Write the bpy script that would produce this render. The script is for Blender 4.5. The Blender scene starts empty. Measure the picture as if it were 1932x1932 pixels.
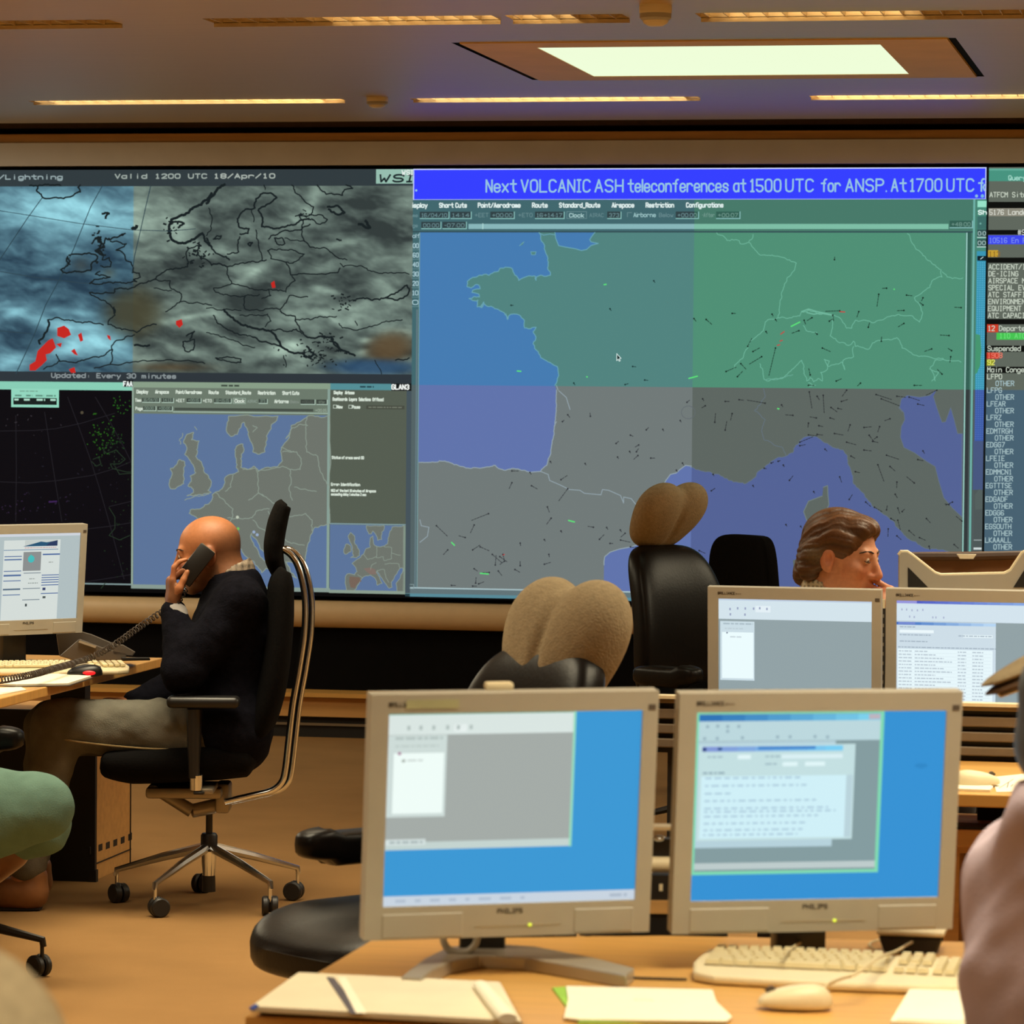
import bpy, bmesh, math, random
import numpy as np
from mathutils import Vector, Matrix
from mathutils.geometry import tessellate_polygon

random.seed(7)
rng = np.random.default_rng(7)
SC = bpy.context.scene
COL = SC.collection

# ------------------------------------------------------------------ camera
F = 6900.0                 # focal length in pixels of a 1932 px frame
YAW, ROLL, EYE = 0.191, 0.0087, 1.66
PITCH = math.atan((966 - 732) / F)
CAM = Vector((0, 0, EYE))
fwd = Vector((-math.sin(YAW) * math.cos(PITCH), math.cos(YAW) * math.cos(PITCH), -math.sin(PITCH)))
r0 = Vector((math.cos(YAW), math.sin(YAW), 0))
u0 = r0.cross(fwd)
RT = r0 * math.cos(ROLL) + u0 * math.sin(ROLL)
UP = u0 * math.cos(ROLL) - r0 * math.sin(ROLL)
cd = bpy.data.cameras.new('camera')
cd.sensor_width = 36.0
cd.lens = 36.0 * F / 1932
cd.clip_start, cd.clip_end = 0.05, 100
cd.dof.use_dof = True
cd.dof.focus_distance = 12.0
cd.dof.aperture_fstop = 11.5
co = bpy.data.objects.new('camera', cd)
COL.objects.link(co)
M = Matrix.Identity(4)
for i in range(3):
    M[i][0], M[i][1], M[i][2], M[i][3] = RT[i], UP[i], -fwd[i], CAM[i]
co.matrix_world = M
SC.camera = co

# ------------------------------------------------------------------ view, world, lamps
SC.view_settings.view_transform = 'Standard'
SC.view_settings.look = 'None'
SC.view_settings.gamma = 1
SC.view_settings.use_curve_mapping = False
SC.view_settings.exposure = 0.0
SC.cycles.max_bounces = 8
SC.cycles.diffuse_bounces = 4
SC.cycles.glossy_bounces = 4
w = bpy.data.worlds.new('world')
SC.world = w
w.use_nodes = True
w.node_tree.nodes['Background'].inputs[0].default_value = (1.0, 0.8, 0.5, 1)
w.node_tree.nodes['Background'].inputs[1].default_value = 0.02

CEIL = 2.88

def area_lamp(x, y, power, sx=1.2, sy=1.2, col=(1, 0.87, 0.60), z=CEIL - 0.02, spread=math.pi):
    l = bpy.data.lights.new('overhead_light', 'AREA')
    l.shape = 'RECTANGLE'
    l.size, l.size_y = sx, sy
    l.energy = power
    l.color = col
    l.spread = spread
    o = bpy.data.objects.new('overhead_light', l)
    o.location = (x, y, z)
    COL.objects.link(o)
    return o

# rows of warm ceiling lamps over the working positions
for lx in (-6.0, -3.0, 0.0, 3.0):
    for ly in (1.8, 5.0, 8.2, 10.6):
        area_lamp(lx, ly, 41, spread=math.radians(118))

# unseen lamps added beside the video wall to brighten the ledge and fascia
for lx, ly in ((-6.6, 12.6), (-6.6, 14.9), (1.2, 12.4), (1.2, 14.9)):
    area_lamp(lx, ly, 56)

# ------------------------------------------------------------------ pixel helpers (1932 px frame -> places in the room)
def ray(px, py):
    return fwd + RT * ((px - 966) / F) - UP * ((py - 966) / F)

def pix(px, py, d):
    return CAM + ray(px, py) * d

def on_z(px, py, z):
    r = ray(px, py)
    return CAM + r * ((z - EYE) / r.z)

def on_y(px, py, y):
    r = ray(px, py)
    return CAM + r * (y / r.y)

def lin(c):
    return tuple((v / 255 / 12.92) if v / 255 <= 0.04045 else ((v / 255 + 0.055) / 1.055) ** 2.4 for v in c)

# ------------------------------------------------------------------ materials
MATS = {}

def mat(name, c, rough=0.6, metal=0.0, var=0.08, scale=20.0, bump=0.0, stretch=(1, 1, 1), spec=0.5, emit=None, estr=1.0,
        coat=0.0, aniso=0.0, c2=None, sheen=0.0, bscale=None, sss=0.0):
    if name in MATS:
        return MATS[name]
    m = bpy.data.materials.new(name)
    MATS[name] = m
    m.use_nodes = True
    nt = m.node_tree
    b = nt.nodes['Principled BSDF']
    b.inputs['Roughness'].default_value = rough
    b.inputs['Metallic'].default_value = metal
    b.inputs['Specular IOR Level'].default_value = spec
    b.inputs['Coat Weight'].default_value = coat
    if sss:
        b.inputs['Subsurface Weight'].default_value = sss
        b.inputs['Subsurface Radius'].default_value = (0.012, 0.005, 0.003)
        b.inputs['Subsurface Scale'].default_value = 0.6
    if sheen:
        b.inputs['Sheen Weight'].default_value = sheen
    c = lin(c)
    tc = nt.nodes.new('ShaderNodeTexCoord')
    mp = nt.nodes.new('ShaderNodeMapping')
    mp.inputs['Scale'].default_value = stretch
    nt.links.new(tc.outputs['Object'], mp.inputs['Vector'])
    nz = nt.nodes.new('ShaderNodeTexNoise')
    nz.inputs['Scale'].default_value = scale
    nz.inputs['Detail'].default_value = 4
    nt.links.new(mp.outputs[0], nz.inputs['Vector'])
    mx = nt.nodes.new('ShaderNodeMix')
    mx.data_type = 'RGBA'
    if c2 is None:
        lo = tuple(v * (1 - var) for v in c)
        hi = tuple(min(1, v * (1 + var)) for v in c)
    else:
        lo, hi = c, lin(c2)
    mx.inputs[6].default_value = (*lo, 1)
    mx.inputs[7].default_value = (*hi, 1)
    rp = nt.nodes.new('ShaderNodeMapRange')
    rp.inputs[1].default_value, rp.inputs[2].default_value = 0.3, 0.7
    nt.links.new(nz.outputs[0], rp.inputs[0])
    nt.links.new(rp.outputs[0], mx.inputs[0])
    nt.links.new(mx.outputs[2], b.inputs['Base Color'])
    if bump:
        bn = nt.nodes.new('ShaderNodeBump')
        bn.inputs['Strength'].default_value = bump
        bn.inputs['Distance'].default_value = 0.004
        if bscale:
            n2 = nt.nodes.new('ShaderNodeTexNoise')
            n2.inputs['Scale'].default_value = bscale
            n2.inputs['Detail'].default_value = 3
            nt.links.new(mp.outputs[0], n2.inputs['Vector'])
            nt.links.new(n2.outputs[0], bn.inputs['Height'])
        else:
            nt.links.new(nz.outputs[0], bn.inputs['Height'])
        nt.links.new(bn.outputs[0], b.inputs['Normal'])
    if aniso:
        b.inputs['Anisotropic'].default_value = aniso
        cb = nt.nodes.new('ShaderNodeCombineXYZ')
        cb.inputs[0].default_value = 1.0
        nt.links.new(cb.outputs[0], b.inputs['Tangent'])
    if emit:
        b.inputs['Emission Color'].default_value = (*lin(emit), 1)
        b.inputs['Emission Strength'].default_value = estr
    return m

def attr_mat(name, emission=False, rough=0.6, sss=0.0, bump=0.0, bscale=60, strength=1.0, spec=0.4):
    m = bpy.data.materials.new(name)
    MATS[name] = m
    m.use_nodes = True
    nt = m.node_tree
    b = nt.nodes['Principled BSDF']
    a = nt.nodes.new('ShaderNodeAttribute')
    a.attribute_name = 'Col'
    b.inputs['Roughness'].default_value = rough
    b.inputs['Specular IOR Level'].default_value = spec
    if emission:
        b.inputs['Base Color'].default_value = (0.004, 0.004, 0.004, 1)
        nt.links.new(a.outputs['Color'], b.inputs['Emission Color'])
        b.inputs['Emission Strength'].default_value = strength
    else:
        nz = nt.nodes.new('ShaderNodeTexNoise')
        nz.inputs['Scale'].default_value = bscale
        nz.inputs['Detail'].default_value = 4
        tc = nt.nodes.new('ShaderNodeTexCoord')
        nt.links.new(tc.outputs['Object'], nz.inputs['Vector'])
        hs = nt.nodes.new('ShaderNodeMix')
        hs.data_type = 'RGBA'
        hs.blend_type = 'MULTIPLY'
        hs.inputs[0].default_value = 0.35
        nt.links.new(a.outputs['Color'], hs.inputs[6])
        rp = nt.nodes.new('ShaderNodeMapRange')
        rp.inputs[1].default_value, rp.inputs[2].default_value = 0.3, 0.7
        rp.inputs[3].default_value = 0.6
        nt.links.new(nz.outputs[0], rp.inputs[0])
        nt.links.new(rp.outputs[0], hs.inputs[7])
        nt.links.new(hs.outputs[2], b.inputs['Base Color'])
        if sss:
            b.inputs['Subsurface Weight'].default_value = sss
            b.inputs['Subsurface Radius'].default_value = (0.010, 0.004, 0.002)
            b.inputs['Subsurface Scale'].default_value = 0.5
        if bump:
            bn = nt.nodes.new('ShaderNodeBump')
            bn.inputs['Strength'].default_value = bump
            bn.inputs['Distance'].default_value = 0.003
            nt.links.new(nz.outputs[0], bn.inputs['Height'])
            nt.links.new(bn.outputs[0], b.inputs['Normal'])
    return m

M_PIC = attr_mat('lit_picture', True, rough=0.9, spec=0.0)
M_PRINT = attr_mat('flat_print', False, rough=0.7)
M_SKIN = attr_mat('skin', False, rough=0.5, sss=0.06, bump=0.08, bscale=90)
M_HAIR = attr_mat('hair', False, rough=0.45, bump=0.5, bscale=140)

m_carpet = mat('carpet', (151, 115, 72), 0.95, var=0.10, scale=2.2, bump=0.5, bscale=420, spec=0.1)
m_ceil = mat('ceiling_metal', (184, 158, 110), 0.40, metal=0.1, var=0.06, scale=14, stretch=(0.15, 16, 1), aniso=0.85, spec=0.14)
m_wall = mat('wall_paint', (176, 156, 128), 0.85, var=0.04)
m_fascia = mat('fascia_panel', (226, 230, 234), 0.55, var=0.04, scale=6)
m_woodstrip = mat('wood_strip', (206, 158, 92), 0.6, var=0.12, scale=8, stretch=(0.3, 6, 6))
m_black = mat('black_paint', (14, 13, 13), 0.6, var=0.2)
m_recess = mat('black_recess', (10, 10, 12), 0.9, var=0.1, spec=0.1)
m_bull = mat('bullnose_laminate', (206, 180, 140), 0.5, var=0.03)
m_maple = mat('maple_laminate', (212, 162, 88), 0.38, var=0.10, scale=5, stretch=(0.5, 9, 1), spec=0.4)
m_mapleb = mat('maple_edge', (200, 152, 90), 0.5, var=0.10, scale=5, stretch=(0.5, 9, 9))
m_beige = mat('beige_plastic', (174, 170, 158), 0.5, var=0.02)
m_cream = mat('cream_plastic', (226, 212, 176), 0.45, var=0.03)
m_key = mat('key_plastic', (222, 208, 166), 0.5, var=0.06, scale=30)
m_silver = mat('silver_plastic', (176, 166, 148), 0.35, metal=0.3, var=0.03)
m_chrome = mat('chrome', (232, 238, 244), 0.2, metal=1.0, var=0.02)
m_alu = mat('cast_aluminium', (150, 140, 122), 0.38, metal=0.7, var=0.05)
m_bplast = mat('black_plastic', (22, 21, 21), 0.4, var=0.1)
m_castor = mat('castor_rubber', (28, 27, 27), 0.45, var=0.1)
m_bfab = mat('black_fabric', (13, 12, 12), 0.95, var=0.25, scale=160, bump=0.3, spec=0.08)
m_leather = mat('black_leather', (13, 12, 12), 0.36, var=0.15, scale=40, bump=0.1, bscale=120, spec=0.2)
m_tan = mat('tan_upholstery', (156, 141, 114), 0.95, var=0.12, scale=90, bump=0.5, bscale=200, spec=0.1)
m_paper = mat('paper', (242, 236, 214), 0.8, var=0.02)
m_paper2 = mat('grey_paper', (226, 216, 188), 0.8, var=0.05, scale=9)
m_green = mat('green_card', (150, 196, 70), 0.7, var=0.05)
m_navyband = mat('slate_band', (92, 88, 96), 0.6)
m_blue = mat('blue_tip', (40, 70, 150), 0.5)
m_knit = mat('navy_knit', (15, 15, 22), 0.95, var=0.3, scale=60, bump=0.5, bscale=160, spec=0.06)
m_denim = mat('faded_denim', (104, 102, 92), 0.9, var=0.22, scale=14, bump=0.5, bscale=260, spec=0.15)
m_teal = mat('teal_denim', (98, 128, 116), 0.9, var=0.10, scale=16, bump=0.4, bscale=260, spec=0.15)
m_shoe = mat('tan_leather', (142, 96, 58), 0.42, var=0.2, scale=18)
m_boot = mat('brown_leather', (112, 70, 36), 0.3, var=0.25, scale=18)
m_sole = mat('shoe_sole', (40, 28, 20), 0.8)
m_mauve = mat('mauve_cotton', (210, 194, 210), 0.9, var=0.07, scale=10, bump=0.3, bscale=220, spec=0.15)
m_creamshirt = mat('cream_cotton', (214, 204, 178), 0.9, var=0.05)
m_dark = mat('dark_cloth', (34, 32, 36), 0.9, var=0.2)
m_slat = mat('slat_laminate', (114, 100, 82), 0.6, var=0.08)
m_gold = mat('gold_louvre', (226, 208, 170), 0.35, metal=0.6, var=0.08)
m_brown = mat('brown_surround', (230, 192, 112), 0.55, var=0.06, scale=4)
m_grey = mat('grey_phone_plastic', (88, 80, 72), 0.4, var=0.08)
m_red = mat('red_glow', (200, 30, 30), 0.4, emit=(255, 30, 40), estr=0.8)
m_led = mat('green_led', (190, 210, 60), 0.4, emit=(205, 225, 60), estr=0.9)
m_cable = mat('beige_cable', (206, 190, 150), 0.6)
m_cord = mat('dark_cord', (58, 46, 36), 0.6)
m_diff = mat('light_diffuser', (40, 42, 38), 0.5, emit=(236, 250, 212), estr=1.0)
m_tube = mat('lamp_tube', (255, 230, 170), 0.5, emit=(255, 226, 176), estr=7.0)

# ------------------------------------------------------------------ object helpers
MW = {}

def place(o, m):
    o.matrix_world = m
    MW[o.name] = m.copy()

def setp(o, label=None, cat=None, group=None, kind=None):
    if label: o['label'] = label
    if cat: o['category'] = cat
    if group: o['group'] = group
    if kind: o['kind'] = kind
    return o

def thing(name, label, cat, loc=(0, 0, 0), rz=0.0, group=None):
    o = bpy.data.objects.new(name, None)
    COL.objects.link(o)
    o.location = loc
    o.rotation_euler = (0, 0, rz)
    MW[o.name] = Matrix.Translation(Vector(loc)) @ Matrix.Rotation(rz, 4, 'Z')
    o.empty_display_size = 0.1
    return setp(o, label, cat, group)

def mworld(o):
    return MW.get(o.name) if o is not None else None

class MB:
    """collects vertices and faces of one mesh"""
    def __init__(s):
        s.v, s.f = [], []

    def add(s, vs, fs):
        n = len(s.v)
        s.v += [tuple(p) for p in vs]
        s.f += [tuple(i + n for i in f) for f in fs]
        return s

    def box(s, c, d, rot=None):
        hx, hy, hz = d[0] / 2, d[1] / 2, d[2] / 2
        vs = [Vector((x, y, z)) for x in (-hx, hx) for y in (-hy, hy) for z in (-hz, hz)]
        if rot is not None:
            vs = [rot @ p for p in vs]
        vs = [p + Vector(c) for p in vs]
        return s.add(vs, [(0, 1, 3, 2), (4, 6, 7, 5), (0, 4, 5, 1), (2, 3, 7, 6), (0, 2, 6, 4), (1, 5, 7, 3)])

    def rbox(s, c, d, r=0.01, n=3, rot=None):
        """box with rounded vertical-and-horizontal edges (rounded by sphere corners)"""
        bm = bmesh.new()
        bmesh.ops.create_cube(bm, size=1.0)
        for v in bm.verts:
            v.co = Vector((v.co.x * d[0], v.co.y * d[1], v.co.z * d[2]))
        bmesh.ops.bevel(bm, geom=list(bm.edges), offset=min(r, min(d) * 0.49), segments=n, profile=0.5, affect='EDGES')
        vs = [v.co.copy() for v in bm.verts]
        bm.verts.index_update()
        fs = [tuple(v.index for v in f.verts) for f in bm.faces]
        bm.free()
        if rot is not None:
            vs = [rot @ p for p in vs]
        return s.add([p + Vector(c) for p in vs], fs)

    def quad(s, a, b, c, d):
        return s.add([a, b, c, d], [(0, 1, 2, 3)])

    def prism(s, pts, z0, z1):
        n = len(pts)
        vs = [(p[0], p[1], z0) for p in pts] + [(p[0], p[1], z1) for p in pts]
        fs = [(i, (i + 1) % n, n + (i + 1) % n, n + i) for i in range(n)]
        fs += [tuple(range(n))[::-1], tuple(range(n, 2 * n))]
        return s.add(vs, fs)

    def tube(s, pts, r, n=8, closed=False, cap=True, flat=1.0):
        pts = [Vector(p) for p in pts]
        m = len(pts)
        rs = r if isinstance(r, (list, tuple)) else [r] * m
        vs, fs = [], []
        t = (pts[1] - pts[0]).normalized()
        a = Vector((0, 0, 1)) if abs(t.z) < 0.9 else Vector((1, 0, 0))
        nrm = (a - t * a.dot(t)).normalized()
        for i in range(m):
            if closed:
                t = (pts[(i + 1) % m] - pts[i - 1]).normalized()
            elif i == 0:
                t = (pts[1] - pts[0]).normalized()
            elif i == m - 1:
                t = (pts[-1] - pts[-2]).normalized()
            else:
                t = ((pts[i + 1] - pts[i]).normalized() + (pts[i] - pts[i - 1]).normalized()).normalized()
            nrm = (nrm - t * nrm.dot(t)).normalized()
            b = t.cross(nrm)
            for k in range(n):
                an = 2 * math.pi * k / n
                vs.append(pts[i] + (nrm * math.cos(an) * flat + b * math.sin(an)) * rs[i])
        for i in range(m if closed else m - 1):
            j = (i + 1) % m
            for k in range(n):
                fs.append((i * n + k, i * n + (k + 1) % n, j * n + (k + 1) % n, j * n + k))
        if cap and not closed:
            fs.append(tuple(range(n))[::-1])
            fs.append(tuple((m - 1) * n + k for k in range(n)))
        return s.add(vs, fs)

    def cyl(s, a, b, r, n=16, r2=None):
        return s.tube([a, b], [r, r if r2 is None else r2], n)

    def lathe(s, prof, c=(0, 0, 0), n=24, rot=None):
        vs, fs = [], []
        for (r, z) in prof:
            for k in range(n):
                an = 2 * math.pi * k / n
                vs.append(Vector((r * math.cos(an), r * math.sin(an), z)))
        m = len(prof)
        for i in range(m - 1):
            for k in range(n):
                fs.append((i * n + k, i * n + (k + 1) % n, (i + 1) * n + (k + 1) % n, (i + 1) * n + k))
        fs.append(tuple(range(n))[::-1])
        fs.append(tuple((m - 1) * n + k for k in range(n)))
        if rot is not None:
            vs = [rot @ p for p in vs]
        return s.add([p + Vector(c) for p in vs], fs)

    def superell(s, c, r, e1=0.5, e2=0.5, nu=32, nv=16, fn=None):
        """superellipsoid; fn deforms each local point"""
        def pw(v, e):
            return math.copysign(abs(v) ** e, v)
        vs, fs = [], []
        for j in range(1, nv):
            la = -math.pi / 2 + math.pi * j / nv
            for i in range(nu):
                lo = 2 * math.pi * i / nu
                vs.append(Vector((r[0] * pw(math.cos(la), e1) * pw(math.cos(lo), e2),
                                  r[1] * pw(math.cos(la), e1) * pw(math.sin(lo), e2), r[2] * pw(math.sin(la), e1))))
        bot, top = len(vs), len(vs) + 1
        vs += [Vector((0, 0, -r[2])), Vector((0, 0, r[2]))]
        for j in range(nv - 2):
            for i in range(nu):
                k = (i + 1) % nu
                fs.append((j * nu + i, j * nu + k, (j + 1) * nu + k, (j + 1) * nu + i))
        for i in range(nu):
            k = (i + 1) % nu
            fs.append((bot, k, i))
            fs.append((top, (nv - 2) * nu + i, (nv - 2) * nu + k))
        if fn:
            vs = [fn(p) for p in vs]
        return s.add([p + Vector(c) for p in vs], fs)

    def xf(s, m):
        s.v = [tuple(m @ Vector(p)) for p in s.v]
        return s

    def build(s, name, m, parent=None, world=False, smooth=True, angle=38, bevel=0, label=None, kind=None, cat=None, group=None):
        me = bpy.data.meshes.new(name)
        vs = s.v
        if world and parent is not None:
            inv = MW[parent.name].inverted()
            vs = [tuple(inv @ Vector(p)) for p in vs]
        me.from_pydata(vs, [], s.f)
        me.materials.append(m)
        me.update()
        if smooth:
            me.shade_smooth()
            me.set_sharp_from_angle(angle=math.radians(angle))
        o = bpy.data.objects.new(name, me)
        COL.objects.link(o)
        if parent is not None:
            o.parent = parent
            MW[o.name] = MW[parent.name].copy()
        else:
            MW[o.name] = Matrix.Identity(4)
        if bevel:
            b = o.modifiers.new('bevel', 'BEVEL')
            b.width, b.segments, b.limit_method, b.angle_limit = bevel, 2, 'ANGLE', math.radians(40)
        return setp(o, label, cat, group, kind)

def copy_tree(o, parent=None):
    c = o.copy()
    COL.objects.link(c)
    c.parent = parent
    for ch in [x for x in bpy.data.objects if x.parent == o]:
        copy_tree(ch, c)
    return c

def copy_thing(o, loc, rz, label):
    c = copy_tree(o)
    c.location = loc
    c.rotation_euler = (0, 0, rz)
    c['label'] = label
    MW[c.name] = Matrix.Translation(Vector(loc)) @ Matrix.Rotation(rz, 4, 'Z')
    return c

def bez(pts, n=24):
    """Catmull-Rom through the points"""
    P = [Vector(p) for p in pts]
    P = [P[0] * 2 - P[1]] + P + [P[-1] * 2 - P[-2]]
    out = []
    seg = len(P) - 3
    per = max(2, n // seg)
    for i in range(seg):
        for k in range(per):
            t = k / per
            a, b, c, d = P[i:i + 4]
            out.append(0.5 * ((2 * b) + (c - a) * t + (2 * a - 5 * b + 4 * c - d) * t * t + (3 * b - a - 3 * c + d) * t ** 3))
    out.append(P[-2])
    return out

# ------------------------------------------------------------------ signed-distance modelling for soft shapes and bodies
class SDF:
    def __init__(s, lo, hi, h):
        s.lo, s.h = np.array(lo, np.float32), h
        s.n = np.ceil((np.array(hi) - np.array(lo)) / h).astype(int) + 1
        s.d = np.full(s.n, 1.0, np.float32)

    def _blk(s, lo, hi):
        a = np.clip(np.floor((np.array(lo) - s.lo) / s.h).astype(int), 0, s.n)
        b = np.clip(np.ceil((np.array(hi) - s.lo) / s.h).astype(int) + 1, 0, s.n)
        if (b <= a).any():
            return None, None
        ax = [s.lo[i] + s.h * np.arange(a[i], b[i], dtype=np.float32) for i in range(3)]
        X = np.meshgrid(*ax, indexing='ij', sparse=True)
        return tuple(slice(a[i], b[i]) for i in range(3)), X

    def _mix(s, sl, d, k, sub=False):
        o = s.d[sl]
        if sub:
            d = -d
            if k > 0:
                h = np.clip(0.5 + 0.5 * (d - o) / k, 0, 1)
                s.d[sl] = o + (d - o) * h + k * h * (1 - h)
            else:
                s.d[sl] = np.maximum(o, d)
            return
        if k > 0:
            h = np.clip(0.5 + 0.5 * (o - d) / k, 0, 1)
            s.d[sl] = o + (d - o) * h - k * h * (1 - h)
        else:
            s.d[sl] = np.minimum(o, d)

    def cap(s, a, b, ra, rb=None, k=0.02, sub=False):
        rb = ra if rb is None else rb
        a, b = np.array(a, np.float32), np.array(b, np.float32)
        m = max(ra, rb) + k + 0.03
        sl, X = s._blk(np.minimum(a, b) - m, np.maximum(a, b) + m)
        if sl is None:
            return s
        ab = b - a
        L = max(float(ab @ ab), 1e-9)
        P = [X[i] - a[i] for i in range(3)]
        t = np.clip((P[0] * ab[0] + P[1] * ab[1] + P[2] * ab[2]) / L, 0, 1)
        d = np.sqrt((P[0] - ab[0] * t) ** 2 + (P[1] - ab[1] * t) ** 2 + (P[2] - ab[2] * t) ** 2) - (ra + (rb - ra) * t)
        s._mix(sl, d, k, sub)
        return s

    def ell(s, c, r, R=None, k=0.02, sub=False, p=2):
        """ellipsoid; R: 3x3 whose columns are its axes"""
        c, r = np.array(c, np.float32), np.array(r, np.float32)
        R = np.eye(3) if R is None else np.array(R)
        ext = np.sqrt(((R * r) ** 2).sum(1)) + k + 0.03
        if p != 2:
            ext = np.abs(R * r).sum(1) + k + 0.03
        sl, X = s._blk(c - ext, c + ext)
        if sl is None:
            return s
        P = [X[i] - c[i] for i in range(3)]
        Q = [sum(P[i] * float(R[i][j]) for i in range(3)) for j in range(3)]
        if p == 2:
            k0 = np.sqrt(sum((Q[j] / r[j]) ** 2 for j in range(3)))
            k1 = np.sqrt(sum((Q[j] / r[j] ** 2) ** 2 for j in range(3))) + 1e-6
            d = k0 * (k0 - 1) / k1
        else:
            k0 = sum(np.abs(Q[j] / r[j]) ** p for j in range(3)) ** (1 / p)
            d = (k0 - 1) * float(r.min())
        s._mix(sl, d, k, sub)
        return s

    def mesh(s):
        D = s.d
        ins = D < 0
        n = s.n
        c8 = np.zeros(n - 1, np.int8)
        for dx in (0, 1):
            for dy in (0, 1):
                for dz in (0, 1):
                    c8 += ins[dx:n[0] - 1 + dx, dy:n[1] - 1 + dy, dz:n[2] - 1 + dz]
        idx = np.argwhere((c8 > 0) & (c8 < 8))
        ids = np.full(n - 1, -1, np.int32)
        ids[idx[:, 0], idx[:, 1], idx[:, 2]] = np.arange(len(idx))
        offs = np.array([(x, y, z) for x in (0, 1) for y in (0, 1) for z in (0, 1)])
        val = np.stack([D[idx[:, 0] + o[0], idx[:, 1] + o[1], idx[:, 2] + o[2]] for o in offs], 1)
        acc = np.zeros((len(idx), 3))
        cnt = np.zeros(len(idx))
        for a in range(8):
            for ax in range(3):
                if offs[a][ax] == 0:
                    o2 = offs[a].copy(); o2[ax] = 1
                    b = int(o2[0] * 4 + o2[1] * 2 + o2[2])
                    va, vb = val[:, a], val[:, b]
                    cr = (va < 0) != (vb < 0)
                    t = np.where(cr, va / np.where(cr, va - vb, 1), 0)
                    acc[cr] += offs[a] + (offs[b] - offs[a]) * t[cr, None]
                    cnt[cr] += 1
        V = (idx + acc / cnt[:, None]) * s.h + s.lo
        Fs = []
        for ax in range(3):
            sa = [slice(1, -1)] * 3
            sb = [slice(1, -1)] * 3
            sa[ax] = slice(0, -1); sb[ax] = slice(1, None)
            A, B = ins[tuple(sa)], ins[tuple(sb)]
            for flip in (False, True):
                e = np.argwhere((A & ~B) if not flip else (~A & B))
                if not len(e):
                    continue
                e = e + 1
                e[:, ax] -= 1
                u, v = (ax + 1) % 3, (ax + 2) % 3
                q = []
                for (du, dv) in ((0, 0), (-1, 0), (-1, -1), (0, -1)):
                    p = e.copy()
                    p[:, u] += du; p[:, v] += dv
                    q.append(ids[p[:, 0], p[:, 1], p[:, 2]])
                q = np.stack(q, 1)
                if flip:
                    q = q[:, ::-1]
                Fs.append(q[(q >= 0).all(1)])
        return V, np.concatenate(Fs)

def mesh_np(name, V, Fq, m, parent=None, world=True, label=None, colors=None, relax=2, kind=None):
    """mesh object from arrays of vertices and quads"""
    if relax:
        E = np.concatenate([Fq[:, [0, 1]], Fq[:, [1, 2]], Fq[:, [2, 3]], Fq[:, [3, 0]]])
        for _ in range(relax):
            acc = np.zeros_like(V); cn = np.zeros(len(V))
            np.add.at(acc, E[:, 0], V[E[:, 1]]); np.add.at(cn, E[:, 0], 1)
            np.add.at(acc, E[:, 1], V[E[:, 0]]); np.add.at(cn, E[:, 1], 1)
            V = V * 0.5 + 0.5 * acc / np.maximum(cn, 1)[:, None]
    W = V
    if parent is not None and world:
        inv = np.array(MW[parent.name].inverted())
        V = V @ inv[:3, :3].T + inv[:3, 3]
    me = bpy.data.meshes.new(name)
    me.vertices.add(len(V))
    me.vertices.foreach_set('co', V.astype(np.float32).ravel())
    me.loops.add(len(Fq) * 4)
    me.loops.foreach_set('vertex_index', Fq.astype(np.int32).ravel())
    me.polygons.add(len(Fq))
    me.polygons.foreach_set('loop_start', np.arange(0, len(Fq) * 4, 4, dtype=np.int32))
    me.update(calc_edges=True)
    me.validate()
    me.shade_smooth()
    me.materials.append(m)
    if colors is not None:
        ca = me.color_attributes.new('Col', 'FLOAT_COLOR', 'POINT')
        c = colors(W) if callable(colors) else colors
        ca.data.foreach_set('color', np.concatenate([c, np.ones((len(c), 1))], 1).astype(np.float32).ravel())
    o = bpy.data.objects.new(name, me)
    COL.objects.link(o)
    if parent is not None:
        o.parent = parent
        MW[o.name] = MW[parent.name].copy()
    return setp(o, label, None, None, kind)

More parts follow.
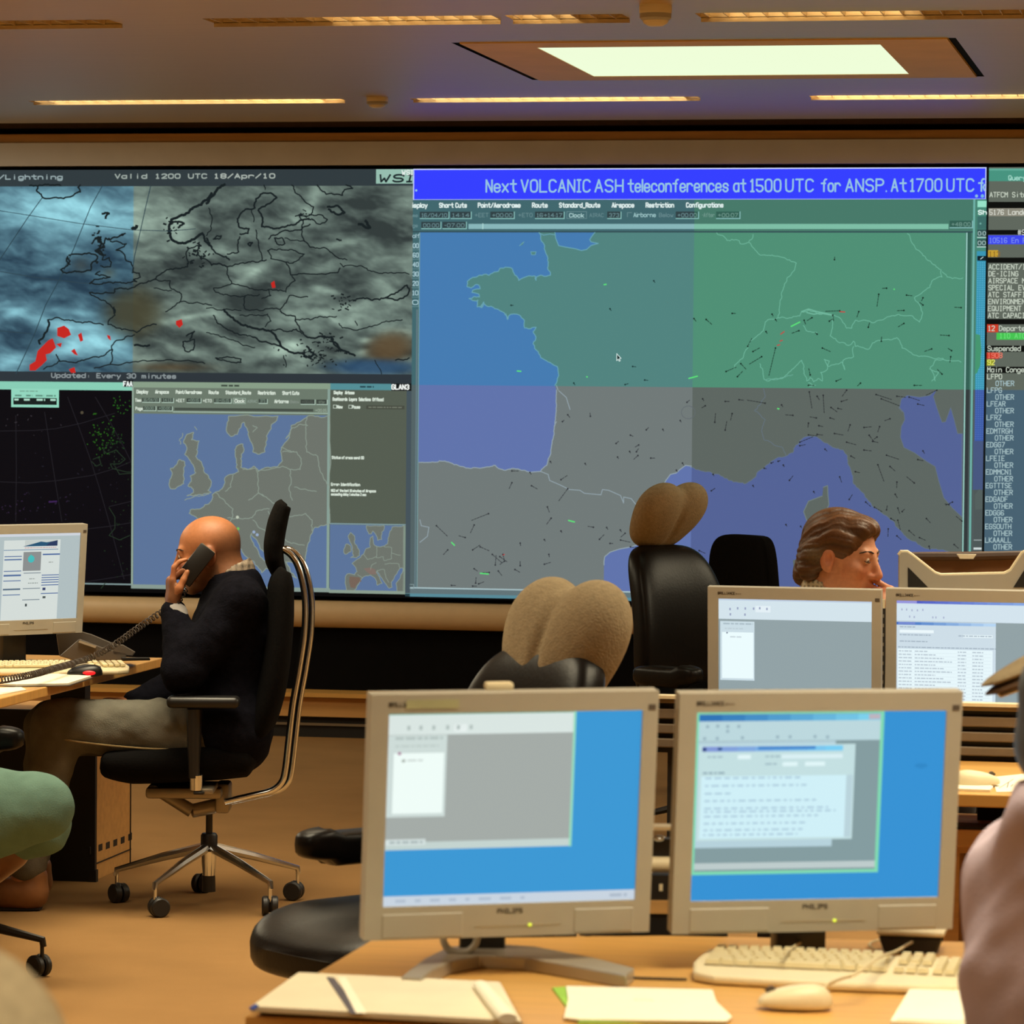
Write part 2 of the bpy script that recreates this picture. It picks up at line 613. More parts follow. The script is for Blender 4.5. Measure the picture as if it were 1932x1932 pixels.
# ------------------------------------------------------------------ flat pictures: strokes, letters, polygons with their own colours
GL = {}
for row in """A 022842 1434|B 0208 ~083847463505 ~053544433202|C ~4738180703123243|D 0208 ~082847432202|E 42020848 0535|F 020848 0535
G ~473818070312324345 4525|H 0208 4248 0545|I 1232 1838 2228|J ~4843321203|K 0208 480542|L 080242|M 0208254842|N 02084248|O ~070312324347381807
P 0208 ~083847463505|Q ~070312324347381807 2442|R 0208 ~083847463505 2542|S ~473818070615354443321203|T 0848 2822|U ~080312324348|V 082248
W 0812253248|X 0842 0248|Y 082548 2522|Z 08480242|a ~4636160503123243 4642|b 0802 ~0516364543321203|c ~4536160503123243|d 4842 ~4536160503123243
e ~04444536160503123243|f ~48382722 0636|g ~4536160503123243 ~4641301001|h 0802 ~0516364542|i 2622 2828|j ~36312010 3838|k 0802 460442|l 2822
m 0602 ~05162522 ~25364542|n 0602 ~0516364542|o ~050312324345361605|p 0600 ~0516364543321203|q 4640 ~4536160503123243|r 0602 ~05163645
s ~45361605143443321203|t ~28233242 0646|u ~0603123243 4642|v 062246|w 0612243246|x 0642 0246|y 0622 4610|z 06460242|0 ~070312324347381807
1 172822 1232|2 ~071838474602 0242|3 ~07183847463525 ~25354443321203|4 32380444|5 480805 ~05354443321203|6 ~47381807031232434435150 4|7 084812
8 ~180706153546473818 ~150403123243443515|9 ~453515060718384743321203|. 2222|, 2211|- 1535|_ 0141|/ 0248|: 2525 2323|+ 0545 2327|# 1218 3238 0646 0444""".replace('\n', '|').split('|'):
    ch, rest = row[0], row[2:].replace('0 4', '04')
    GL[ch] = []
    for st in rest.split():
        sm = st[0] == '~'
        st = st.lstrip('~')
        p = [(int(st[i]), int(st[i + 1]) - 2) for i in range(0, len(st), 2)]
        if sm:
            q = [p[0]]
            for a, b in zip(p[:-1], p[1:]):
                q += [(a[0] * .75 + b[0] * .25, a[1] * .75 + b[1] * .25), (a[0] * .25 + b[0] * .75, a[1] * .25 + b[1] * .75)]
            p = q + [p[-1]]
        GL[ch].append(p)

class Pic:
    def __init__(s):
        s.t = []          # (three points, colour or colour key, layer)

    def tri(s, a, b, c, col, l):
        s.t.append(((a, b, c), col, l))

    def rect(s, x0, y0, x1, y1, col, l=1, n=1):
        for i in range(n):
            a, b = x0 + (x1 - x0) * i / n, x0 + (x1 - x0) * (i + 1) / n
            s.tri((a, y0), (b, y0), (b, y1), col, l)
            s.tri((a, y0), (b, y1), (a, y1), col, l)

    def poly(s, pts, col, l=1):
        pts = [tuple(map(float, p)) for p in pts]
        for t in tessellate_polygon([[Vector((p[0], p[1], 0)) for p in pts]]):
            s.tri(pts[t[0]], pts[t[1]], pts[t[2]], col, l)

    def line(s, pts, w, col, l=2, closed=False):
        pts = list(pts) + ([pts[0]] if closed else [])
        for a, b in zip(pts[:-1], pts[1:]):
            dx, dy = b[0] - a[0], b[1] - a[1]
            L = math.hypot(dx, dy)
            if L < 1e-6:
                dx, dy, L = 1, 0, 1
            ux, uy = dx / L * w / 2, dy / L * w / 2
            nx, ny = -uy, ux
            p = [(a[0] - ux * .6 + nx, a[1] - uy * .6 + ny), (b[0] + ux * .6 + nx, b[1] + uy * .6 + ny),
                 (b[0] + ux * .6 - nx, b[1] + uy * .6 - ny), (a[0] - ux * .6 - nx, a[1] - uy * .6 - ny)]
            s.tri(p[0], p[1], p[2], col, l)
            s.tri(p[0], p[2], p[3], col, l)

    def frame(s, x0, y0, x1, y1, w, col, l=2):
        s.line([(x0, y0), (x1, y0), (x1, y1), (x0, y1)], w, col, l, True)

    def dot(s, x, y, r, col, l=3, n=8):
        p = [(x + r * math.cos(6.2832 * k / n), y + r * math.sin(6.2832 * k / n)) for k in range(n)]
        for k in range(1, n - 1):
            s.tri(p[0], p[k], p[k + 1], col, l)

    def text(s, st, x, y, h, col, l=4, w=None, fit=None, mono=False, slant=0.0, rnd=False):
        """x, y: left end of the baseline; h: height of capitals; y grows downwards"""
        u = h / 6
        w = w or h * 0.13
        adv, pos = 0.0, []
        for ch in st:
            g = GL.get(ch)
            if g is None:
                pos.append(None); adv += 5.6 if mono else 3.0
                continue
            if mono:
                pos.append((adv, 0)); adv += 5.6
            else:
                xs = [p[0] for q in g for p in q]
                pos.append((adv - min(xs), 0)); adv += max(xs) - min(xs) + 1.7
        sx = u if not fit else fit / max(adv - 1.7, 1)
        for ch, p in zip(st, pos):
            if p is None:
                continue
            for q in GL[ch]:
                pts = [(x + (p[0] + a) * sx + slant * b * u, y - b * u) for a, b in q]
                s.line(pts, w, col, l)
                if rnd:
                    for a in pts:
                        s.dot(a[0], a[1], w / 2, col, l, 6)
        return x + adv * sx

    def smudge(s, x0, x1, y, h, col, l=3, seed=0, gap=0.35):
        """a line of unreadably small print: short bars"""
        r = random.Random(seed * 131 + int(y * 7) + int(x0))
        x = x0
        while x < x1:
            L = r.uniform(1.2, 4.5) * h
            s.rect(x, y - h / 2, min(x + L, x1), y + h / 2, col, l)
            x += L + gap * h * 2

    def clip(s, x0, y0, x1, y1):
        o = Pic()
        for pts, col, l in s.t:
            xs = [p[0] for p in pts]; ys = [p[1] for p in pts]
            if max(xs) <= x0 or min(xs) >= x1 or max(ys) <= y0 or min(ys) >= y1:
                continue
            if min(xs) >= x0 and max(xs) <= x1 and min(ys) >= y0 and max(ys) <= y1:
                o.t.append((pts, col, l)); continue
            pl = list(pts)
            for ax, lim, sg in ((0, x0, 1), (0, x1, -1), (1, y0, 1), (1, y1, -1)):
                q = []
                for i in range(len(pl)):
                    a, b = pl[i - 1], pl[i]
                    ia, ib = (a[ax] - lim) * sg >= 0, (b[ax] - lim) * sg >= 0
                    if ia != ib:
                        t = (lim - a[ax]) / (b[ax] - a[ax])
                        q.append((a[0] + (b[0] - a[0]) * t, a[1] + (b[1] - a[1]) * t))
                    if ib:
                        q.append(b)
                pl = q
                if not pl:
                    break
            for k in range(1, len(pl) - 1):
                o.t.append(((pl[0], pl[k], pl[k + 1]), col, l))
        return o

    def build(s, name, m, parent, fn, colour, step=0.0002, label=None, extra=None):
        """fn(x, y, height) -> point in the parent's space; colour(key) -> linear rgb"""
        vs, cs = [], []
        cache = {}
        for pts, col, l in s.t:
            c = cache.get(col)
            if c is None:
                c = cache[col] = colour(col)
            for p in pts:
                vs.append(fn(p[0], p[1], l * step)); cs.append((*c, 1))
        n = len(vs)
        fs = [(i, i + 1, i + 2) for i in range(0, n, 3)]
        ca_v = list(cs)
        if extra is not None:
            ev, ef, ec = extra
            fs += [tuple(n + i for i in f) for f in ef]
            vs += ev; ca_v += [(*c, 1) for c in ec]
        me = bpy.data.meshes.new(name)
        me.from_pydata(vs, [], fs)
        ca = me.color_attributes.new('Col', 'FLOAT_COLOR', 'POINT')
        ca.data.foreach_set('color', np.array(ca_v, np.float32).ravel())
        me.materials.append(m)
        # all faces turned the same way (towards -y of the space they are built in)
        o = bpy.data.objects.new(name, me)
        COL.objects.link(o)
        o.parent = parent
        if parent is not None:
            MW[o.name] = MW[parent.name].copy()
        return setp(o, label)

def rough(pts, amp=1.2, depth=2, seed=0):
    """break a traced line into a ragged coast"""
    r = random.Random(seed + len(pts))
    for _ in range(depth):
        q = [pts[0]]
        for a, b in zip(pts[:-1], pts[1:]):
            L = math.hypot(b[0] - a[0], b[1] - a[1])
            if L > 5:
                k = min(amp, L * .16)
                q.append(((a[0] + b[0]) / 2 + r.uniform(-k, k), (a[1] + b[1]) / 2 + r.uniform(-k, k)))
            q.append(b)
        pts = q
    return pts

def Z(ox, oy, s, st):
    """list of points read off an enlarged view: 'x,y x,y ...'"""
    return [(ox + float(a.split(',')[0]) / s, oy + float(a.split(',')[1]) / s) for a in st.split()]

# ================================================================== THE ROOM
YW = 16.86                                   # plane of the video wall
XL, XR, YF = -9.0, 6.0, -2.5                 # side walls and the wall behind the camera

mb = MB()
mb.box(((XL + XR) / 2, (YF + YW) / 2 + 0.3, -0.05), (XR - XL + 0.6, YW - YF + 1.2, 0.1))
setp(mb.build('floor', m_carpet, smooth=False), 'tan carpet floor of the control room', kind='structure')
for nm, c, d in (('wall_left', (XL - 0.1, (YF + YW) / 2, 1.6), (0.2, YW - YF + 1.2, 3.4)), ('wall_right', (XR + 0.1, (YF + YW) / 2, 1.6), (0.2, YW - YF + 1.2, 3.4)),
                 ('wall_front', ((XL + XR) / 2, YF - 0.1, 1.6), (XR - XL, 0.2, 3.4))):
    setp(MB().box(c, d).build(nm, m_wall, smooth=False), kind='structure')

# ---- ceiling: metal sheets with openings for the slots and the light panel
Y1 = on_z(966, 33, CEIL).y
Y2 = on_z(966, 186, CEIL).y
YE = YW - 0.42

def xs_row(row_y, px0, px1, y0):
    return on_z(px0, y0 + (-8.0e-3 if row_y == 1 else -4.4e-3) * px0, CEIL).x, on_z(px1, y0 + (-8.0e-3 if row_y == 1 else -4.4e-3) * px1, CEIL).x

slots = []
for a, b in ((-180, 212), (388, 936), (960, 1182), (1318, 1990)):
    x0, x1 = xs_row(1, a, b, 40.8)
    slots.append((x0, x1, Y1, 0.15, 'near'))
for a, b in ((50, 645), (775, 1320), (1530, 2000)):
    x0, x1 = xs_row(2, a, b, 190.3)
    slots.append((x0, x1, Y2, 0.08, 'far'))
# light panel square: from its four corners in the photo
pc = [on_z(*p, CEIL) for p in ((866, 80), (1787, 72), (1843, 145), (1018, 150))]
PX0 = (pc[0].x + pc[3].x) / 2; PX1 = (pc[1].x + pc[2].x) / 2
PY0 = (pc[0].y + pc[1].y) / 2; PY1 = (pc[2].y + pc[3].y) / 2
holes = [(a, b, y - wd / 2, y + wd / 2) for a, b, y, wd, _ in slots] + [(PX0 - 0.03, PX1 + 0.03, PY0, PY1)]
xc = sorted({XL, XR} | {h[0] for h in holes} | {h[1] for h in holes})
yc = sorted({YF, YE} | {h[2] for h in holes} | {h[3] for h in holes})
mb = MB()
for i in range(len(xc) - 1):
    for j in range(len(yc) - 1):
        cx, cy = (xc[i] + xc[i + 1]) / 2, (yc[j] + yc[j + 1]) / 2
        if any(h[0] < cx < h[1] and h[2] < cy < h[3] for h in holes):
            continue
        mb.quad((xc[i], yc[j], CEIL), (xc[i], yc[j + 1], CEIL), (xc[i + 1], yc[j + 1], CEIL), (xc[i + 1], yc[j], CEIL))
# folded end of the ceiling sheets before the wall: a dark gap stays behind it
mb.quad((XL, YE, CEIL), (XL, YE, CEIL + 0.2), (XR, YE, CEIL + 0.2), (XR, YE, CEIL))
ceil = setp(mb.build('ceiling', m_ceil, angle=60), 'dark metal ceiling with slots', kind='structure')
setp(MB().box(((XL + XR) / 2, YW + 0.30, CEIL + 0.16), (XR - XL, 0.5, 0.3)).build('trim_5', mat('gap_shade_brown', (78, 60, 40), .8), smooth=False), 'brown filler toned like the dim shade in the gap behind the ceiling', kind='structure')  # filler colour stands in for the half-dark of the gap
setp(MB().box(((XL + XR) / 2, (YF + YW) / 2, CEIL + 0.42), (XR - XL, YW - YF + 1.2, 0.1)).build('slab', m_recess, smooth=False), kind='structure')

SLOT_TXT = ['long golden ceiling light slot running past the left edge of the near row', 'brightest golden light slot of the near row, left of the domed smoke detector',
            'short dim light slot just left of the larger smoke detector', 'long golden light slot above the lit ceiling panel, right of the larger smoke detector',
            'ticked light slot of the far row left of the smaller smoke detector', 'thin glowing light slot of the far row beneath the left half of the lit panel',
            'thin light slot of the far row beneath the right end of the lit panel']
for k, (x0, x1, y, wd, row) in enumerate(slots):
    t = thing('ceiling_light_slot', SLOT_TXT[k], 'light slot', (x0, y, CEIL), 0, 'light slots in the ceiling')
    L, h = x1 - x0, 0.06
    b = MB()
    b.quad((0, -wd / 2, 0), (L, -wd / 2, 0), (L, -wd / 2, h), (0, -wd / 2, h))
    b.quad((0, wd / 2, 0), (0, wd / 2, h), (L, wd / 2, h), (L, wd / 2, 0))
    b.quad((0, -wd / 2, h), (L, -wd / 2, h), (L, wd / 2, h), (0, wd / 2, h))
    b.quad((0, -wd / 2, 0), (0, -wd / 2, h), (0, wd / 2, h), (0, wd / 2, 0))
    b.quad((L, -wd / 2, 0), (L, wd / 2, 0), (L, wd / 2, h), (L, -wd / 2, h))
    b.build('trough', m_gold, t, smooth=False)
    # far lip of the slot stands a little proud and catches the lamp
    b = MB().box((L / 2, wd / 2 + 0.004, -0.006), (L, 0.008, 0.016 if row == 'near' else 0.010))
    b.build('lip', m_gold, t, smooth=False)
    b = MB()
    n = int(L / 0.0635)
    for q in range(n):
        b.box((0.03 + q * 0.0635, 0, 0.012), (0.003, wd, 0.026))
    b.build('louvre_blades', m_gold, t, smooth=False, kind='stuff')
    sp = {0: [], 1: [(0.42, 0.98)], 2: [(0.0, 0.5)], 3: [(0.05, 0.6)], 4: [(0.70, 0.97)], 5: [(0.3, 0.75)], 6: [(0.0, 0.6)]}[k]
    for a, e in sp:
        MB().cyl((L * a, -wd * .2, 0.034), (L * e, -wd * .2, 0.034), 0.006, 8).build('lamp_tube', m_tube, t)

    if row == 'far':
        area_lamp((x0 + x1) / 2, y, 5 * L / 3, L * .9, .03, (1, 0.86, 0.62), CEIL + .052).name = 'slot_lamp'

# lit panel with its brown surround
t = thing('ceiling_light_panel', 'large square lit ceiling panel with a wide brown surround', 'ceiling light', ((PX0 + PX1) / 2, (PY0 + PY1) / 2, CEIL))
ic = [on_z(*p, CEIL) for p in ((1014, 88), (1660, 82), (1717, 139), (1118, 142))]
cx, cy = (PX0 + PX1) / 2, (PY0 + PY1) / 2
ix0, ix1 = (ic[0].x + ic[3].x) / 2 - cx, (ic[1].x + ic[2].x) / 2 - cx
iy0, iy1 = (ic[0].y + ic[1].y) / 2 - cy, (ic[2].y + ic[3].y) / 2 - cy
ox0, ox1, oy0, oy1 = PX0 - cx, PX1 - cx, PY0 - cy, PY1 - cy
b = MB()
zz = -0.004
for (a0, a1, b0, b1) in ((ox0, ix0, oy0, oy1), (ix1, ox1, oy0, oy1), (ix0, ix1, oy0, iy0), (ix0, ix1, iy1, oy1)):
    b.box(((a0 + a1) / 2, (b0 + b1) / 2, zz + 0.01), (a1 - a0, b1 - b0, 0.02))
b.build('surround', m_brown, t, smooth=False)
MB().box(((ix0 + ix1) / 2, (iy0 + iy1) / 2, 0.004), (ix1 - ix0, iy1 - iy0, 0.012)).build('diffuser', m_diff, t, smooth=False)
for sx in (ox0 - 0.015, ox1 + 0.015):
    MB().box((sx, (oy0 + oy1) / 2, 0.02), (0.028, oy1 - oy0, 0.03)).build('gap_shade_strip', m_recess, t, smooth=False)  # dark strips paint the shade along both sides of the surround

for px, py, r, h, lab in ((1237, 10, 0.052, 0.066, 'larger domed smoke detector hanging above the lit ceiling panel'), (712, 184, 0.046, 0.044, 'smaller flat smoke detector on the ceiling near the video wall')):
    p = on_z(px, py, CEIL)
    t = thing('smoke_detector', lab, 'smoke detector', p)
    MB().lathe([(0.001, 0), (r, 0), (r, -h * 0.35), (r * 0.97, -h * 0.4)], n=28).build('base', m_cream, t)
    MB().lathe([(r * 0.97, -h * 0.4), (r * 0.97, -h * 0.62), (r * 0.86, -h * 0.72), (r * 0.8, -h * 0.74)], n=28).build('collar', m_beige, t)
    MB().lathe([(r * 0.8, -h * 0.74), (r * 0.74, -h * 0.86), (r * 0.45, -h), (0.001, -h)], n=28).build('sensor_cap', m_cream, t)

# ---- wall with the screens
ZT, ZB = on_y(777, 317.5, YW).z, on_y(777, 1128, YW).z
setp(MB().box(((XL + XR) / 2, YW + 0.75, 1.7), (XR - XL + 0.4, 0.2, 3.6)).build('wall_back', m_recess, smooth=False), 'dark wall behind the screens', kind='structure')
zf0, zf1 = ZT + 0.016, on_y(900, 266, YW).z
zs1 = on_y(900, 249, YW).z
setp(MB().box(((XL + XR) / 2, YW + 0.25, (zf0 + zf1) / 2), (XR - XL, 0.5, zf1 - zf0)).build('trim_1', m_fascia, smooth=False), 'grey beige fascia above the screens', kind='structure')
setp(MB().box(((XL + XR) / 2, YW + 0.262, (zf1 + zs1) / 2), (XR - XL, 0.5, zs1 - zf1)).build('trim_2', m_woodstrip, smooth=False), 'wood strip above the fascia', kind='structure')
# beige bullnose below the screens
zb1, zb0 = ZB - 0.022, ZB - 0.022 - 0.128
rr = (zb1 - zb0) / 2
prof = [(YW + 0.5, zb1)] + [(YW + 0.02 - rr * 0.9 * math.sin(a), (zb0 + zb1) / 2 + rr * math.cos(a)) for a in np.linspace(0, math.pi, 14)] + [(YW + 0.5, zb0)]
b = MB()
n = len(prof)
b.add([(x, y, z) for x in (XL, XR) for y, z in prof], [(i, i + 1, n + i + 1, n + i) for i in range(n - 1)])
setp(b.build('trim_3', m_bull, angle=60), 'beige bullnose ledge below the screens', kind='structure')
setp(MB().box(((XL + XR) / 2, YW + 0.3, zb0 / 2), (XR - XL, 0.5, zb0)).build('trim_4', m_recess, smooth=False), 'black recess under the ledge', kind='structure')

# low timber box along the foot of the wall
t = thing('cable_bench', 'low wooden cable bench along the foot of the video wall', 'bench', (-3.1, YW - 0.05, 0))
b = MB().box((0, 0.02, 0.145), (5.6, 0.16, 0.09)); b.build('front_board', m_mapleb, t, smooth=False)
MB().box((0, 0.0, 0.205), (5.64, 0.2, 0.02)).build('top_board', m_maple, t, smooth=False)
MB().box((0, 0.03, 0.05), (5.6, 0.12, 0.1)).build('plinth', m_black, t, smooth=False)
MB().box((0, -0.035, 0.062), (5.6, 0.012, 0.012)).build('edge_strip', m_alu, t, smooth=False)

# ================================================================== VIDEO WALL
COLS = [-275, 252, 777, 1307, 1840, 2375]
ROWS = [317.5, 724.5, 1128]
_tx = np.linspace(-700, 2800, 400)
_tu = np.array([on_y(float(x), 727, YW).x for x in _tx])
_va = on_y(777, 0, YW).z
_vb = (on_y(777, 1200, YW).z - _va) / 1200

def Uf(x): return float(np.interp(x, _tx, _tu))
def Vf(y): return _va + _vb * y
def PT(p):
    """a point of the photo -> wall coordinates (x at row 727, y at column 777)"""
    q = on_y(p[0], p[1], YW)
    return (float(np.interp(q.x, _tu, _tx)), (q.z - _va) / _vb)
def PL(pts): return [PT(p) for p in pts]

W = Pic()
# ---------- satellite picture (two upper left panels)
HDR = (50, 60, 64)
W.rect(-275, 317.5, 777, 349, HDR, 1)
W.rect(-275, 705, 777, 724.5, (46, 54, 60), 1)
tc_ = (150, 168, 170)
W.text('Satellite/Lightning', -112, 335, 8, tc_, 4, mono=True, fit=228, w=2.2)
W.text('Valid 1200 UTC', 216, 334, 8, (160, 172, 165), 4, mono=True, fit=172, w=2.2)
W.text('18/Apr/10', 402, 334, 8, (170, 180, 172), 4, mono=True, fit=114, w=2.2)
W.rect(707, 318, 777, 345, (150, 190, 175), 2)
W.text('WSI', 712, 341.5, 13, (30, 42, 44), 4, fit=62, w=3.4, slant=0.25)
W.text('WSI', 756, 328, 8, (225, 235, 230), 5, fit=20, w=2)
W.text('Updated: Every 30 minutes', 98, 716, 8, (140, 150, 152), 4, mono=True, fit=234, w=2.0)

def vnoise(X, Y, seed):
    r = np.random.default_rng(seed).random((64, 64))
    xi, yi = np.floor(X).astype(int), np.floor(Y).astype(int)
    fx, fy = X - xi, Y - yi
    fx, fy = fx * fx * (3 - 2 * fx), fy * fy * (3 - 2 * fy)
    g = lambda a, b: r[a % 64, b % 64]
    return (g(xi, yi) * (1 - fx) + g(xi + 1, yi) * fx) * (1 - fy) + (g(xi, yi + 1) * (1 - fx) + g(xi + 1, yi + 1) * fx) * fy

def fbm(X, Y, seed, o=4):
    a, v, t = 1.0, 0, 0
    for k in range(o):
        v = v + a * vnoise(X * 2 ** k, Y * 2 ** k, seed + k); t += a; a *= 0.55
    return v / t

def sat_grid(x0, x1, step=2.6):
    xs = np.arange(x0, x1 + 0.01, (x1 - x0) / round((x1 - x0) / step))
    ys = np.linspace(349, 705, 132)
    X, Y = np.meshgrid(xs, ys, indexing='ij')
    wx = X + 26 * (fbm(X / 60, Y / 60, 50) - 0.5); wy = Y + 34 * (fbm(X / 60, Y / 60, 60) - 0.5)
    n = fbm(wx / 90 + wy / 170, wy / 30 - wx / 160, 3, 5)
    n2 = fbm(X / 26, Y / 20, 20, 4)
    n3 = fbm(wx / 44 + wy / 90, wy / 11 - wx / 70, 31, 4)
    B = 0.30 + 0.80 * (n - 0.5) + 0.24 * (n2 - 0.5) + 0.30 * (n3 - 0.5)
    def g(cx, cy, rx, ry, amp, rot=0.0, pw=1.0):
        c, s_ = math.cos(rot), math.sin(rot)
        u, v = (X - cx) * c + (Y - cy) * s_, -(X - cx) * s_ + (Y - cy) * c
        return amp * np.exp(-((u / rx) ** 2 + (v / ry) ** 2) ** pw)
    for a in ((120, 400, 170, 34, .42), (210, 425, 90, 28, .25), (60, 372, 90, 14, .16), (80, 505, 110, 45, -.10), (120, 560, 130, 38, -.13), (190, 655, 62, 24, .62, .15),
              (120, 665, 40, 18, .35, -.3), (60, 600, 70, 12, .38, .3), (20, 595, 40, 8, .3, -.4), (150, 592, 60, 7, .32, .12), (170, 618, 70, 9, .30, .05), (20, 690, 40, 12, .25, -.5), (30, 650, 50, 25, -.15),
              (265, 385, 40, 30, .16), (345, 425, 26, 22, .32), (330, 450, 20, 14, .2), (290, 485, 14, 6, .14), (235, 590, 40, 44, -.16), (300, 540, 60, 40, -.10), (310, 610, 22, 6, .38), (360, 598, 40, 5, .34, -.15), (390, 625, 40, 12, .3, .5),
              (590, 365, 14, 40, .26, .3), (560, 410, 50, 16, .18, -.6), (470, 520, 60, 10, .30, -.6), (505, 540, 30, 20, -.18, -.5), (620, 505, 50, 8, .26, -.15), (620, 548, 30, 6, .34, .2), (690, 400, 60, 26, -.22, .4), (735, 445, 50, 24, -.20),
              (730, 540, 24, 30, .34, -.7), (760, 380, 30, 20, .22), (530, 600, 34, 20, .30), (590, 615, 40, 12, .24), (650, 580, 60, 8, .18, -.2), (660, 610, 22, 26, .20), (640, 560, 40, 18, -.16), (480, 575, 50, 16, -.18),
              (545, 655, 30, 12, .34, -.4), (560, 690, 40, 12, .22, -.5), (600, 640, 50, 14, -.12), (420, 650, 60, 26, -.14), (690, 642, 14, 6, .42), (683, 664, 12, 6, .4), (470, 450, 50, 40, .06), (700, 480, 80, 16, .12, .2), (400, 690, 90, 16, -.10)):
        B = B + g(*a)
    B = np.clip(B, 0.04, 1.0)
    blue = (X < 252)[..., None]
    dk = np.where(blue, np.array([34, 56, 74.]), np.array([46, 54, 54.]))
    hi = np.where(blue, np.array([160, 226, 238.]), np.array([196, 226, 206.]))
    C = dk + (hi - dk) * B[..., None]
    for (mk, col) in ((g(250, 590, 55, 48, .85, 0, 2), (74, 72, 52)), (g(735, 655, 46, 30, .75, -.2, 2), (98, 74, 46)), (g(705, 692, 90, 16, .75, 0, 2), (36, 72, 112)), (g(320, 695, 70, 8, .6), (92, 72, 46)),
                      (g(152, 500, 16, 14, .6), (70, 78, 76)), (g(205, 515, 12, 10, .5), (80, 84, 70))):
        C = C * (1 - mk[..., None]) + np.array(col) * mk[..., None]
    nx, ny = X.shape
    q = []
    for i in range(nx - 1):
        for j in range(ny - 1):
            q.append((i * ny + j, (i + 1) * ny + j, (i + 1) * ny + j + 1, i * ny + j + 1))
    pts = [(Uf(float(a)), YW - 0.0042, Vf(float(b))) for a, b in zip(X.ravel(), Y.ravel())]
    c = np.clip(C.reshape(-1, 3), 0, 255) / 255
    c = np.where(c <= 0.04045, c / 12.92, ((c + 0.055) / 1.055) ** 2.4)
    return pts, q, [tuple(v) for v in c]

CO = (26, 34, 36)
zl = lambda st: PL(Z(0, 310, 4.6, st))
zr = lambda st: PL(Z(390, 310, 4.6, st))
for st, wd in (('260,185 330,190 320,230 360,260 375,290 420,298 520,292 640,270 700,240 680,200 700,180', 3), ('330,195 350,180 440,182 530,185', 3),
               ('600,790 640,780 780,770 850,800 840,830 805,850 790,920 740,930 620,938 550,940 530,915 590,880 610,840 590,810', 3), ('590,800 580,840 610,870', 3),
               ('800,690 830,640 880,630 850,660 900,700 920,640 960,655 1030,630 1090,600 1040,620', 3), ('880,670 860,740 900,790 830,750 910,720', 4), ('960,668 1050,680 1100,690 1080,715 1010,745 1060,760 1090,820 1140,850 1160,900 1150,940 1210,945 1220,980 1160,1000 1190,1020 1060,1030 900,1030 780,1035 820,1000 900,985 960,980 830,955 870,930', 2.6),
               ('875,880 960,890 970,850 950,810 890,830 900,800', 2.4), ('780,1115 860,1120 920,1110 990,1118 1000,1080 1080,1080 1150,1070 1260,1030 1340,1000 1400,950 1450,915 1560,905 1630,890 1640,850 1620,760 1650,730 1740,700 1720,780 1780,820 1840,880', 2.6),
               ('780,1115 830,1150 900,1180 960,1220 990,1270 1000,1310 960,1340 940,1390 1010,1420 1120,1440 1190,1460 1240,1420 1290,1400 1360,1390', 2.4), ('1000,1290 990,1240', 3), ('1840,250 1800,310 1720,360 1640,420 1560,450 1490,480 1470,540 1480,620 1520,670 1600,685 1690,650 1760,600', 5), ('1480,520 1540,500 1600,515 1550,550', 4), ('1760,600 1800,680 1840,720', 4),
               ('890,430 950,428 930,440 920,470', 4), ('1150,560 1190,535', 6), ('420,1350 490,1330 600,1350 760,1370 900,1395', 2.4), ('420,1350 430,1390 410,1450 380,1500 340,1530 350,1560', 4), ('490,1650 520,1710 640,1720 760,1690 830,1670 920,1650 980,1610 970,1580 1010,1530 1090,1500 1170,1480', 2.4),
               ('980,1610 960,1730', 2.4), ('380,1780 520,1700', 2.2), ('820,1770 1000,1740 1200,1715 1400,1705 1640,1700 1720,1720 1780,1730', 2.2), ('1590,1540 1690,1520 1680,1610 1610,1620 1590,1540', 2.6), ('1620,1490 1690,1450 1650,1520', 3), ('1170,1570 1300,1570', 4),
               ('1340,1000 1480,1010 1480,1070 1560,1110 1580,1150 1560,1200 1500,1240 1440,1280', 2.2), ('1560,1195 1700,1200 1840,1225', 2.2), ('1340,1075 1490,1095', 2)):
    W.line(rough(zl(st), 2.2, 3), wd, CO, 3)
for st in ('895,180 790,370 640,740 530,980 400,1220 300,1480 140,1820', '370,290 240,470 20,800 -60,940', '1310,190 1270,360 1230,540 1170,800 1150,940'):
    W.line(zl(st), 1.6, (44, 66, 76), 3)
for st in ('-50,395 300,450 700,515 1150,570 1480,580 1700,560', '-60,920 300,980 700,1030 800,1035', '-60,1440 270,1470'):
    W.line(zl(st), 1.3, (48, 68, 78), 3)
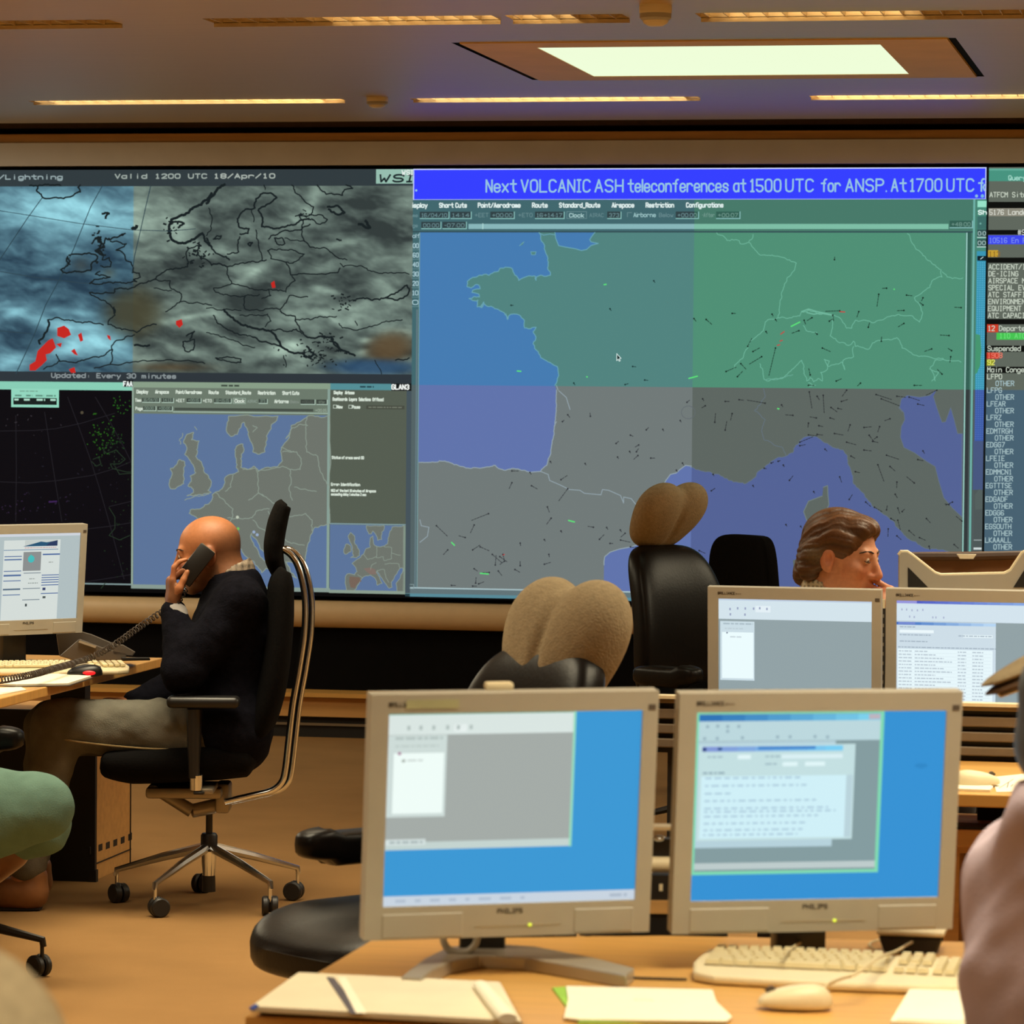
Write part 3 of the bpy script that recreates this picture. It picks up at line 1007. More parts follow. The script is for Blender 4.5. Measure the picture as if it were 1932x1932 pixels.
for st, wd in (('0,340 60,270 120,200 160,175', 5), ('20,380 50,480 40,570 0,620', 2), ('500,180 510,220', 2), ('420,380 430,300 470,260 560,250 610,290 550,340 470,380 450,400 490,500 480,540 580,560 680,545 800,500 890,470', 3.4), ('420,380 340,390 290,440 270,500 290,550 370,560', 3.2),
               ('370,560 360,600 290,605', 3), ('390,390 410,500', 2), ('430,570 450,660 480,840', 2.2), ('60,650 90,620 130,620 110,650 60,650', 2.6), ('360,690 400,680 380,710 360,690', 3), ('290,630 270,700 280,760 180,780', 2.6), ('0,640 30,700 80,770 170,800 200,830', 3), ('540,650 560,620 660,580 830,560 900,520', 2.6), ('590,640 660,640 680,690 630,700 590,640', 2.6),
               ('740,180 790,260 850,320 930,370 920,420 880,450 800,440 840,490 830,560 840,640 880,690 900,720', 2.4), ('960,180 1000,230 1040,260 1180,270 1200,220 1270,210 1210,180', 2.6), ('900,440 1000,440 1050,480 990,520 920,480', 2.4), ('1050,370 1140,360 1200,420 1120,430 1060,390', 4), ('1320,520 1420,550 1380,490', 5), ('1130,650 1170,660', 3),
               ('680,640 760,660 850,665', 2), ('530,750 640,735 740,740 850,780 800,830 720,860 660,840 560,820 530,750', 2.2), ('900,720 1040,730 1090,770 1140,810 1220,830', 2.2), ('1160,860 1190,890 1340,880 1400,920 1480,940 1620,945 1760,955', 2), ('180,890 330,860 440,850 520,830', 2.4), ('180,890 190,970 220,1030', 2.2), ('50,870 110,860 180,890', 3),
               ('690,850 720,900 730,960 860,950 1140,940 1160,900', 2.4), ('740,970 770,1010 710,1060 690,1110', 2.2), ('60,1075 220,1035 330,1060 440,1090 560,1085 690,1100', 2.2), ('60,1080 80,1110 200,1140 340,1140 460,1130', 2), ('340,1140 330,1250 480,1270 560,1250 640,1260 700,1180 720,1140 880,1150', 2.2), ('0,1250 160,1260 300,1270', 2), ('540,1090 560,1140 480,1165', 2),
               ('60,1310 90,1370 200,1440 330,1480 400,1500', 2.4), ('150,1260 230,1330 290,1380 400,1420 560,1450 600,1490 640,1560 700,1610', 4.2), ('290,1310 420,1310 530,1300 560,1360 510,1410', 2), ('640,1270 690,1310 770,1320 790,1390 830,1450 860,1490', 2.6), ('770,1350 900,1350 1030,1325 1130,1320', 2.2), ('560,1440 640,1430 690,1450 780,1430 830,1470', 2.4),
               ('700,1610 760,1640 830,1640 900,1680 930,1640 870,1580', 4), ('860,1490 940,1510 1010,1490 1080,1500 1100,1540 1150,1600', 3.4), ('1100,1540 1200,1620 1290,1660', 4), ('1300,1170 1360,1160 1440,1180 1550,1160 1660,1110 1740,1050 1760,1080 1740,1140 1660,1180 1560,1160', 3), ('1150,1380 1180,1420 1300,1440 1450,1400 1560,1360 1700,1350', 2), ('1290,1360 1310,1400', 2), ('670,1660 690,1760', 2), ('0,1460 130,1500 300,1560 420,1590', 2), ('80,1680 180,1670 300,1690 300,1720 180,1710 80,1680', 2.4), ('400,1500 500,1540 640,1580', 3), ('1640,1700 1760,1680', 2.4), ('1460,1700 1520,1820', 1.6)):
    W.line(rough(zr(st), 2.2, 3), wd, CO, 3)
rj = random.Random(5)
for cx_, cy_, sx_, sy_, n_ in ((1700, 790, 60, 60, 34), (870, 690, 30, 60, 26), (1490, 570, 30, 50, 18), (1900, 1560 - 0, 10, 10, 0)):
    for _ in range(n_):
        q = zl('%f,%f' % (rj.gauss(cx_, sx_), rj.gauss(cy_, sy_)))[0]
        W.line([q, (q[0] + rj.uniform(-5, 5), q[1] + rj.uniform(-3, 3))], rj.uniform(2, 4), CO, 3)
for cx_, cy_, sx_, sy_, n_ in ((960, 1650, 130, 60, 60), (1180, 1200, 50, 40, 24), (1060, 1510, 60, 30, 24), (860, 440, 40, 20, 10)):
    for _ in range(n_):
        q = zr('%f,%f' % (rj.gauss(cx_, sx_), rj.gauss(cy_, sy_)))[0]
        W.line([q, (q[0] + rj.uniform(-6, 6), q[1] + rj.uniform(-3, 3))], rj.uniform(1.5, 3.4), CO, 3)
RED = (196, 40, 34)
for st in ('500,1420 560,1400 600,1430 620,1480 560,1510 500,1490', '420,1530 460,1510 490,1590 440,1640 400,1650 410,1700 370,1740 310,1790 260,1790 260,1740 310,1710 330,1620 390,1560', '680,1480 710,1460 725,1530 700,1540', '620,1620 650,1600 680,1660 650,1650', '930,1480 960,1490 965,1530 940,1510', '1530,1360 1580,1345 1590,1390 1560,1420 1530,1390', '600,1780 650,1760 660,1810 620,1810', '490,1560 540,1550 530,1590'):
    W.poly(zl(st), RED, 4)
W.poly(zr('560,1030 590,1010 600,1070 570,1075'), RED, 4)

# ---------- radar picture, lower left panel
W.rect(-275, 724.5, 252, 740, (136, 206, 182), 2)
W.rect(-275, 740, 250, 1112, (11, 9, 15), 2)
W.rect(-275, 1111, 252, 1114, (120, 140, 140), 3)
W.rect(-275, 1114, 252, 1128, (8, 8, 9), 3)
GR = (34, 32, 38)
zb_ = lambda st: PL(Z(0, 710, 4.6, st))
for st in ('140,340 145,800 140,1260', '390,310 440,640 490,960 540,1260', '590,180 680,420 780,700 860,950 960,1300 1080,1760', '830,180 960,400 1080,620 1140,740', '0,475 300,470 480,455 700,410 1000,320', '0,915 250,925 500,905 800,860 1000,800 1140,740', '640,1340 960,1300 1140,1270', '700,1790 900,1760 1140,1720', '-900,500 -400,490 0,475', '-900,930 0,915', '-300,200 -310,1400', '-700,200 -760,1400', '950,1130 1140,1085'):
    W.line(zb_(st), 1.3, GR, 3)
rr_ = random.Random(3)
for cx_, cy_, sx_, sy_, n_, cc in ((870, 520, 60, 90, 60, (40, 92, 26)), (1050, 240, 40, 60, 24, (38, 96, 30)), (960, 680, 90, 70, 30, (34, 50, 36)), (1010, 560, 70, 50, 26, (30, 62, 28)), (200, 1130, 260, 60, 40, (42, 30, 52)), (560, 1000, 380, 260, 36, (30, 28, 38)), (1050, 1400, 70, 300, 30, (28, 42, 28)), (300, 420, 200, 60, 14, (52, 48, 54))):
    for _ in range(n_):
        x, y = rr_.gauss(cx_, sx_), rr_.gauss(cy_, sy_)
        if -900 < x < 1140 and 160 < y < 1800:
            q = zb_('%f,%f' % (x, y))[0]
            a = rr_.uniform(0, 6.28); L = rr_.uniform(0.6, 3)
            W.line([q, (q[0] + L * math.cos(a), q[1] + L * math.sin(a))], rr_.uniform(1, 2.4), cc, 4)
for st in ('940,590 900,640 930,670 1010,640 1090,720 1040,760 960,760 980,800 1100,830 1140,830', '800,740 840,780 880,760 860,700 810,720', '1000,780 1040,850 1140,840', '950,1140 1000,1220 1000,1320 950,1380 1040,1420 1130,1380', '880,1840 920,1790'):
    W.line(zb_(st), 1.4, (36, 52, 38), 4)
q = zb_('715,315')[0]; W.dot(q[0], q[1], 3, (84, 76, 60), 5)
W.line(zb_('430,1090 495,1085'), 3, (60, 34, 84), 5)
W.rect(22, 738, 112, 774, (146, 214, 190), 4)
W.smudge(38, 72, 743, 2.2, (120, 170, 150), 5, 1)
for a, e in ((29, 42), (50, 62), (68, 84), (88, 106)):
    W.smudge(a, e, 751.5, 3, (92, 140, 122), 5, 2)
W.rect(26, 756, 108, 769, (24, 34, 32), 5)
for a, e in ((28, 36), (46, 57), (70, 86), (96, 106)):
    W.smudge(a, e, 759.5, 3.6, (180, 226, 205), 6, 3)
W.rect(233, 720, 252, 733, (10, 14, 14), 7)
W.text('FAA', 234, 731.5, 8.5, (232, 240, 236), 8, fit=16, w=2.2)

# ---------- small flight map, lower left
W.rect(250, 723, 626, 1128, 'bar', 5)
W.rect(250, 723, 624, 734, (136, 158, 136), 6)
W.smudge(418, 452, 729, 3.4, (62, 74, 64), 7, 4)
W.rect(250, 723, 253, 1118, (150, 172, 156), 7)
W.rect(250, 1112, 626, 1120, (134, 152, 144), 8)
W.rect(250, 1120, 777, 1128, (9, 9, 10), 8)
W.rect(619, 734, 624, 1116, (136, 160, 150), 8)
W.rect(254, 784, 620, 1114, 'sea', 6)
WH = (214, 226, 212)
x = 259
for wd_, st in ((22, 'Display'), (24, 'Airspace'), (48, 'Point/Aerodrome'), (17, 'Route'), (46, 'Standard_Route'), (32, 'Restriction'), (31, 'Short Cuts')):
    pass
for x, st, ln in ((259, 'Display', 21), (294, 'Airspace', 25), (333, 'Point/Aerodrome', 48), (395, 'Route', 18), (427, 'Standard_Route', 47), (488, 'Restriction', 32), (534, 'Short Cuts', 31)):
    W.text(st, x, 745, 6, WH, 7, fit=ln, w=1.5)
def field(x0, x1, y0, y1, st, col=(120, 140, 126)):
    W.rect(x0, y0, x1, y1, (60, 68, 62), 7)
    W.rect(x0, y1 - 1.5, x1, y1, (176, 200, 184), 8); W.rect(x1 - 1.5, y0, x1, y1, (176, 200, 184), 8)
    W.text(st, x0 + 3, y1 - 3, 5, col, 8, fit=x1 - x0 - 8, w=1.0)
W.text('Time', 256, 761, 5.5, WH, 7, fit=11, w=1.2); field(269, 303, 754, 763, '16/04/10'); field(306, 329, 754, 763, '14:13')
W.text('+EET', 333, 761, 5.5, WH, 7, fit=16, w=1.0); field(353, 381, 754, 763, '+00:15'); W.text('+ETO', 384, 761, 5.5, WH, 7, fit=16, w=1.0); field(405, 438, 754, 763, '16+15:15')
W.frame(441, 753, 464, 763, 1, (156, 178, 162), 7); W.text('Clock', 444, 761, 6, WH, 8, fit=18, w=1.5); W.text('AIRAC', 468, 761, 5, (136, 152, 140), 7, fit=18, w=1.0); field(489, 506, 754, 763, '373')
W.text('Airborne', 519, 761, 6, WH, 7, fit=26, w=1.4); W.text('Below', 549, 761, 5, (130, 142, 132), 7, fit=16, w=1.0); field(568, 596, 754, 764, '+00:15', (84, 92, 84)); field(598, 619, 754, 764, '-After', (104, 116, 104))
W.text('Page', 257, 777, 5.5, WH, 7, fit=13, w=1.2); field(271, 296, 770, 779, '00:00'); field(298, 327, 770, 779, '+00:00')
W.rect(330, 772, 592, 777, (70, 78, 70), 7); W.rect(327, 779, 619, 781, (160, 182, 166), 7); W.text('+00:15', 596, 777, 5, (150, 166, 150), 7, fit=21, w=1.0)
ze = lambda st: PL(Z(250, 720, 4.829, st))
LINE = (138, 152, 140)
LAND = []
LAND.append('880,315 1330,315 1300,370 1270,390 1250,450 1225,500 1215,590 1210,640 1140,660 1100,640 1090,560 1060,490 1050,430 1020,370 990,420 960,480 900,500 870,470 865,400')
LAND.append('1600,315 1800,315 1800,1180 1800,1290 1720,1310 1660,1330 1620,1420 1590,1520 1570,1640 1480,1660 1400,1640 1440,1720 1500,1790 1420,1760 1340,1640 1250,1590 1160,1490 1110,1420 1090,1380 1080,1420 1110,1490 1160,1580 1230,1640 1270,1700 1220,1700 1180,1740 1140,1680 1070,1620 1000,1540 940,1490 920,1420 880,1400 780,1440 760,1520 650,1600 590,1640 520,1640 500,1500 540,1430 620,1420 700,1420 690,1340 640,1260 560,1220 520,1200 530,1170 620,1160 720,1090 730,1030 780,1000 830,960 850,870 930,840 970,820 950,740 940,660 950,590 1010,570 1020,620 990,700 990,780 1060,800 1110,770 1150,820 1230,780 1330,770 1370,720 1360,600 1410,540 1440,470 1450,400')
LAND.append('500,1040 560,1010 540,960 510,950 540,910 530,860 580,830 570,790 540,740 510,690 480,660 500,600 470,560 500,480 560,460 540,530 610,540 590,620 580,680 640,760 660,830 700,880 720,940 690,990 720,1010 640,1030')
LAND.append('430,710 480,730 470,800 470,930 400,970 350,975 340,920 360,860 350,790 390,770')
for st in LAND:
    rg = ze(st); rg = rough(rg + [rg[0]], 2.0, 3)
    W.poly(rg[:-1], 'land', 7)
    W.line(rg, 1.6, LINE, 9)
W.poly(ze('1660,1340 1740,1320 1770,1400 1770,1560 1680,1620 1590,1620 1600,1480'), 'sea', 8)
for st in ('1010,800 1130,790 1150,900 1150,1010 1200,1040', '1150,810 1370,770 1440,800 1450,900 1430,980 1460,1080', '1060,1080 1150,1015 1220,1050 1300,1110 1400,1120', '760,1010 850,1100 920,1160 910,1250 870,1310', '870,1240 1000,1250 1100,1230 1130,1180 1250,1160', '1440,800 1530,800 1540,700 1500,640 1370,640', '1590,640 1690,680 1700,770 1760,900 1800,960', '1480,960 1560,980 1680,1000', '1590,320 1580,420 1590,560 1590,640', '1360,600 1470,640', '1400,1230 1500,1220 1580,1200 1640,1260 1640,1360', '1260,1310 1330,1400 1420,1460 1570,1490', '920,850 900,960 850,1000', '480,1080 560,1050 700,1025', '1100,1260 1180,1340 1260,1380', '1240,1180 1280,1260', '1440,470 1400,520 1450,430 1520,390 1600,400', '1100,400 1140,420 1100,460', '430,540 460,470', '440,570 440,540', '570,410 590,440'):
    W.line(rough(ze(st), 1.6, 3), 1.5, LINE, 9)
for x_, y_, c_ in ((965, 1340, (120, 190, 90)), (880, 1310, (110, 180, 120)), (960, 1235, (190, 200, 180)), (1110, 1370, (150, 170, 200)), (1140, 1395, (150, 170, 200))):
    q = ze('%d,%d' % (x_, y_))[0]; W.dot(q[0], q[1], 3, c_, 10)

# ---------- message window and mini map
W.rect(624, 723, 777, 1120, (86, 94, 82), 6)
W.rect(624, 723, 741, 735, (84, 142, 150), 7); W.smudge(680, 706, 729, 3, (36, 66, 76), 8, 5)
W.rect(739, 722, 777, 736, (22, 26, 26), 8); W.text('GLAN3', 740, 733, 8.5, (240, 244, 240), 9, fit=32, w=2.2)
for st, x, y, ln in (('Display', 631, 743, 16), ('Airbase', 652, 743, 17), ('Dashboards', 629, 755.5, 27), ('Layers', 660, 755.5, 14), ('Selections', 678, 755.5, 22), ('Offload', 704, 755.5, 20), ('New', 637, 770, 10), ('Pause', 666, 770, 14)):
    W.text(st, x, y, 5.5, WH, 8, fit=ln, w=1.5)
for x in (630, 659): W.frame(x, 764, x + 6, 770, 1, (190, 204, 190), 8)
W.rect(692, 764, 764, 771, (72, 76, 66), 7); W.smudge(696, 760, 767.5, 2.4, (112, 118, 104), 8, 6)
W.text('Status of areas send: 00', 628, 866, 5, WH, 8, fit=60, w=1.3)
W.text('Error: Identification', 627, 917, 5, WH, 8, fit=54, w=1.4)
W.text('N62 of the last 10 minutes of Airspace', 627, 928.5, 4.6, WH, 8, fit=84, w=1.3)
W.text('exceeding delay 1 minutes 2 sec', 627, 935.5, 4.6, WH, 8, fit=66, w=1.3)
zm = lambda st: PL(Z(610, 970, 10.733, st))
W.rect(625, 991, 763, 1117, 'sea', 7); W.rect(625, 988, 768, 990.5, (124, 150, 154), 8); W.rect(763, 991, 768, 1117, (128, 146, 132), 8)
for st in ('880,230 1240,230 1230,330 1190,360 1190,510 1110,530 1080,430 1040,370 1010,340 980,400 930,400 900,340', '1400,260 1640,230 1640,1580 1500,1560 1480,1400 1560,1300 1600,1200 1640,1100 1560,1090 1500,1200 1440,1300 1380,1380 1400,1480 1340,1500 1240,1370 1160,1260 1100,1140 1080,1180 1150,1300 1200,1400 1100,1440 1060,1300 1000,1260 960,1230 860,1250 800,1290 740,1380 680,1500 600,1560 480,1540 450,1400 460,1250 490,1210 640,1230 690,1160 640,1050 590,1000 660,940 740,890 830,800 870,700 960,670 950,560 960,480 1010,440 1020,560 1060,640 1140,660 1250,640 1310,600 1320,480 1350,380',
           '560,880 620,850 600,800 590,720 590,640 540,540 510,440 560,370 640,440 640,580 700,680 740,760 740,840 680,880', '480,600 560,640 570,760 450,810 420,760 450,660'):
    rg = zm(st); rg = rough(rg + [rg[0]], 1.2, 2); W.poly(rg[:-1], 'land', 8); W.line(rg, 1.2, LINE, 9)
for st in ('830,820 900,920 1000,900 1080,860', '1080,640 1090,760 1080,880 1220,860 1240,940', '1240,660 1390,680 1390,900 1240,940', '1390,790 1570,830', '1250,1010 1400,1000 1540,1010 1560,1090', '960,1130 1000,1020 1080,980', '1100,1140 1240,1120 1270,1240 1330,1380', '800,1290 760,1260 700,1220'):
    W.line(rough(zm(st), 1, 2), 1.1, LINE, 9)
W.poly(zm('540,1260 740,1280 780,1360 700,1400 640,1500 560,1480 530,1360'), (118, 100, 88), 9)
W.poly(zm('820,1100 960,1080 1060,1120 1080,1220 960,1220 880,1160'), (128, 112, 104), 9)
W.rect(624, 1115, 768, 1121, (138, 156, 142), 9)
W.rect(768, 736, 777, 1118, (70, 84, 92), 8)

# ---------- main map
BR = 1856
W.rect(777, 317.5, BR, 376, (54, 64, 255), 6)
W.rect(777, 317.5, BR, 319.5, (205, 215, 252), 7); W.rect(777, 374.5, BR, 376, (150, 165, 240), 7); W.rect(777, 318, 779, 376, (190, 202, 250), 7); W.rect(BR - 2, 318, BR, 376, (190, 202, 250), 7)
BT = (150, 196, 226)
W.dot(783, 358, 2.2, BT, 8)
yb = 361
for st, xa, xb in (('Next', 915, 971), ('VOLCANIC', 981, 1110), ('ASH', 1120, 1172), ('teleconferences', 1182, 1370), ('at', 1381, 1403), ('1500', 1413, 1469), ('UTC', 1479, 1530), ('for', 1546, 1581), ('ANSP.', 1592, 1668), ('At', 1678, 1705), ('1700', 1714, 1772), ('UTC', 1782, 1832)):
    W.text(st, xa, yb, 22, BT, 8, fit=xb - xa, w=3.2, rnd=True)
W.text('f', 1842, yb, 22, BT, 8, fit=10, w=3.2, rnd=True)
W.line([(BR - 3, 349), (BR - 5.5, 354), (BR - 3, 360)], 3, BT, 8)
W.dot(1838, 370, 3, (140, 190, 225), 8); W.dot(1849, 370, 3.4, (120, 180, 225), 8)
W.rect(777, 376, BR, 1128, 'bar', 4)
mt = (222, 238, 236)
for st, x, ln in (('isplay', 777, 27), ('Short Cuts', 827, 51), ('Point/Aerodrome', 900, 79), ('Route', 1002, 28), ('Standard_Route', 1053, 76), ('Airspace', 1152, 41), ('Restriction', 1216, 52), ('Configurations', 1292, 69)):
    W.text(st, x, 390, 8, mt, 7, fit=ln, w=2.0)
def fld(x0, x1, y0, y1, st):
    W.rect(x0, y0, x1, y1, 'fld', 6); W.rect(x0, y1 - 2, x1, y1, (130, 182, 178), 7); W.rect(x1 - 2, y0, x1, y1, (130, 182, 178), 7)
    W.text(st, x0 + 4, y1 - 4, 6.5, 'dim', 8, fit=x1 - x0 - 9, w=1.2)
W.text('me', 777, 408, 6, 'dim', 7, fit=9, w=1.2)
fld(790, 846, 398, 412, '16/04/10'); fld(848, 888, 398, 412, '14:14'); W.text('+EET', 894, 408, 7, 'dim', 7, fit=25, w=1.2); fld(923, 969, 398, 412, '+00:00'); W.text('+ETO', 976, 408, 7, 'dim', 7, fit=26, w=1.2); fld(1007, 1063, 398, 412, '16+14:17')
W.frame(1067, 398, 1104, 411, 1.2, 'dim', 7); W.text('Clock', 1072, 408.5, 7, (170, 205, 205), 8, fit=27, w=1.5); W.text('AIRAC', 1110, 408, 6.5, 'dim', 7, fit=26, w=1.0); fld(1143, 1170, 398, 412, '373'); W.line([(1181, 408), (1181, 400), (1189, 400)], 1.3, 'dim', 7)
W.text('Airborne', 1193, 408, 7.5, (150, 190, 192), 7, fit=41, w=1.5); W.text('Below', 1241, 408, 7, 'dim', 7, fit=26, w=1.2); fld(1272, 1316, 398, 412, '+00:00'); W.text('-After', 1322, 408, 7, 'dim', 7, fit=23, w=1.2); fld(1348, 1394, 398, 412, '+00:07')
W.text('ge', 777, 427, 6, 'dim', 7, fit=9, w=1.2); fld(793, 831, 417, 431, '00:00'); fld(833, 879, 417, 431, '-07:00')
W.rect(882, 421, 1786, 430.5, 'sld', 6); W.rect(908, 420, 910, 431, (170, 212, 210), 7); fld(1788, 1832, 415, 429, '+48:00')
W.rect(777, 434.5, 1832, 437, (52, 78, 84), 6)
MX0, MX1, MY0, MY1 = 791, 1818, 437, 1108
W.rect(MX0, MY0, MX1, MY1, 'land', 5)
for k, st in enumerate(('00', '60', '40', '30', '20', '10', '0')):
    y = 466 + k * 17.8
    W.text(st, 778, y, 8, 'dim2', 7, fit=10, w=1.6); W.line([(776, y + 4), (789, y + 4), (789, y - 10)], 1.2, 'dim', 7)
W.text('alf', 777, 447, 7, 'dim2', 7, fit=13, w=1.2)
W.rect(785, 582, 788, 1110, (100, 122, 128), 6); W.rect(789.5, 437, 791, 1108, (120, 158, 160), 7)
W.rect(777, 1107, 1832, 1109.5, (168, 192, 196), 7); W.rect(777, 1109.5, 1836, 1120, (98, 116, 120), 6); W.rect(768, 1119, 1836, 1125, (88, 138, 152), 8); W.rect(768, 1125, 1900, 1128, (10, 10, 12), 9)
W.frame(776, 1102, 784, 1110, 1.2, 'dim', 8)
W.rect(MX1 + 1.5, 437, MX1 + 4, 1108, (150, 200, 190), 7); W.rect(MX1 + 4, 437, 1829, 1108, 'fld', 6); W.rect(1832, 376, 1836, 1120, (110, 176, 166), 7)
za = lambda st: PL(Z(770, 310, 3.513, st))
zbb = lambda st: PL(Z(770, 710, 3.513, st))
zc = lambda st: PL(Z(1300, 710, 3.057, st))
zd = lambda st: PL(Z(1300, 310, 3.057, st))
breton = rough(za('870,452 880,490 905,560 925,610 930,660 930,700 945,735 920,742 880,735 855,745 850,770 845,742 800,740 760,755 735,770 710,735 690,690 660,683 610,690 600,710 560,722 540,735 520,728 480,735 430,750 395,775 393,812 420,820 445,800 470,800 480,825 430,835 425,850 470,860 475,880 435,878 405,890 440,905 465,900 460,945 490,950 500,915 520,938 560,945 600,962 640,985 665,1025 680,995 740,1000 770,1030 775,1085 815,1090 850,1080 830,1110 850,1150 830,1190 850,1230 880,1280 930,1310 990,1340 1000,1400 975,1465'), 1.6, 2)
bisc = rough(zbb('985,90 985,200 975,300 965,400 945,520 920,590 880,630'), .8, 3)
spain = rough(zbb('810,635 700,610 650,622 600,610 580,590 500,605 400,608 300,580 210,560 150,570 75,570'), 1.2, 3)
W.poly([(MX0, MY0)] + [(breton[0][0], MY0)] + breton + bisc + spain + [(MX0, spain[-1][1])], 'sea', 6)
seine = za('975,452 980,490 1000,540 1050,550 1110,560 1150,572 1185,565 1215,538 1262,525 1215,515 1205,500 1225,470 1240,452')
W.poly([(seine[0][0], MY0)] + seine[1:-1] + [(seine[-1][0], MY0)], 'sea', 6)
W.poly(za('755,520 775,510 760,535 740,540'), 'land', 7); W.poly(za('815,580 850,580 840,600 820,600'), 'land', 7)
med = zbb('1300,1250 1300,1225 1305,1195 1340,1165 1400,1145 1480,1130 1540,1110 1570,1030 1600,900 1650,830 1690,770 1690,730 1710,690 1740,650 1780,640 1800,620 1840,590 1880,595')
med2 = rough(zc('10,525 70,545 120,550 180,570 230,600 280,610 320,620 350,605 385,580 390,560 450,510 500,475 560,460 600,440 615,400 650,365 690,345 740,350 790,385 830,410 890,425 915,460 920,510 940,560 950,620 990,660 1030,710 1070,760 1130,800 1190,850 1230,900 1290,950 1350,985 1450,1000 1575,1040'), 1.6, 3)
W.poly([(PT((1140, 1065))[0], MY1)] + med + med2 + [(MX1, med2[-1][1]), (MX1, MY1)], 'sea', 6)
adr = zc('1430,75 1390,110 1330,120 1260,110 1225,130 1215,180 1240,210 1245,250 1225,290 1220,350 1240,410 1300,440 1370,490 1420,520 1440,600 1470,700 1520,760 1575,812')
adr2 = zc('1575,330 1550,330 1530,250 1510,180 1480,262 1460,265 1430,180 1410,115')
W.poly(adr + [(MX1, adr[-1][1]), (MX1, adr2[0][1])] + adr2, 'sea', 7)
cors = zc('775,640 800,630 802,680 808,740 780,800 720,840 680,830 662,780 690,720 770,690')
W.poly(cors, 'land', 8); W.poly(zc('600,1060 640,1050 655,1100 650,1180 610,1170'), 'land', 8)
ML = 'coast'
for p in (breton, bisc + spain, seine, med, cors):
    W.line(p, 1.7, ML, 9)
for p in (med2, adr + adr2):
    W.line(p, 1.2, 'coast2', 9)
W.line(za('870,455 900,470 940,462 975,468'), 1.5, ML, 9)
W.line(za('740,540 770,515'), 1.4, ML, 9); W.line(za('815,580 850,580 845,600 820,600 815,580'), 1.2, ML, 9)
for st in ('985,60 995,90', '1000,95 1050,140 1075,220', '985,300 970,330', '880,630 930,650 940,690 1010,720 1070,750 1140,755 1170,775 1280,785 1290,750 1330,755 1410,790 1430,840 1430,800 1480,810 1520,860 1560,850', '80,1100 130,1060 140,1000 90,990 80,950', '460,945 462,910', '485,950 505,912 480,945', '660,1030 650,990'):
    W.line(zbb(st) if not st.startswith(('460', '485', '660')) else za(st), 1.5, ML, 9)
for st in ('160,395 220,440 270,435 300,460 345,450 370,480 415,525 500,530 560,545 620,570 600,620 565,660 545,720 525,800 515,885', '345,450 370,405', '515,885 580,885 640,875 650,850 690,840 740,860 830,870 880,895 910,945 940,945 960,900 1020,900 1060,915 1130,890 1210,865 1290,875 1330,910 1345,870 1330,810 1300,770 1390,710 1410,665 1460,650 1455,610 1400,570 1360,530 1310,490 1280,440 1260,400', '1460,620 1490,650 1520,660 1580,655',
           '515,885 440,910 430,960 370,1010 340,1060 310,1120 260,1180', '830,880 815,990 870,1030 920,1045 950,1020 960,1050 1040,1065 1060,1030 1110,1015 1200,1000 1230,1060 1300,1100 1400,1115 1480,1130 1570,1142', '660,930 690,965 740,970', '410,1150 430,1220 450,1250 540,1235 600,1180 650,1130 660,1180 680,1250 700,1230 720,1255 745,1235 770,1250 760,1200 800,1180 780,1125 810,1135 800,1165 880,1140 900,1185 890,1130 950,1110 950,1050', '690,1260 730,1275 690,1280', '1400,1250 1440,1200 1390,1180 1420,1130 1480,1130', '1420,1250 1400,1190'):
    W.line(rough(zd(st), 2, 3), 1.3, ML, 9)
for st in ('650,850 690,835 740,850 790,860 830,868', '680,855 720,865 760,858 830,872'):
    W.line(zd(st), 2.2, ML, 9)
for st in ('430,70 440,120 400,170 380,200 440,250 420,310 440,370 500,400 540,410 560,460', '1210,180 1230,205', '440,20 520,15 600,-10'):
    W.line(rough(zc(st), 1.6, 3), 1.2, 'coast2', 9)
c_ = PT((1299, 778)); W.line([(c_[0] + 13 * math.cos(a), c_[1] + 12 * math.sin(a)) for a in np.linspace(0, 6.28, 20)], 1.3, (98, 106, 110), 9)
# aircraft: a dot and a trail of short dashes
AC = 'ac'
def plane(x, y, ang, L, col=AC, r=1.7):
    W.dot(x, y, r, col, 10)
    n = max(1, int(L / 5))
    for k in range(n):
        a0, a1 = 2 + k * L / n, 2 + k * L / n + L / n * 0.72
        W.line([(x + a0 * math.cos(ang), y + a0 * math.sin(ang)), (x + a1 * math.cos(ang), y + a1 * math.sin(ang))], 1.3, col, 10)
ra = random.Random(11)
for st in ('100,895,.7,14', '250,860,0,6', '340,1050,-1.1,16', '370,1080,-.5,14', '420,1110,2.6,26', '500,1060,1.8,52', '215,1195,-.4,20', '280,1225,-.8,14', '300,1150,.8,14', '480,865,1,3', '500,895,1,3', '445,965,1,3', '840,550,-1.5,4', '1140,715,3.1,8', '1095,750,1.7,22', '1255,755,.1,10', '1350,770,2,6', '1350,812,3.8,8', '1240,843,3.1,12', '1240,918,2.6,12', '1035,940,-1.3,9', '980,850,1.9,10', '870,845,3.1,26', '830,870,1.4,10', '810,905,-.6,8', '740,980,3.8,4', '1110,1020,-1.5,8', '1400,1065,2.8,14', '1500,988,3.2,16', '1515,1075,3.7,8', '1510,1110,1.7,10', '1460,1210,3.9,12', '1570,827,3.2,12', '700,1215,-1.8,12', '850,1250,-.4,10', '990,1262,2.4,8', '635,960,2.8,14', '710,885,2.6,10', '665,900,1.2,8', '770,1060,.4,16', '30,890,.9,6', '1300,1275,0,14', '690,1275,0,10'):
    x, y, a, L = map(float, st.split(','))
    q = zd('%f,%f' % (x, y))[0]; plane(q[0], q[1], a, L)
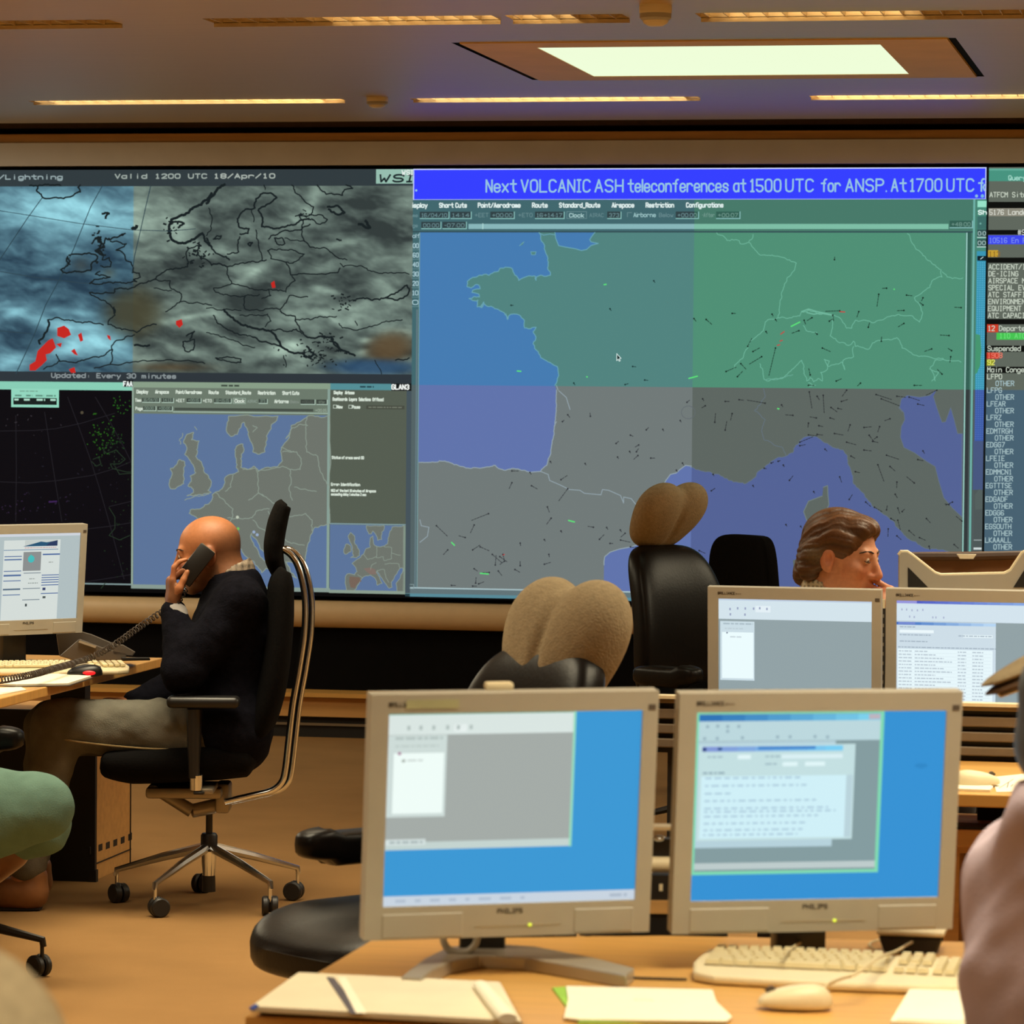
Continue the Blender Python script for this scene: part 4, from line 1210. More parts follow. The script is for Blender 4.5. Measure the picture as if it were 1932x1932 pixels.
for st in ('80,130,1,3', '95,170,2.6,8', '210,145,0,8', '290,135,.1,9', '440,155,3.3,34', '150,265,-1.5,16', '250,215,1.8,12', '210,310,-1.4,16', '535,165,1,3', '600,225,3.2,14', '695,90,1.4,30', '775,110,1.5,32', '740,115,1,8', '910,80,2.2,14', '820,180,.6,14', '860,185,.2,8', '880,145,-.3,12', '690,270,1.7,8', '735,240,3.3,12', '815,240,.3,9', '930,280,1.9,12', '750,285,.2,8', '1010,295,-.1,14', '1100,290,1.9,10', '1080,105,.3,30', '1110,130,.35,36', '1200,115,.1,16', '1270,120,.3,20', '1430,80,2.7,22', '1320,160,.2,12', '1160,245,2.8,10', '840,330,.15,16', '910,380,.25,18', '1040,340,.9,14', '1060,375,.2,10', '1085,350,2.5,6', '1010,425,.1,14', '1140,455,.3,24', '1090,510,1.2,32', '1160,520,.7,12', '1200,610,1.6,10', '1300,615,3.8,18', '1190,680,1,8', '1320,480,.2,10', '1350,430,1,5', '640,380,-.4,26', '690,338,.1,16', '740,335,.1,10', '640,400,-.2,10', '785,420,.7,5', '935,460,.5,9', '960,550,.2,9', '870,580,1.2,10', '475,500,-.4,4', '435,530,.2,3', '515,490,-.3,3', '545,512,1,2', '580,600,-.9,10', '130,660,-.6,9', '370,630,1,2', '720,665,1,2', '140,565,1,2', '925,710,-1,10', '1020,725,.7,12', '1070,755,.5,16', '1140,770,-1.4,8', '1205,760,1.2,10', '1205,830,1.3,18', '1165,820,.5,9', '1230,780,-.8,6', '1370,820,.8,10', '1270,890,.7,14', '1330,930,.4,12', '1150,880,1.6,14', '1200,920,.7,10', '1520,725,2.7,14', '1500,740,3.3,8', '1385,980,1.3,6', '1530,970,.7,10', '560,855,1,2', '645,865,1,2', '690,830,1,2', '60,1005,.4,12', '45,1035,-1,8', '1575,835,3.8,14'):
    x, y, a, L = map(float, st.split(','))
    q = zc('%f,%f' % (x, y))[0]; plane(q[0], q[1], a, L)
for st in ('1060,255,.9,6', '1025,300,-.7,3', '1210,265,-1.7,6', '1690,352,1,2', '1475,390,.4,5', '1580,355,-.8,6', '1380,445,-.7,6', '1530,455,2.6,8', '1515,500,-1,7', '1470,498,1,2', '1525,525,2.4,10', '1390,535,1,2', '1610,542,0,8', '1175,578,1,2', '945,565,1,2', '1820,575,1,4', '1780,622,1,2', '1805,293,1,2', '1850,172,-.7,6', '690,627,0,12', '810,637,1,3', '690,705,2.0,12', '820,725,.5,12', '1015,685,-.6,14', '1060,745,2.2,28', '925,865,1.2,10', '950,940,2.2,14', '535,910,2.75,34', '440,985,2.0,16', '190,990,.75,28', '380,1068,3.4,12', '265,1150,2.3,12', '1230,1000,3.3,10', '1318,1002,1,3', '1408,1018,1,3', '1270,1080,-.8,12', '1440,1040,2.4,10', '1410,1085,.2,18', '1340,1107,0,5', '1475,1130,.1,14', '1015,1025,1,2', '905,1082,1,2', '745,1105,1.4,4', '935,1180,1.4,4', '905,1245,-.3,12', '745,1255,-1.6,9', '710,1280,.5,10', '430,1150,-.6,16', '480,1130,.4,18', '560,1180,.7,24', '640,1225,2.5,10', '610,1195,.6,16', '580,1250,-1.5,18', '600,1290,.9,10', '630,1180,1.3,10', '440,1275,.6,8', '540,1300,3.1,12', '450,1370,-1.5,10', '470,1375,-.4,10', '290,1385,0,8', '430,1390,0,8', '685,935,0,3', '1340,958,1,3', '1630,772,1,3', '1490,1340,.1,6', '1570,1430,.1,6', '1100,1450,1,3', '1440,1460,-.3,6'):
    x, y, a, L = map(float, st.split(','))
    q = (zbb if y < 1320 or x < 600 else za)('%f,%f' % (x, y))[0]
    if st in ('685,935,0,3', '1340,958,1,3', '1630,772,1,3', '1490,1340,.1,6', '1570,1430,.1,6', '1100,1450,1,3', '1440,1460,-.3,6'):
        q = za('%f,%f' % (x, y))[0]
    plane(q[0], q[1], a, L)
GN = (92, 226, 120)
for (fz, st) in ((za, '725,1370 750,1372'), (za, '1300,798 1315,796'), (zbb, '1065,955 1105,965'), (zbb, '290,1100 310,1120'), (zbb, '480,1305 535,1310'), (zd, '590,935 640,910'), (zd, '0,1235 50,1222'), (zd, '1183,720 1185,722'), (zc, '512,186 520,188'), (za, '1185,1408 1190,1410')):
    W.line(fz(st), 2.4, GN, 10)
for (fz, st) in ((zd, '530,980 550,965'), (zd, '525,1020 540,1015'), (zd, '510,1045 525,1040'), (zd, '870,850 900,852'), (zbb, '1520,1080 1560,1078'), (zbb, '630,1185 640,1180')):
    W.line(fz(st), 2.0, (190, 70, 66), 10)
q = za('1385,1255')[0]; cu = [(0, 0), (0, 12), (2.5, 9.5), (4.5, 13), (6, 12), (4.2, 8.8), (7.4, 8)]
W.poly([(q[0] + a * 1.1, q[1] + b * 1.1) for a, b in cu], (20, 40, 40), 10)
W.line([(q[0] + a * 1.1, q[1] + b * 1.1) for a, b in cu], 1.1, (220, 240, 236), 11, True)

# ---------- strip right of the map, and the list window
N0 = len(W.t)
W.rect(1838, 376, BR + 1, 1160, 'strip', 5)
W.rect(1840, 379, 1857, 391, (150, 226, 200), 6); W.text('Sh', 1842, 404.5, 7.5, (220, 245, 236), 7, fit=15, w=2)
W.rect(1840, 408, 1857, 432, (62, 110, 104), 6); W.dot(1846, 422, 2, (110, 170, 160), 7)
for y, st in ((444, '0:0'), (462, '00')):
    W.rect(1840, y - 11, 1857, y + 4, (52, 84, 82), 6); W.text(st, 1842, y, 7, (170, 200, 196), 7, fit=14, w=1.2); W.rect(1840, y + 3, 1857, y + 5, (180, 214, 206), 7)
W.rect(1840, 474, 1857, 832, 'grid', 6)
W.rect(1841, 483, 1857, 492, (18, 34, 40), 7); W.line([(1847, 489), (1852, 485)], 1.5, (190, 215, 215), 8)
for k in range(int((832 - 496) / 4.2)):
    y = 496 + k * 4.2
    for xx in (1842.5, 1846.7, 1850.9, 1855):
        W.dot(xx, y, 1.15, 'gdot', 8, 5)
W.poly([(1840, 630), (1848, 632), (1851, 660), (1849, 690), (1843, 704), (1840, 706)], (70, 150, 112), 9)
W.rect(1838, 832, BR + 1, 924, (72, 88, 128), 6)
W.poly([(1842, 934), (1850, 922), (1856, 925), (1857, 960), (1843, 962)], (84, 96, 94), 6)
W.rect(1841, 1018, 1856, 1020, (150, 160, 160), 6); W.rect(1841, 1033, 1856, 1037, (206, 216, 216), 6)
W.rect(BR + 1, 310, BR + 5, 1160, (16, 20, 20), 7)
LX = BR + 5
W.rect(LX, 310, 2375, 1160, 'list', 5)
W.rect(LX, 318, 2375, 322, (96, 170, 150), 6); W.rect(LX, 322, 2375, 342, (72, 148, 128), 6); W.text('Query Tool', 1898, 340, 8.5, (160, 216, 200), 7, mono=True, fit=66, w=1.6)
tx = (196, 206, 190)
BK = (14, 16, 14)
ty = 0
def row(st, y, x=LX + 2, col=tx, h=9, bg=None, by=None, bx=None):
    if bg: W.rect(bx[0] if bx else LX, by[0], bx[1] if bx else 2375, by[1], bg, 6)
    W.text(st, x, y, h, col, 8, mono=True, fit=len(st) * 7.0 - 1, w=1.5)
row('ATFCM Situation', 372)
W.rect(LX, 381, 2375, 393, BK, 6)
row('5176 Landed', 405, col=(214, 216, 204), bg=(140, 138, 124), by=(393, 408))
W.rect(LX, 434, 2375, 443, BK, 6); row('#So', 443, 1917, col=(200, 206, 196))
row('10516 En Route', 458, col=(120, 140, 240), bg=(62, 72, 236), by=(444, 461))
row('113', 484, col=(140, 104, 40), bg=(196, 156, 52), by=(472, 485), bx=(LX, LX + 19))
W.rect(LX, 486, 2375, 496, BK, 6)
for k, st in enumerate(('ACCIDENT/INCIDENT', 'DE-ICING', 'AIRSPACE MANAGEMENT', 'SPECIAL EVENT', 'ATC STAFFING', 'ENVIRONMENTAL', 'EQUIPMENT NON ATC', 'ATC CAPACITY')):
    row(st, 508 + 13.1 * k)
W.rect(LX, 602, 2375, 612, BK, 6)
W.rect(LX, 612, LX + 21, 627, (206, 62, 40), 6); row('12 Departed', 624)
row('110 ATC', 638, LX + 24, (110, 220, 120), bg=(70, 196, 82), by=(628, 641), bx=(LX + 18, 2375))
row('Suspended Flights', 662, bg=BK, by=(652, 664))
row('1908', 675, col=(236, 120, 100), bg=(196, 60, 44), by=(665, 677), bx=(LX, LX + 23)); row('92', 688, col=(230, 232, 110), bg=(146, 152, 40), by=(678, 690), bx=(LX, LX + 13))
row('Main Congestion', 702, bg=BK, by=(692, 704))
t2 = (164, 190, 194)
y = 715.0
for st in ('LFPO', 'LFPG', 'LFEAR', 'LFRZ', 'EDMTRGH', 'EDGG7', 'LFEIE', 'EDMMCN1', 'EGTTTSE', 'EDGADF', 'EDGG6', 'EGSOUTH', 'LKAAALL'):
    row(st, y, col=tx if y < 720 else t2); row('OTHER', y + 12.9, LX + 18, col=t2); y += 25.7

W.t[N0:] = [(tuple((x, PT((x, y))[1]) for x, y in pts), col, l) for pts, col, l in W.t[N0:]]

# ---------- build the wall of display panels
vw = thing('video_wall', 'long wall of seamless display panels showing maps, flight lists and satellite pictures', 'video wall', (Uf(1042), YW, 0))
TINT = {  # per panel: map ground, sea, window bars
    'land': {(0, 1): (112, 122, 108), (1, 1): (110, 116, 108), (2, 0): (82, 132, 128), (3, 0): (80, 144, 118), (2, 1): (113, 122, 121), (3, 1): (94, 103, 98)},
    'sea': {(0, 1): (92, 118, 152), (1, 1): (92, 116, 154), (2, 0): (70, 124, 178), (3, 0): (70, 124, 178), (2, 1): (97, 116, 172), (3, 1): (84, 99, 150)},
    'bar': {(0, 1): (112, 128, 112), (1, 1): (108, 122, 108), (2, 0): (66, 104, 110), (3, 0): (72, 122, 106), (2, 1): (84, 100, 102), (3, 1): (74, 88, 88)},
    'fld': {(2, 0): (50, 66, 70), (3, 0): (52, 96, 84), (2, 1): (60, 70, 72), (3, 1): (52, 58, 60)},
    'dim': {(2, 0): (104, 138, 142), (3, 0): (110, 150, 138), (2, 1): (130, 150, 150), (3, 1): (120, 140, 140)},
    'dim2': {(2, 0): (164, 196, 204), (3, 0): (110, 150, 138), (2, 1): (130, 150, 150), (3, 1): (120, 140, 140)},
    'sld': {(2, 0): (136, 182, 186), (3, 0): (126, 190, 166)},
    'coast': {(2, 0): (104, 162, 178), (3, 0): (112, 182, 156), (2, 1): (146, 162, 170), (3, 1): (112, 126, 124)},
    'coast2': {(3, 1): (100, 114, 126), (3, 0): (106, 170, 150), (2, 1): (130, 146, 160)},
    'ac': {(2, 0): (26, 52, 52), (3, 0): (16, 34, 26), (2, 1): (48, 50, 56), (3, 1): (40, 42, 46)},
    'strip': {(3, 0): (72, 136, 118), (4, 0): (72, 136, 118), (3, 1): (84, 92, 92), (4, 1): (78, 88, 88)},
    'grid': {(3, 0): (58, 150, 180), (4, 0): (58, 150, 180), (3, 1): (62, 92, 166), (4, 1): (62, 92, 166)},
    'gdot': {(3, 0): (80, 168, 204), (4, 0): (96, 178, 212), (3, 1): (78, 108, 190), (4, 1): (84, 116, 190)},
    'list': {(4, 0): (96, 104, 94), (4, 1): (72, 98, 114)},
}
for ci in range(5):
    for ri in range(2):
        x0, x1, y0, y1 = COLS[ci], COLS[ci + 1], ROWS[ri], ROWS[ri + 1]
        ua, ub, va, vb = Uf(x0), Uf(x1), Vf(y1), Vf(y0)
        b = MB().box(((ua + ub) / 2, YW + 0.2, (va + vb) / 2), (ub - ua, 0.4, vb - va))
        pan = b.build('display_panel', m_black, vw, world=True, smooth=False)
        def colour(k, key=(ci, ri)):
            if isinstance(k, str):
                d = TINT[k]
                return lin(d.get(key) or next(iter(d.values())))
            return lin(k)
        ex = None
        if ri == 0 and ci < 2:
            e = sat_grid(x0, x1)
            off = vw.location
            ex = ([(p[0] - off[0], p[1] - off[1] + 0.004 * 0, p[2] - off[2]) for p in e[0]], e[1], e[2])
        W.clip(x0, y0, x1, y1).build('picture', M_PIC, pan, lambda a, c, h: (Uf(a) - vw.location[0], -0.004 - h, Vf(c)), colour, 0.0004, extra=ex)

# ================================================================== DESKS AND OFFICE THINGS
def slab(pxs, z0, th, name, m, parent=None, bevel=0.0):
    """flat piece lying at height z0 whose outline was read from the photo"""
    b = MB()
    pts = [on_z(x, y, z0 + th) for x, y in pxs]
    b.prism([(p.x, p.y) for p in pts], z0, z0 + th)
    area = sum(pts[i - 1].x * pts[i].y - pts[i].x * pts[i - 1].y for i in range(len(pts)))
    if area < 0:
        b.f = [f[::-1] for f in b.f]
    return b.build(name, m, parent, world=True, smooth=False, bevel=bevel)

def at(px, d, z=0.0):
    p = pix(px, 1000, d)
    return Vector((p.x, p.y, z))

# ---- monitors
def mon_text(p, st, x, y, h, fit):
    p.text(st, x, y, h, (58, 50, 42), 1, fit=fit, w=h * 0.2)

def monitor(label, corner, d, yaw, tilt, picture, w=0.465, h=0.389, desk=0.735, foot='arc', group='desk monitors', corner_x=0.0, led=True, neck=0.09):
    """corner: photo point of the middle (corner_x=0) or an end (+-0.5) of the lower edge; yaw: world angle of the screen's width"""
    P = pix(corner[0], corner[1], d)
    zb = P.z - desk
    T = Matrix.Translation((0, -0.06, zb + h / 2)) @ Matrix.Rotation(math.radians(tilt), 4, 'X')
    R = Matrix.Rotation(yaw, 4, 'Z')
    q = R @ (T @ Vector((corner_x * w, -0.016, -h / 2)))
    t = thing('monitor', label, 'monitor', (P.x - q.x, P.y - q.y, desk), yaw, group)
    bl, br, bt, bb = w * 0.062, w * 0.055, h * 0.078, h * 0.135
    b = MB()
    for x0, x1, z0, z1 in ((-w / 2, -w / 2 + bl, -h / 2, h / 2), (w / 2 - br, w / 2, -h / 2, h / 2), (-w / 2 + bl, w / 2 - br, h / 2 - bt, h / 2), (-w / 2 + bl, w / 2 - br, -h / 2, -h / 2 + bb)):
        b.box(((x0 + x1) / 2, 0.0, (z0 + z1) / 2), (x1 - x0, 0.032, z1 - z0))
    b.xf(T).build('bezel', m_beige, t, smooth=False)
    b = MB()
    b.add([(-w / 2 + .004, .016, -h / 2 + .004), (w / 2 - .004, .016, -h / 2 + .004), (w / 2 - .004, .016, h / 2 - .004), (-w / 2 + .004, .016, h / 2 - .004),
           (-w * .36, .062, -h * .34), (w * .36, .062, -h * .34), (w * .36, .062, h * .34), (-w * .36, .062, h * .34)],
          [(0, 1, 5, 4), (1, 2, 6, 5), (2, 3, 7, 6), (3, 0, 4, 7), (4, 5, 6, 7), (3, 2, 1, 0)])
    b.xf(T).build('rear_shell', m_beige, t, smooth=False, bevel=0.006)
    sx0, sx1, sz0, sz1 = -w / 2 + bl, w / 2 - br, -h / 2 + bb, h / 2 - bt
    scr = MB().box(((sx0 + sx1) / 2, -0.004, (sz0 + sz1) / 2), (sx1 - sx0, 0.012, sz1 - sz0)).xf(T).build('screen', m_bplast, t, smooth=False)
    SW, SH = sx1 - sx0, sz1 - sz0
    def fn(x, y, hh):
        return tuple(T @ Vector((sx0 + SW * x / 1000, -0.0105 - hh, sz1 - SH * y / 800)))
    picture.clip(0, 0, 1000, 800).build('picture', M_PIC, scr, fn, lin, 0.00012)
    # two shallow lids of the chin, name of the maker, controls
    for sg in (-1, 1):
        x0, x1 = (0.23 * w, 0.44 * w) if sg > 0 else (-0.44 * w, -0.16 * w)
        MB().rbox(((x0 + x1) / 2, -0.0155, -h / 2 + bb * 0.42), (x1 - x0, 0.004, bb * 0.74), 0.0015, 1).xf(T).build('chin_lid', m_beige, t, smooth=False)
    MB().box((0.035 * w, -0.0158, -h / 2 + bb * 0.34), (0.30 * w, 0.002, 0.002)).xf(T).build('button_strip', m_silver, t, smooth=False)
    pr = Pic()
    mon_text(pr, 'PHILIPS', 0, 0, 7, 40)
    x0 = -0.04 * w
    pr.build('maker_name', M_PRINT, t, lambda a, c, hh: tuple(T @ Vector((x0 + a * .001, -0.0165 - hh, -h / 2 + bb * 0.72 - c * .001))), lin, 0.0002)
    pr = Pic()
    mon_text(pr, 'BRILLIANCE', 0, 0, 6, 44)
    pr.smudge(46, 62, -2, 2, (120, 108, 92), 1, 3)
    pr.build('model_name', M_PRINT, t, lambda a, c, hh: tuple(T @ Vector((-0.44 * w + a * .001, -0.0165 - hh, h / 2 - bt * 0.62 - c * .001))), lin, 0.0002)
    MB().box((w / 2 - br * 0.42, -0.0162, h / 2 - bt * 0.85), (0.012, 0.001, 0.009)).xf(T).build('corner_badge', m_grey, t, smooth=False, label='small grey corner badge')
    if led:
        MB().rbox((0.075 * w, -0.0162, -h / 2 + bb * 0.34), (0.006, 0.003, 0.005), 0.001, 1).xf(T).build('power_light', m_led, t, smooth=False, label='small yellow green power light')
    if neck:
        MB().rbox((0, 0.035, zb * 0.5 + 0.05), (neck, 0.045, zb + 0.10), 0.008, 2).build('neck', m_bplast, t, label='black neck')
    if foot == 'plate':
        MB().rbox((0, 0.01, 0.008), (0.24, 0.17, 0.016), 0.007, 2).build('foot', m_silver, t)
    elif foot == 'arc':
        pts = []
        for a in np.linspace(-1, 1, 15):
            pts.append((0.20 * a, 0.045 - 0.10 * abs(a) ** 1.6))
        b = MB()
        n = len(pts)
        for k in range(n - 1):
            (xa, ya), (xb, yb_) = pts[k], pts[k + 1]
            za = 0.006 + 0.018 * (1 - abs(pts[k][0]) / 0.2) ** 0.6
            zb2 = 0.006 + 0.018 * (1 - abs(pts[k + 1][0]) / 0.2) ** 0.6
            b.add([(xa, ya - .027, 0), (xb, yb_ - .027, 0), (xb, yb_ + .027, 0), (xa, ya + .027, 0), (xa, ya - .027, za), (xb, yb_ - .027, zb2), (xb, yb_ + .027, zb2), (xa, ya + .027, za)],
                  [(0, 1, 5, 4), (1, 2, 6, 5), (2, 3, 7, 6), (3, 0, 4, 7), (4, 5, 6, 7), (3, 2, 1, 0)])
        b.build('foot', m_silver, t, angle=30)
    return t

BLUE = (60, 152, 212)
GREY = (164, 171, 167)
LT = (218, 230, 226)
def grad(p, x0, x1, y0, y1, c0, c1, l, n=8):
    for k in range(n):
        t = (k + .5) / n
        p.rect(x0 + (x1 - x0) * k / n, y0, x0 + (x1 - x0) * (k + 1) / n, y1, tuple(c0[i] + (c1[i] - c0[i]) * t for i in range(3)), l)

p1 = Pic()
p1.rect(0, 0, 1000, 800, BLUE, 0)
p1.rect(0, 4, 736, 566, GREY, 1); p1.rect(0, 0, 736, 90, LT, 2); p1.rect(0, 0, 736, 7, (110, 170, 150), 3)
for x in (75, 122, 172, 226, 268, 318): p1.rect(x, 52, x + 12, 70, (176, 190, 186), 3)
p1.rect(258, 48, 308, 80, (236, 244, 242), 2)
p1.rect(0, 92, 232, 430, (206, 220, 216), 2); p1.rect(26, 165, 222, 415, (240, 253, 248), 3)
p1.smudge(30, 215, 104, 10, (178, 192, 188), 3, 1); p1.smudge(30, 200, 136, 8, (190, 204, 200), 3, 2); p1.smudge(60, 140, 195, 8, (206, 216, 212), 4, 3); p1.dot(48, 166, 7, (170, 120, 150), 4); p1.dot(64, 196, 7, (150, 160, 150), 4)
p1.rect(0, 534, 736, 566, (196, 212, 208), 2); p1.rect(4, 522, 160, 546, (214, 226, 224), 3); p1.smudge(20, 150, 534, 9, (160, 176, 176), 4, 5)
p1.rect(728, 0, 738, 568, (150, 220, 190), 4)
p1.rect(0, 758, 1000, 800, (200, 212, 224), 2); p1.smudge(50, 560, 779, 12, (176, 190, 206), 3, 6, 1.5); p1.smudge(900, 970, 779, 12, (170, 184, 200), 3, 7)

p2 = Pic()
p2.rect(0, 0, 1000, 800, (54, 146, 212), 0)
p2.rect(0, 0, 752, 690, (128, 218, 178), 1); p2.rect(12, 10, 738, 676, (132, 156, 160), 2)
grad(p2, 12, 738, 12, 40, (40, 110, 180), (130, 215, 240), 3); p2.rect(690, 14, 736, 36, (190, 180, 190), 4)
p2.rect(12, 40, 738, 124, (188, 216, 222), 3)
for x, y in ((40, 62), (80, 60), (120, 62), (164, 62), (120, 82), (30, 112), (80, 112), (180, 110), (320, 108), (370, 108), (470, 108), (520, 110)): p2.rect(x, y - 6, x + 12, y + 6, (150, 178, 190), 4)
p2.rect(12, 126, 560, 575, (182, 210, 220), 4); p2.rect(16, 140, 640, 545, (196, 224, 226), 5)
grad(p2, 28, 590, 146, 168, (132, 150, 214), (120, 210, 246), 6); p2.rect(250, 148, 480, 160, (66, 132, 204), 7); p2.rect(30, 150, 44, 166, (40, 60, 120), 7); p2.rect(90, 150, 106, 162, (40, 80, 140), 7)
p2.smudge(50, 110, 190, 7, (160, 186, 196), 6, 1); p2.rect(170, 182, 222, 200, (226, 246, 248), 6); p2.smudge(280, 340, 190, 7, (156, 184, 194), 6, 2); p2.rect(345, 182, 590, 200, (218, 240, 244), 6); p2.smudge(280, 330, 222, 7, (156, 184, 194), 6, 3); p2.rect(350, 214, 410, 232, (224, 246, 248), 6); p2.rect(440, 214, 520, 232, (224, 246, 248), 6)
p2.smudge(34, 120, 258, 8, (140, 168, 180), 6, 4)
p2.rect(28, 272, 616, 536, (208, 240, 248), 6)
for k, (y, xe) in enumerate(((280, 430), (312, 450), (345, 150), (376, 490), (408, 540), (422, 570), (442, 500), (472, 450), (500, 440), (520, 420))):
    p2.smudge(44, xe, y, 7, (170, 200, 218), 7, k + 10, 0.8)
p2.rect(608, 272, 634, 536, (186, 212, 220), 7)
p2.rect(12, 640, 738, 668, (190, 204, 204), 5)
p2.poly([(880, 238), (895, 226), (930, 228), (936, 240), (910, 250)], (48, 136, 200), 3)

p3 = Pic()
p3.rect(0, 0, 1000, 800, (146, 162, 166), 0)
p3.rect(0, 0, 1000, 140, (212, 228, 236), 1); p3.rect(0, 0, 1000, 12, (190, 206, 226), 2)
for x, y in ((70, 72), (120, 66), (170, 66), (225, 66), (72, 108), (168, 108), (265, 62), (312, 66)): p3.rect(x, y - 8, x + 10, y + 8, (150, 160, 190), 3)
p3.rect(242, 46, 340, 90, (228, 240, 246), 2)
p3.rect(10, 155, 235, 560, (204, 222, 230), 2); p3.rect(22, 230, 228, 546, (236, 252, 254), 3); p3.smudge(30, 225, 172, 10, (170, 188, 198), 3, 1); p3.smudge(40, 160, 205, 8, (190, 206, 214), 3, 2); p3.smudge(75, 150, 262, 9, (200, 214, 220), 4, 3); p3.dot(55, 235, 6, (120, 130, 150), 5)

p4 = Pic()
p4.rect(0, 0, 1000, 800, (146, 162, 166), 0)
p4.rect(0, 0, 1000, 140, (212, 228, 238), 1); grad(p4, 0, 1000, 0, 20, (70, 80, 190), (150, 190, 235), 2, 12); p4.rect(0, 0, 130, 20, (150, 150, 220), 3)
for x, y in ((30, 62), (60, 62), (95, 66), (130, 66), (165, 62), (80, 110), (110, 112), (230, 112), (250, 112), (300, 112)): p4.rect(x, y - 7, x + 8, y + 7, (168, 178, 206), 3)
p4.rect(0, 142, 640, 800, (206, 222, 232), 2); grad(p4, 0, 640, 146, 166, (60, 110, 190), (190, 220, 246), 3); p4.rect(10, 148, 120, 162, (120, 140, 210), 4)
p4.rect(20, 200, 240, 220, (236, 248, 252), 3)
for y, a, e in ((180, 20, 120), (234, 20, 220), (234, 400, 620), (278, 20, 200), (318, 10, 640)): p4.smudge(a, e, y, 7, (160, 176, 190), 4, y)
p4.rect(430, 226, 620, 244, (234, 248, 252), 3)
p4.rect(8, 330, 620, 700, (232, 248, 252), 3)
for k in range(15):
    y = 345 + k * 23
    p4.rect(12, y + 10, 610, y + 11.5, (206, 222, 230), 4)
    for a, e in ((14, 100), (118, 200 + (k * 53) % 160), (396, 450), (490, 560)): p4.smudge(a, e, y, 7, (176, 190, 202), 4, k)

p5 = Pic()
p5.rect(0, 0, 1000, 800, (176, 190, 192), 0); p5.rect(0, 0, 1000, 26, (206, 212, 220), 1)
p5.rect(230, 60, 800, 800, (212, 220, 216), 1)
p5.rect(440, 62, 770, 112, (196, 204, 200), 2); p5.poly([(420, 118), (520, 96), (600, 76), (660, 84), (770, 70), (770, 118)], (40, 84, 116), 3); p5.poly([(650, 118), (700, 80), (770, 66), (770, 118)], (44, 60, 96), 4)
p5.smudge(440, 760, 132, 7, (200, 150, 150), 2, 1); p5.smudge(230, 780, 150, 6, (90, 124, 160), 2, 2, .05)
p5.rect(430, 170, 610, 345, (138, 142, 142), 2); p5.dot(510, 236, 34, (70, 186, 186), 3, 12); p5.poly([(505, 190), (480, 240), (540, 240)], (74, 190, 186), 3)
for x0, x1, ys, c in ((240, 415, (205, 232, 236, 340, 376, 384, 430, 560), (86, 112, 156)), (440, 615, (362, 505, 610), (130, 142, 150)), (625, 800, (190, 195, 385, 408, 430, 452, 478, 556), (76, 104, 156))):
    for y in ys: p5.rect(x0, y, x1, y + 8, c, 2)
p5.rect(640, 505, 670, 530, (60, 70, 110), 3); p5.rect(645, 585, 675, 605, (80, 90, 90), 3); p5.rect(470, 650, 490, 675, (70, 80, 80), 3); p5.smudge(500, 560, 420, 8, (150, 158, 154), 2, 4); p5.smudge(490, 590, 460, 8, (140, 150, 146), 2, 5); p5.smudge(690, 740, 270, 8, (150, 156, 150), 2, 6); p5.rect(240, 505, 415, 520, (90, 110, 130), 2)

mon1 = monitor('near desk monitor with a grey window, white side pane and pale taskbar', (958.5, 1766), 5.75, YAW + math.radians(15.4), 6.0, p1, foot=None, neck=0)
mon2 = monitor('near desk monitor behind the white keyboard, showing a text dialog edged in green', (1534, 1757), 5.86, YAW + math.radians(10.8), 6.0, p2, foot=None, neck=0.085)
mon3 = monitor('monitor in the middle row showing one small white pane on grey', (1498, 1390), 9.5, YAW - math.radians(12), 4.5, p3, w=.452, desk=0.74, foot='plate')
mon4 = monitor('monitor in the middle row showing a window with a table of rows', (1835, 1395), 9.45, YAW - math.radians(12), 4.5, p4, w=.452, desk=0.74, foot='plate')
mon5 = monitor('monitor on the caller\'s desk showing a web page with a teal picture', (155, 1193), 11.95, YAW + math.radians(39), 5.0, p5, w=0.42, h=0.357, desk=0.74, foot='plate', corner_x=0.5, led=False)

# stand of the near left monitor: bowed silver foot, black neck with a cable ring
ft = [(757, 1842), (800, 1808), (845, 1786), (915, 1779), (1010, 1785), (1120, 1806), (1197, 1826), (1182, 1839), (1090, 1823), (990, 1806), (905, 1802), (852, 1812), (814, 1830), (795, 1844)]
slab(ft, 0.735, 0.022, 'foot', m_silver, mon1, bevel=0.003)
pn = on_z(903, 1790, 0.757)
b = MB().rbox((pn.x, pn.y + 0.03, 0.80), (0.075, 0.05, 0.13), 0.008, 2, Matrix.Rotation(YAW, 3, 'Z'))
b.build('neck', m_bplast, mon1, world=True, label='black neck')
rc = pix(868, 1770, 5.84)
b = MB().tube([rc + RT * (0.027 * math.cos(a)) + Vector((0, 0, 0.024 * math.sin(a))) for a in np.linspace(0, 2 * math.pi, 24, endpoint=False)], 0.006, 8, closed=True)
b.build('cable_ring', m_beige, mon1, world=True)
p = on_z(838, 1320, 0.735)
# sticker strip on the top bezel and a clip on top of the near left monitor
T1 = Matrix.Translation((0, -0.06, mon1.location.z * 0 + (pix(958.5, 1766, 5.75).z - 0.735) + 0.389 / 2)) @ Matrix.Rotation(math.radians(6), 4, 'X')
b = MB().box((-0.145 + 0.01, -0.0168, 0.389 / 2 - 0.0155), (0.084, 0.0008, 0.014)).xf(T1)
b.build('sticker', mat('sage_sticker', (176, 178, 140), 0.7), mon1, smooth=False, label='pale green sticker on the top bezel')
b = MB().rbox((-0.02, 0.02, 0.389 / 2 + 0.005), (0.045, 0.02, 0.012), 0.004, 2).xf(T1)
b.build('top_clip', m_cream, mon1)

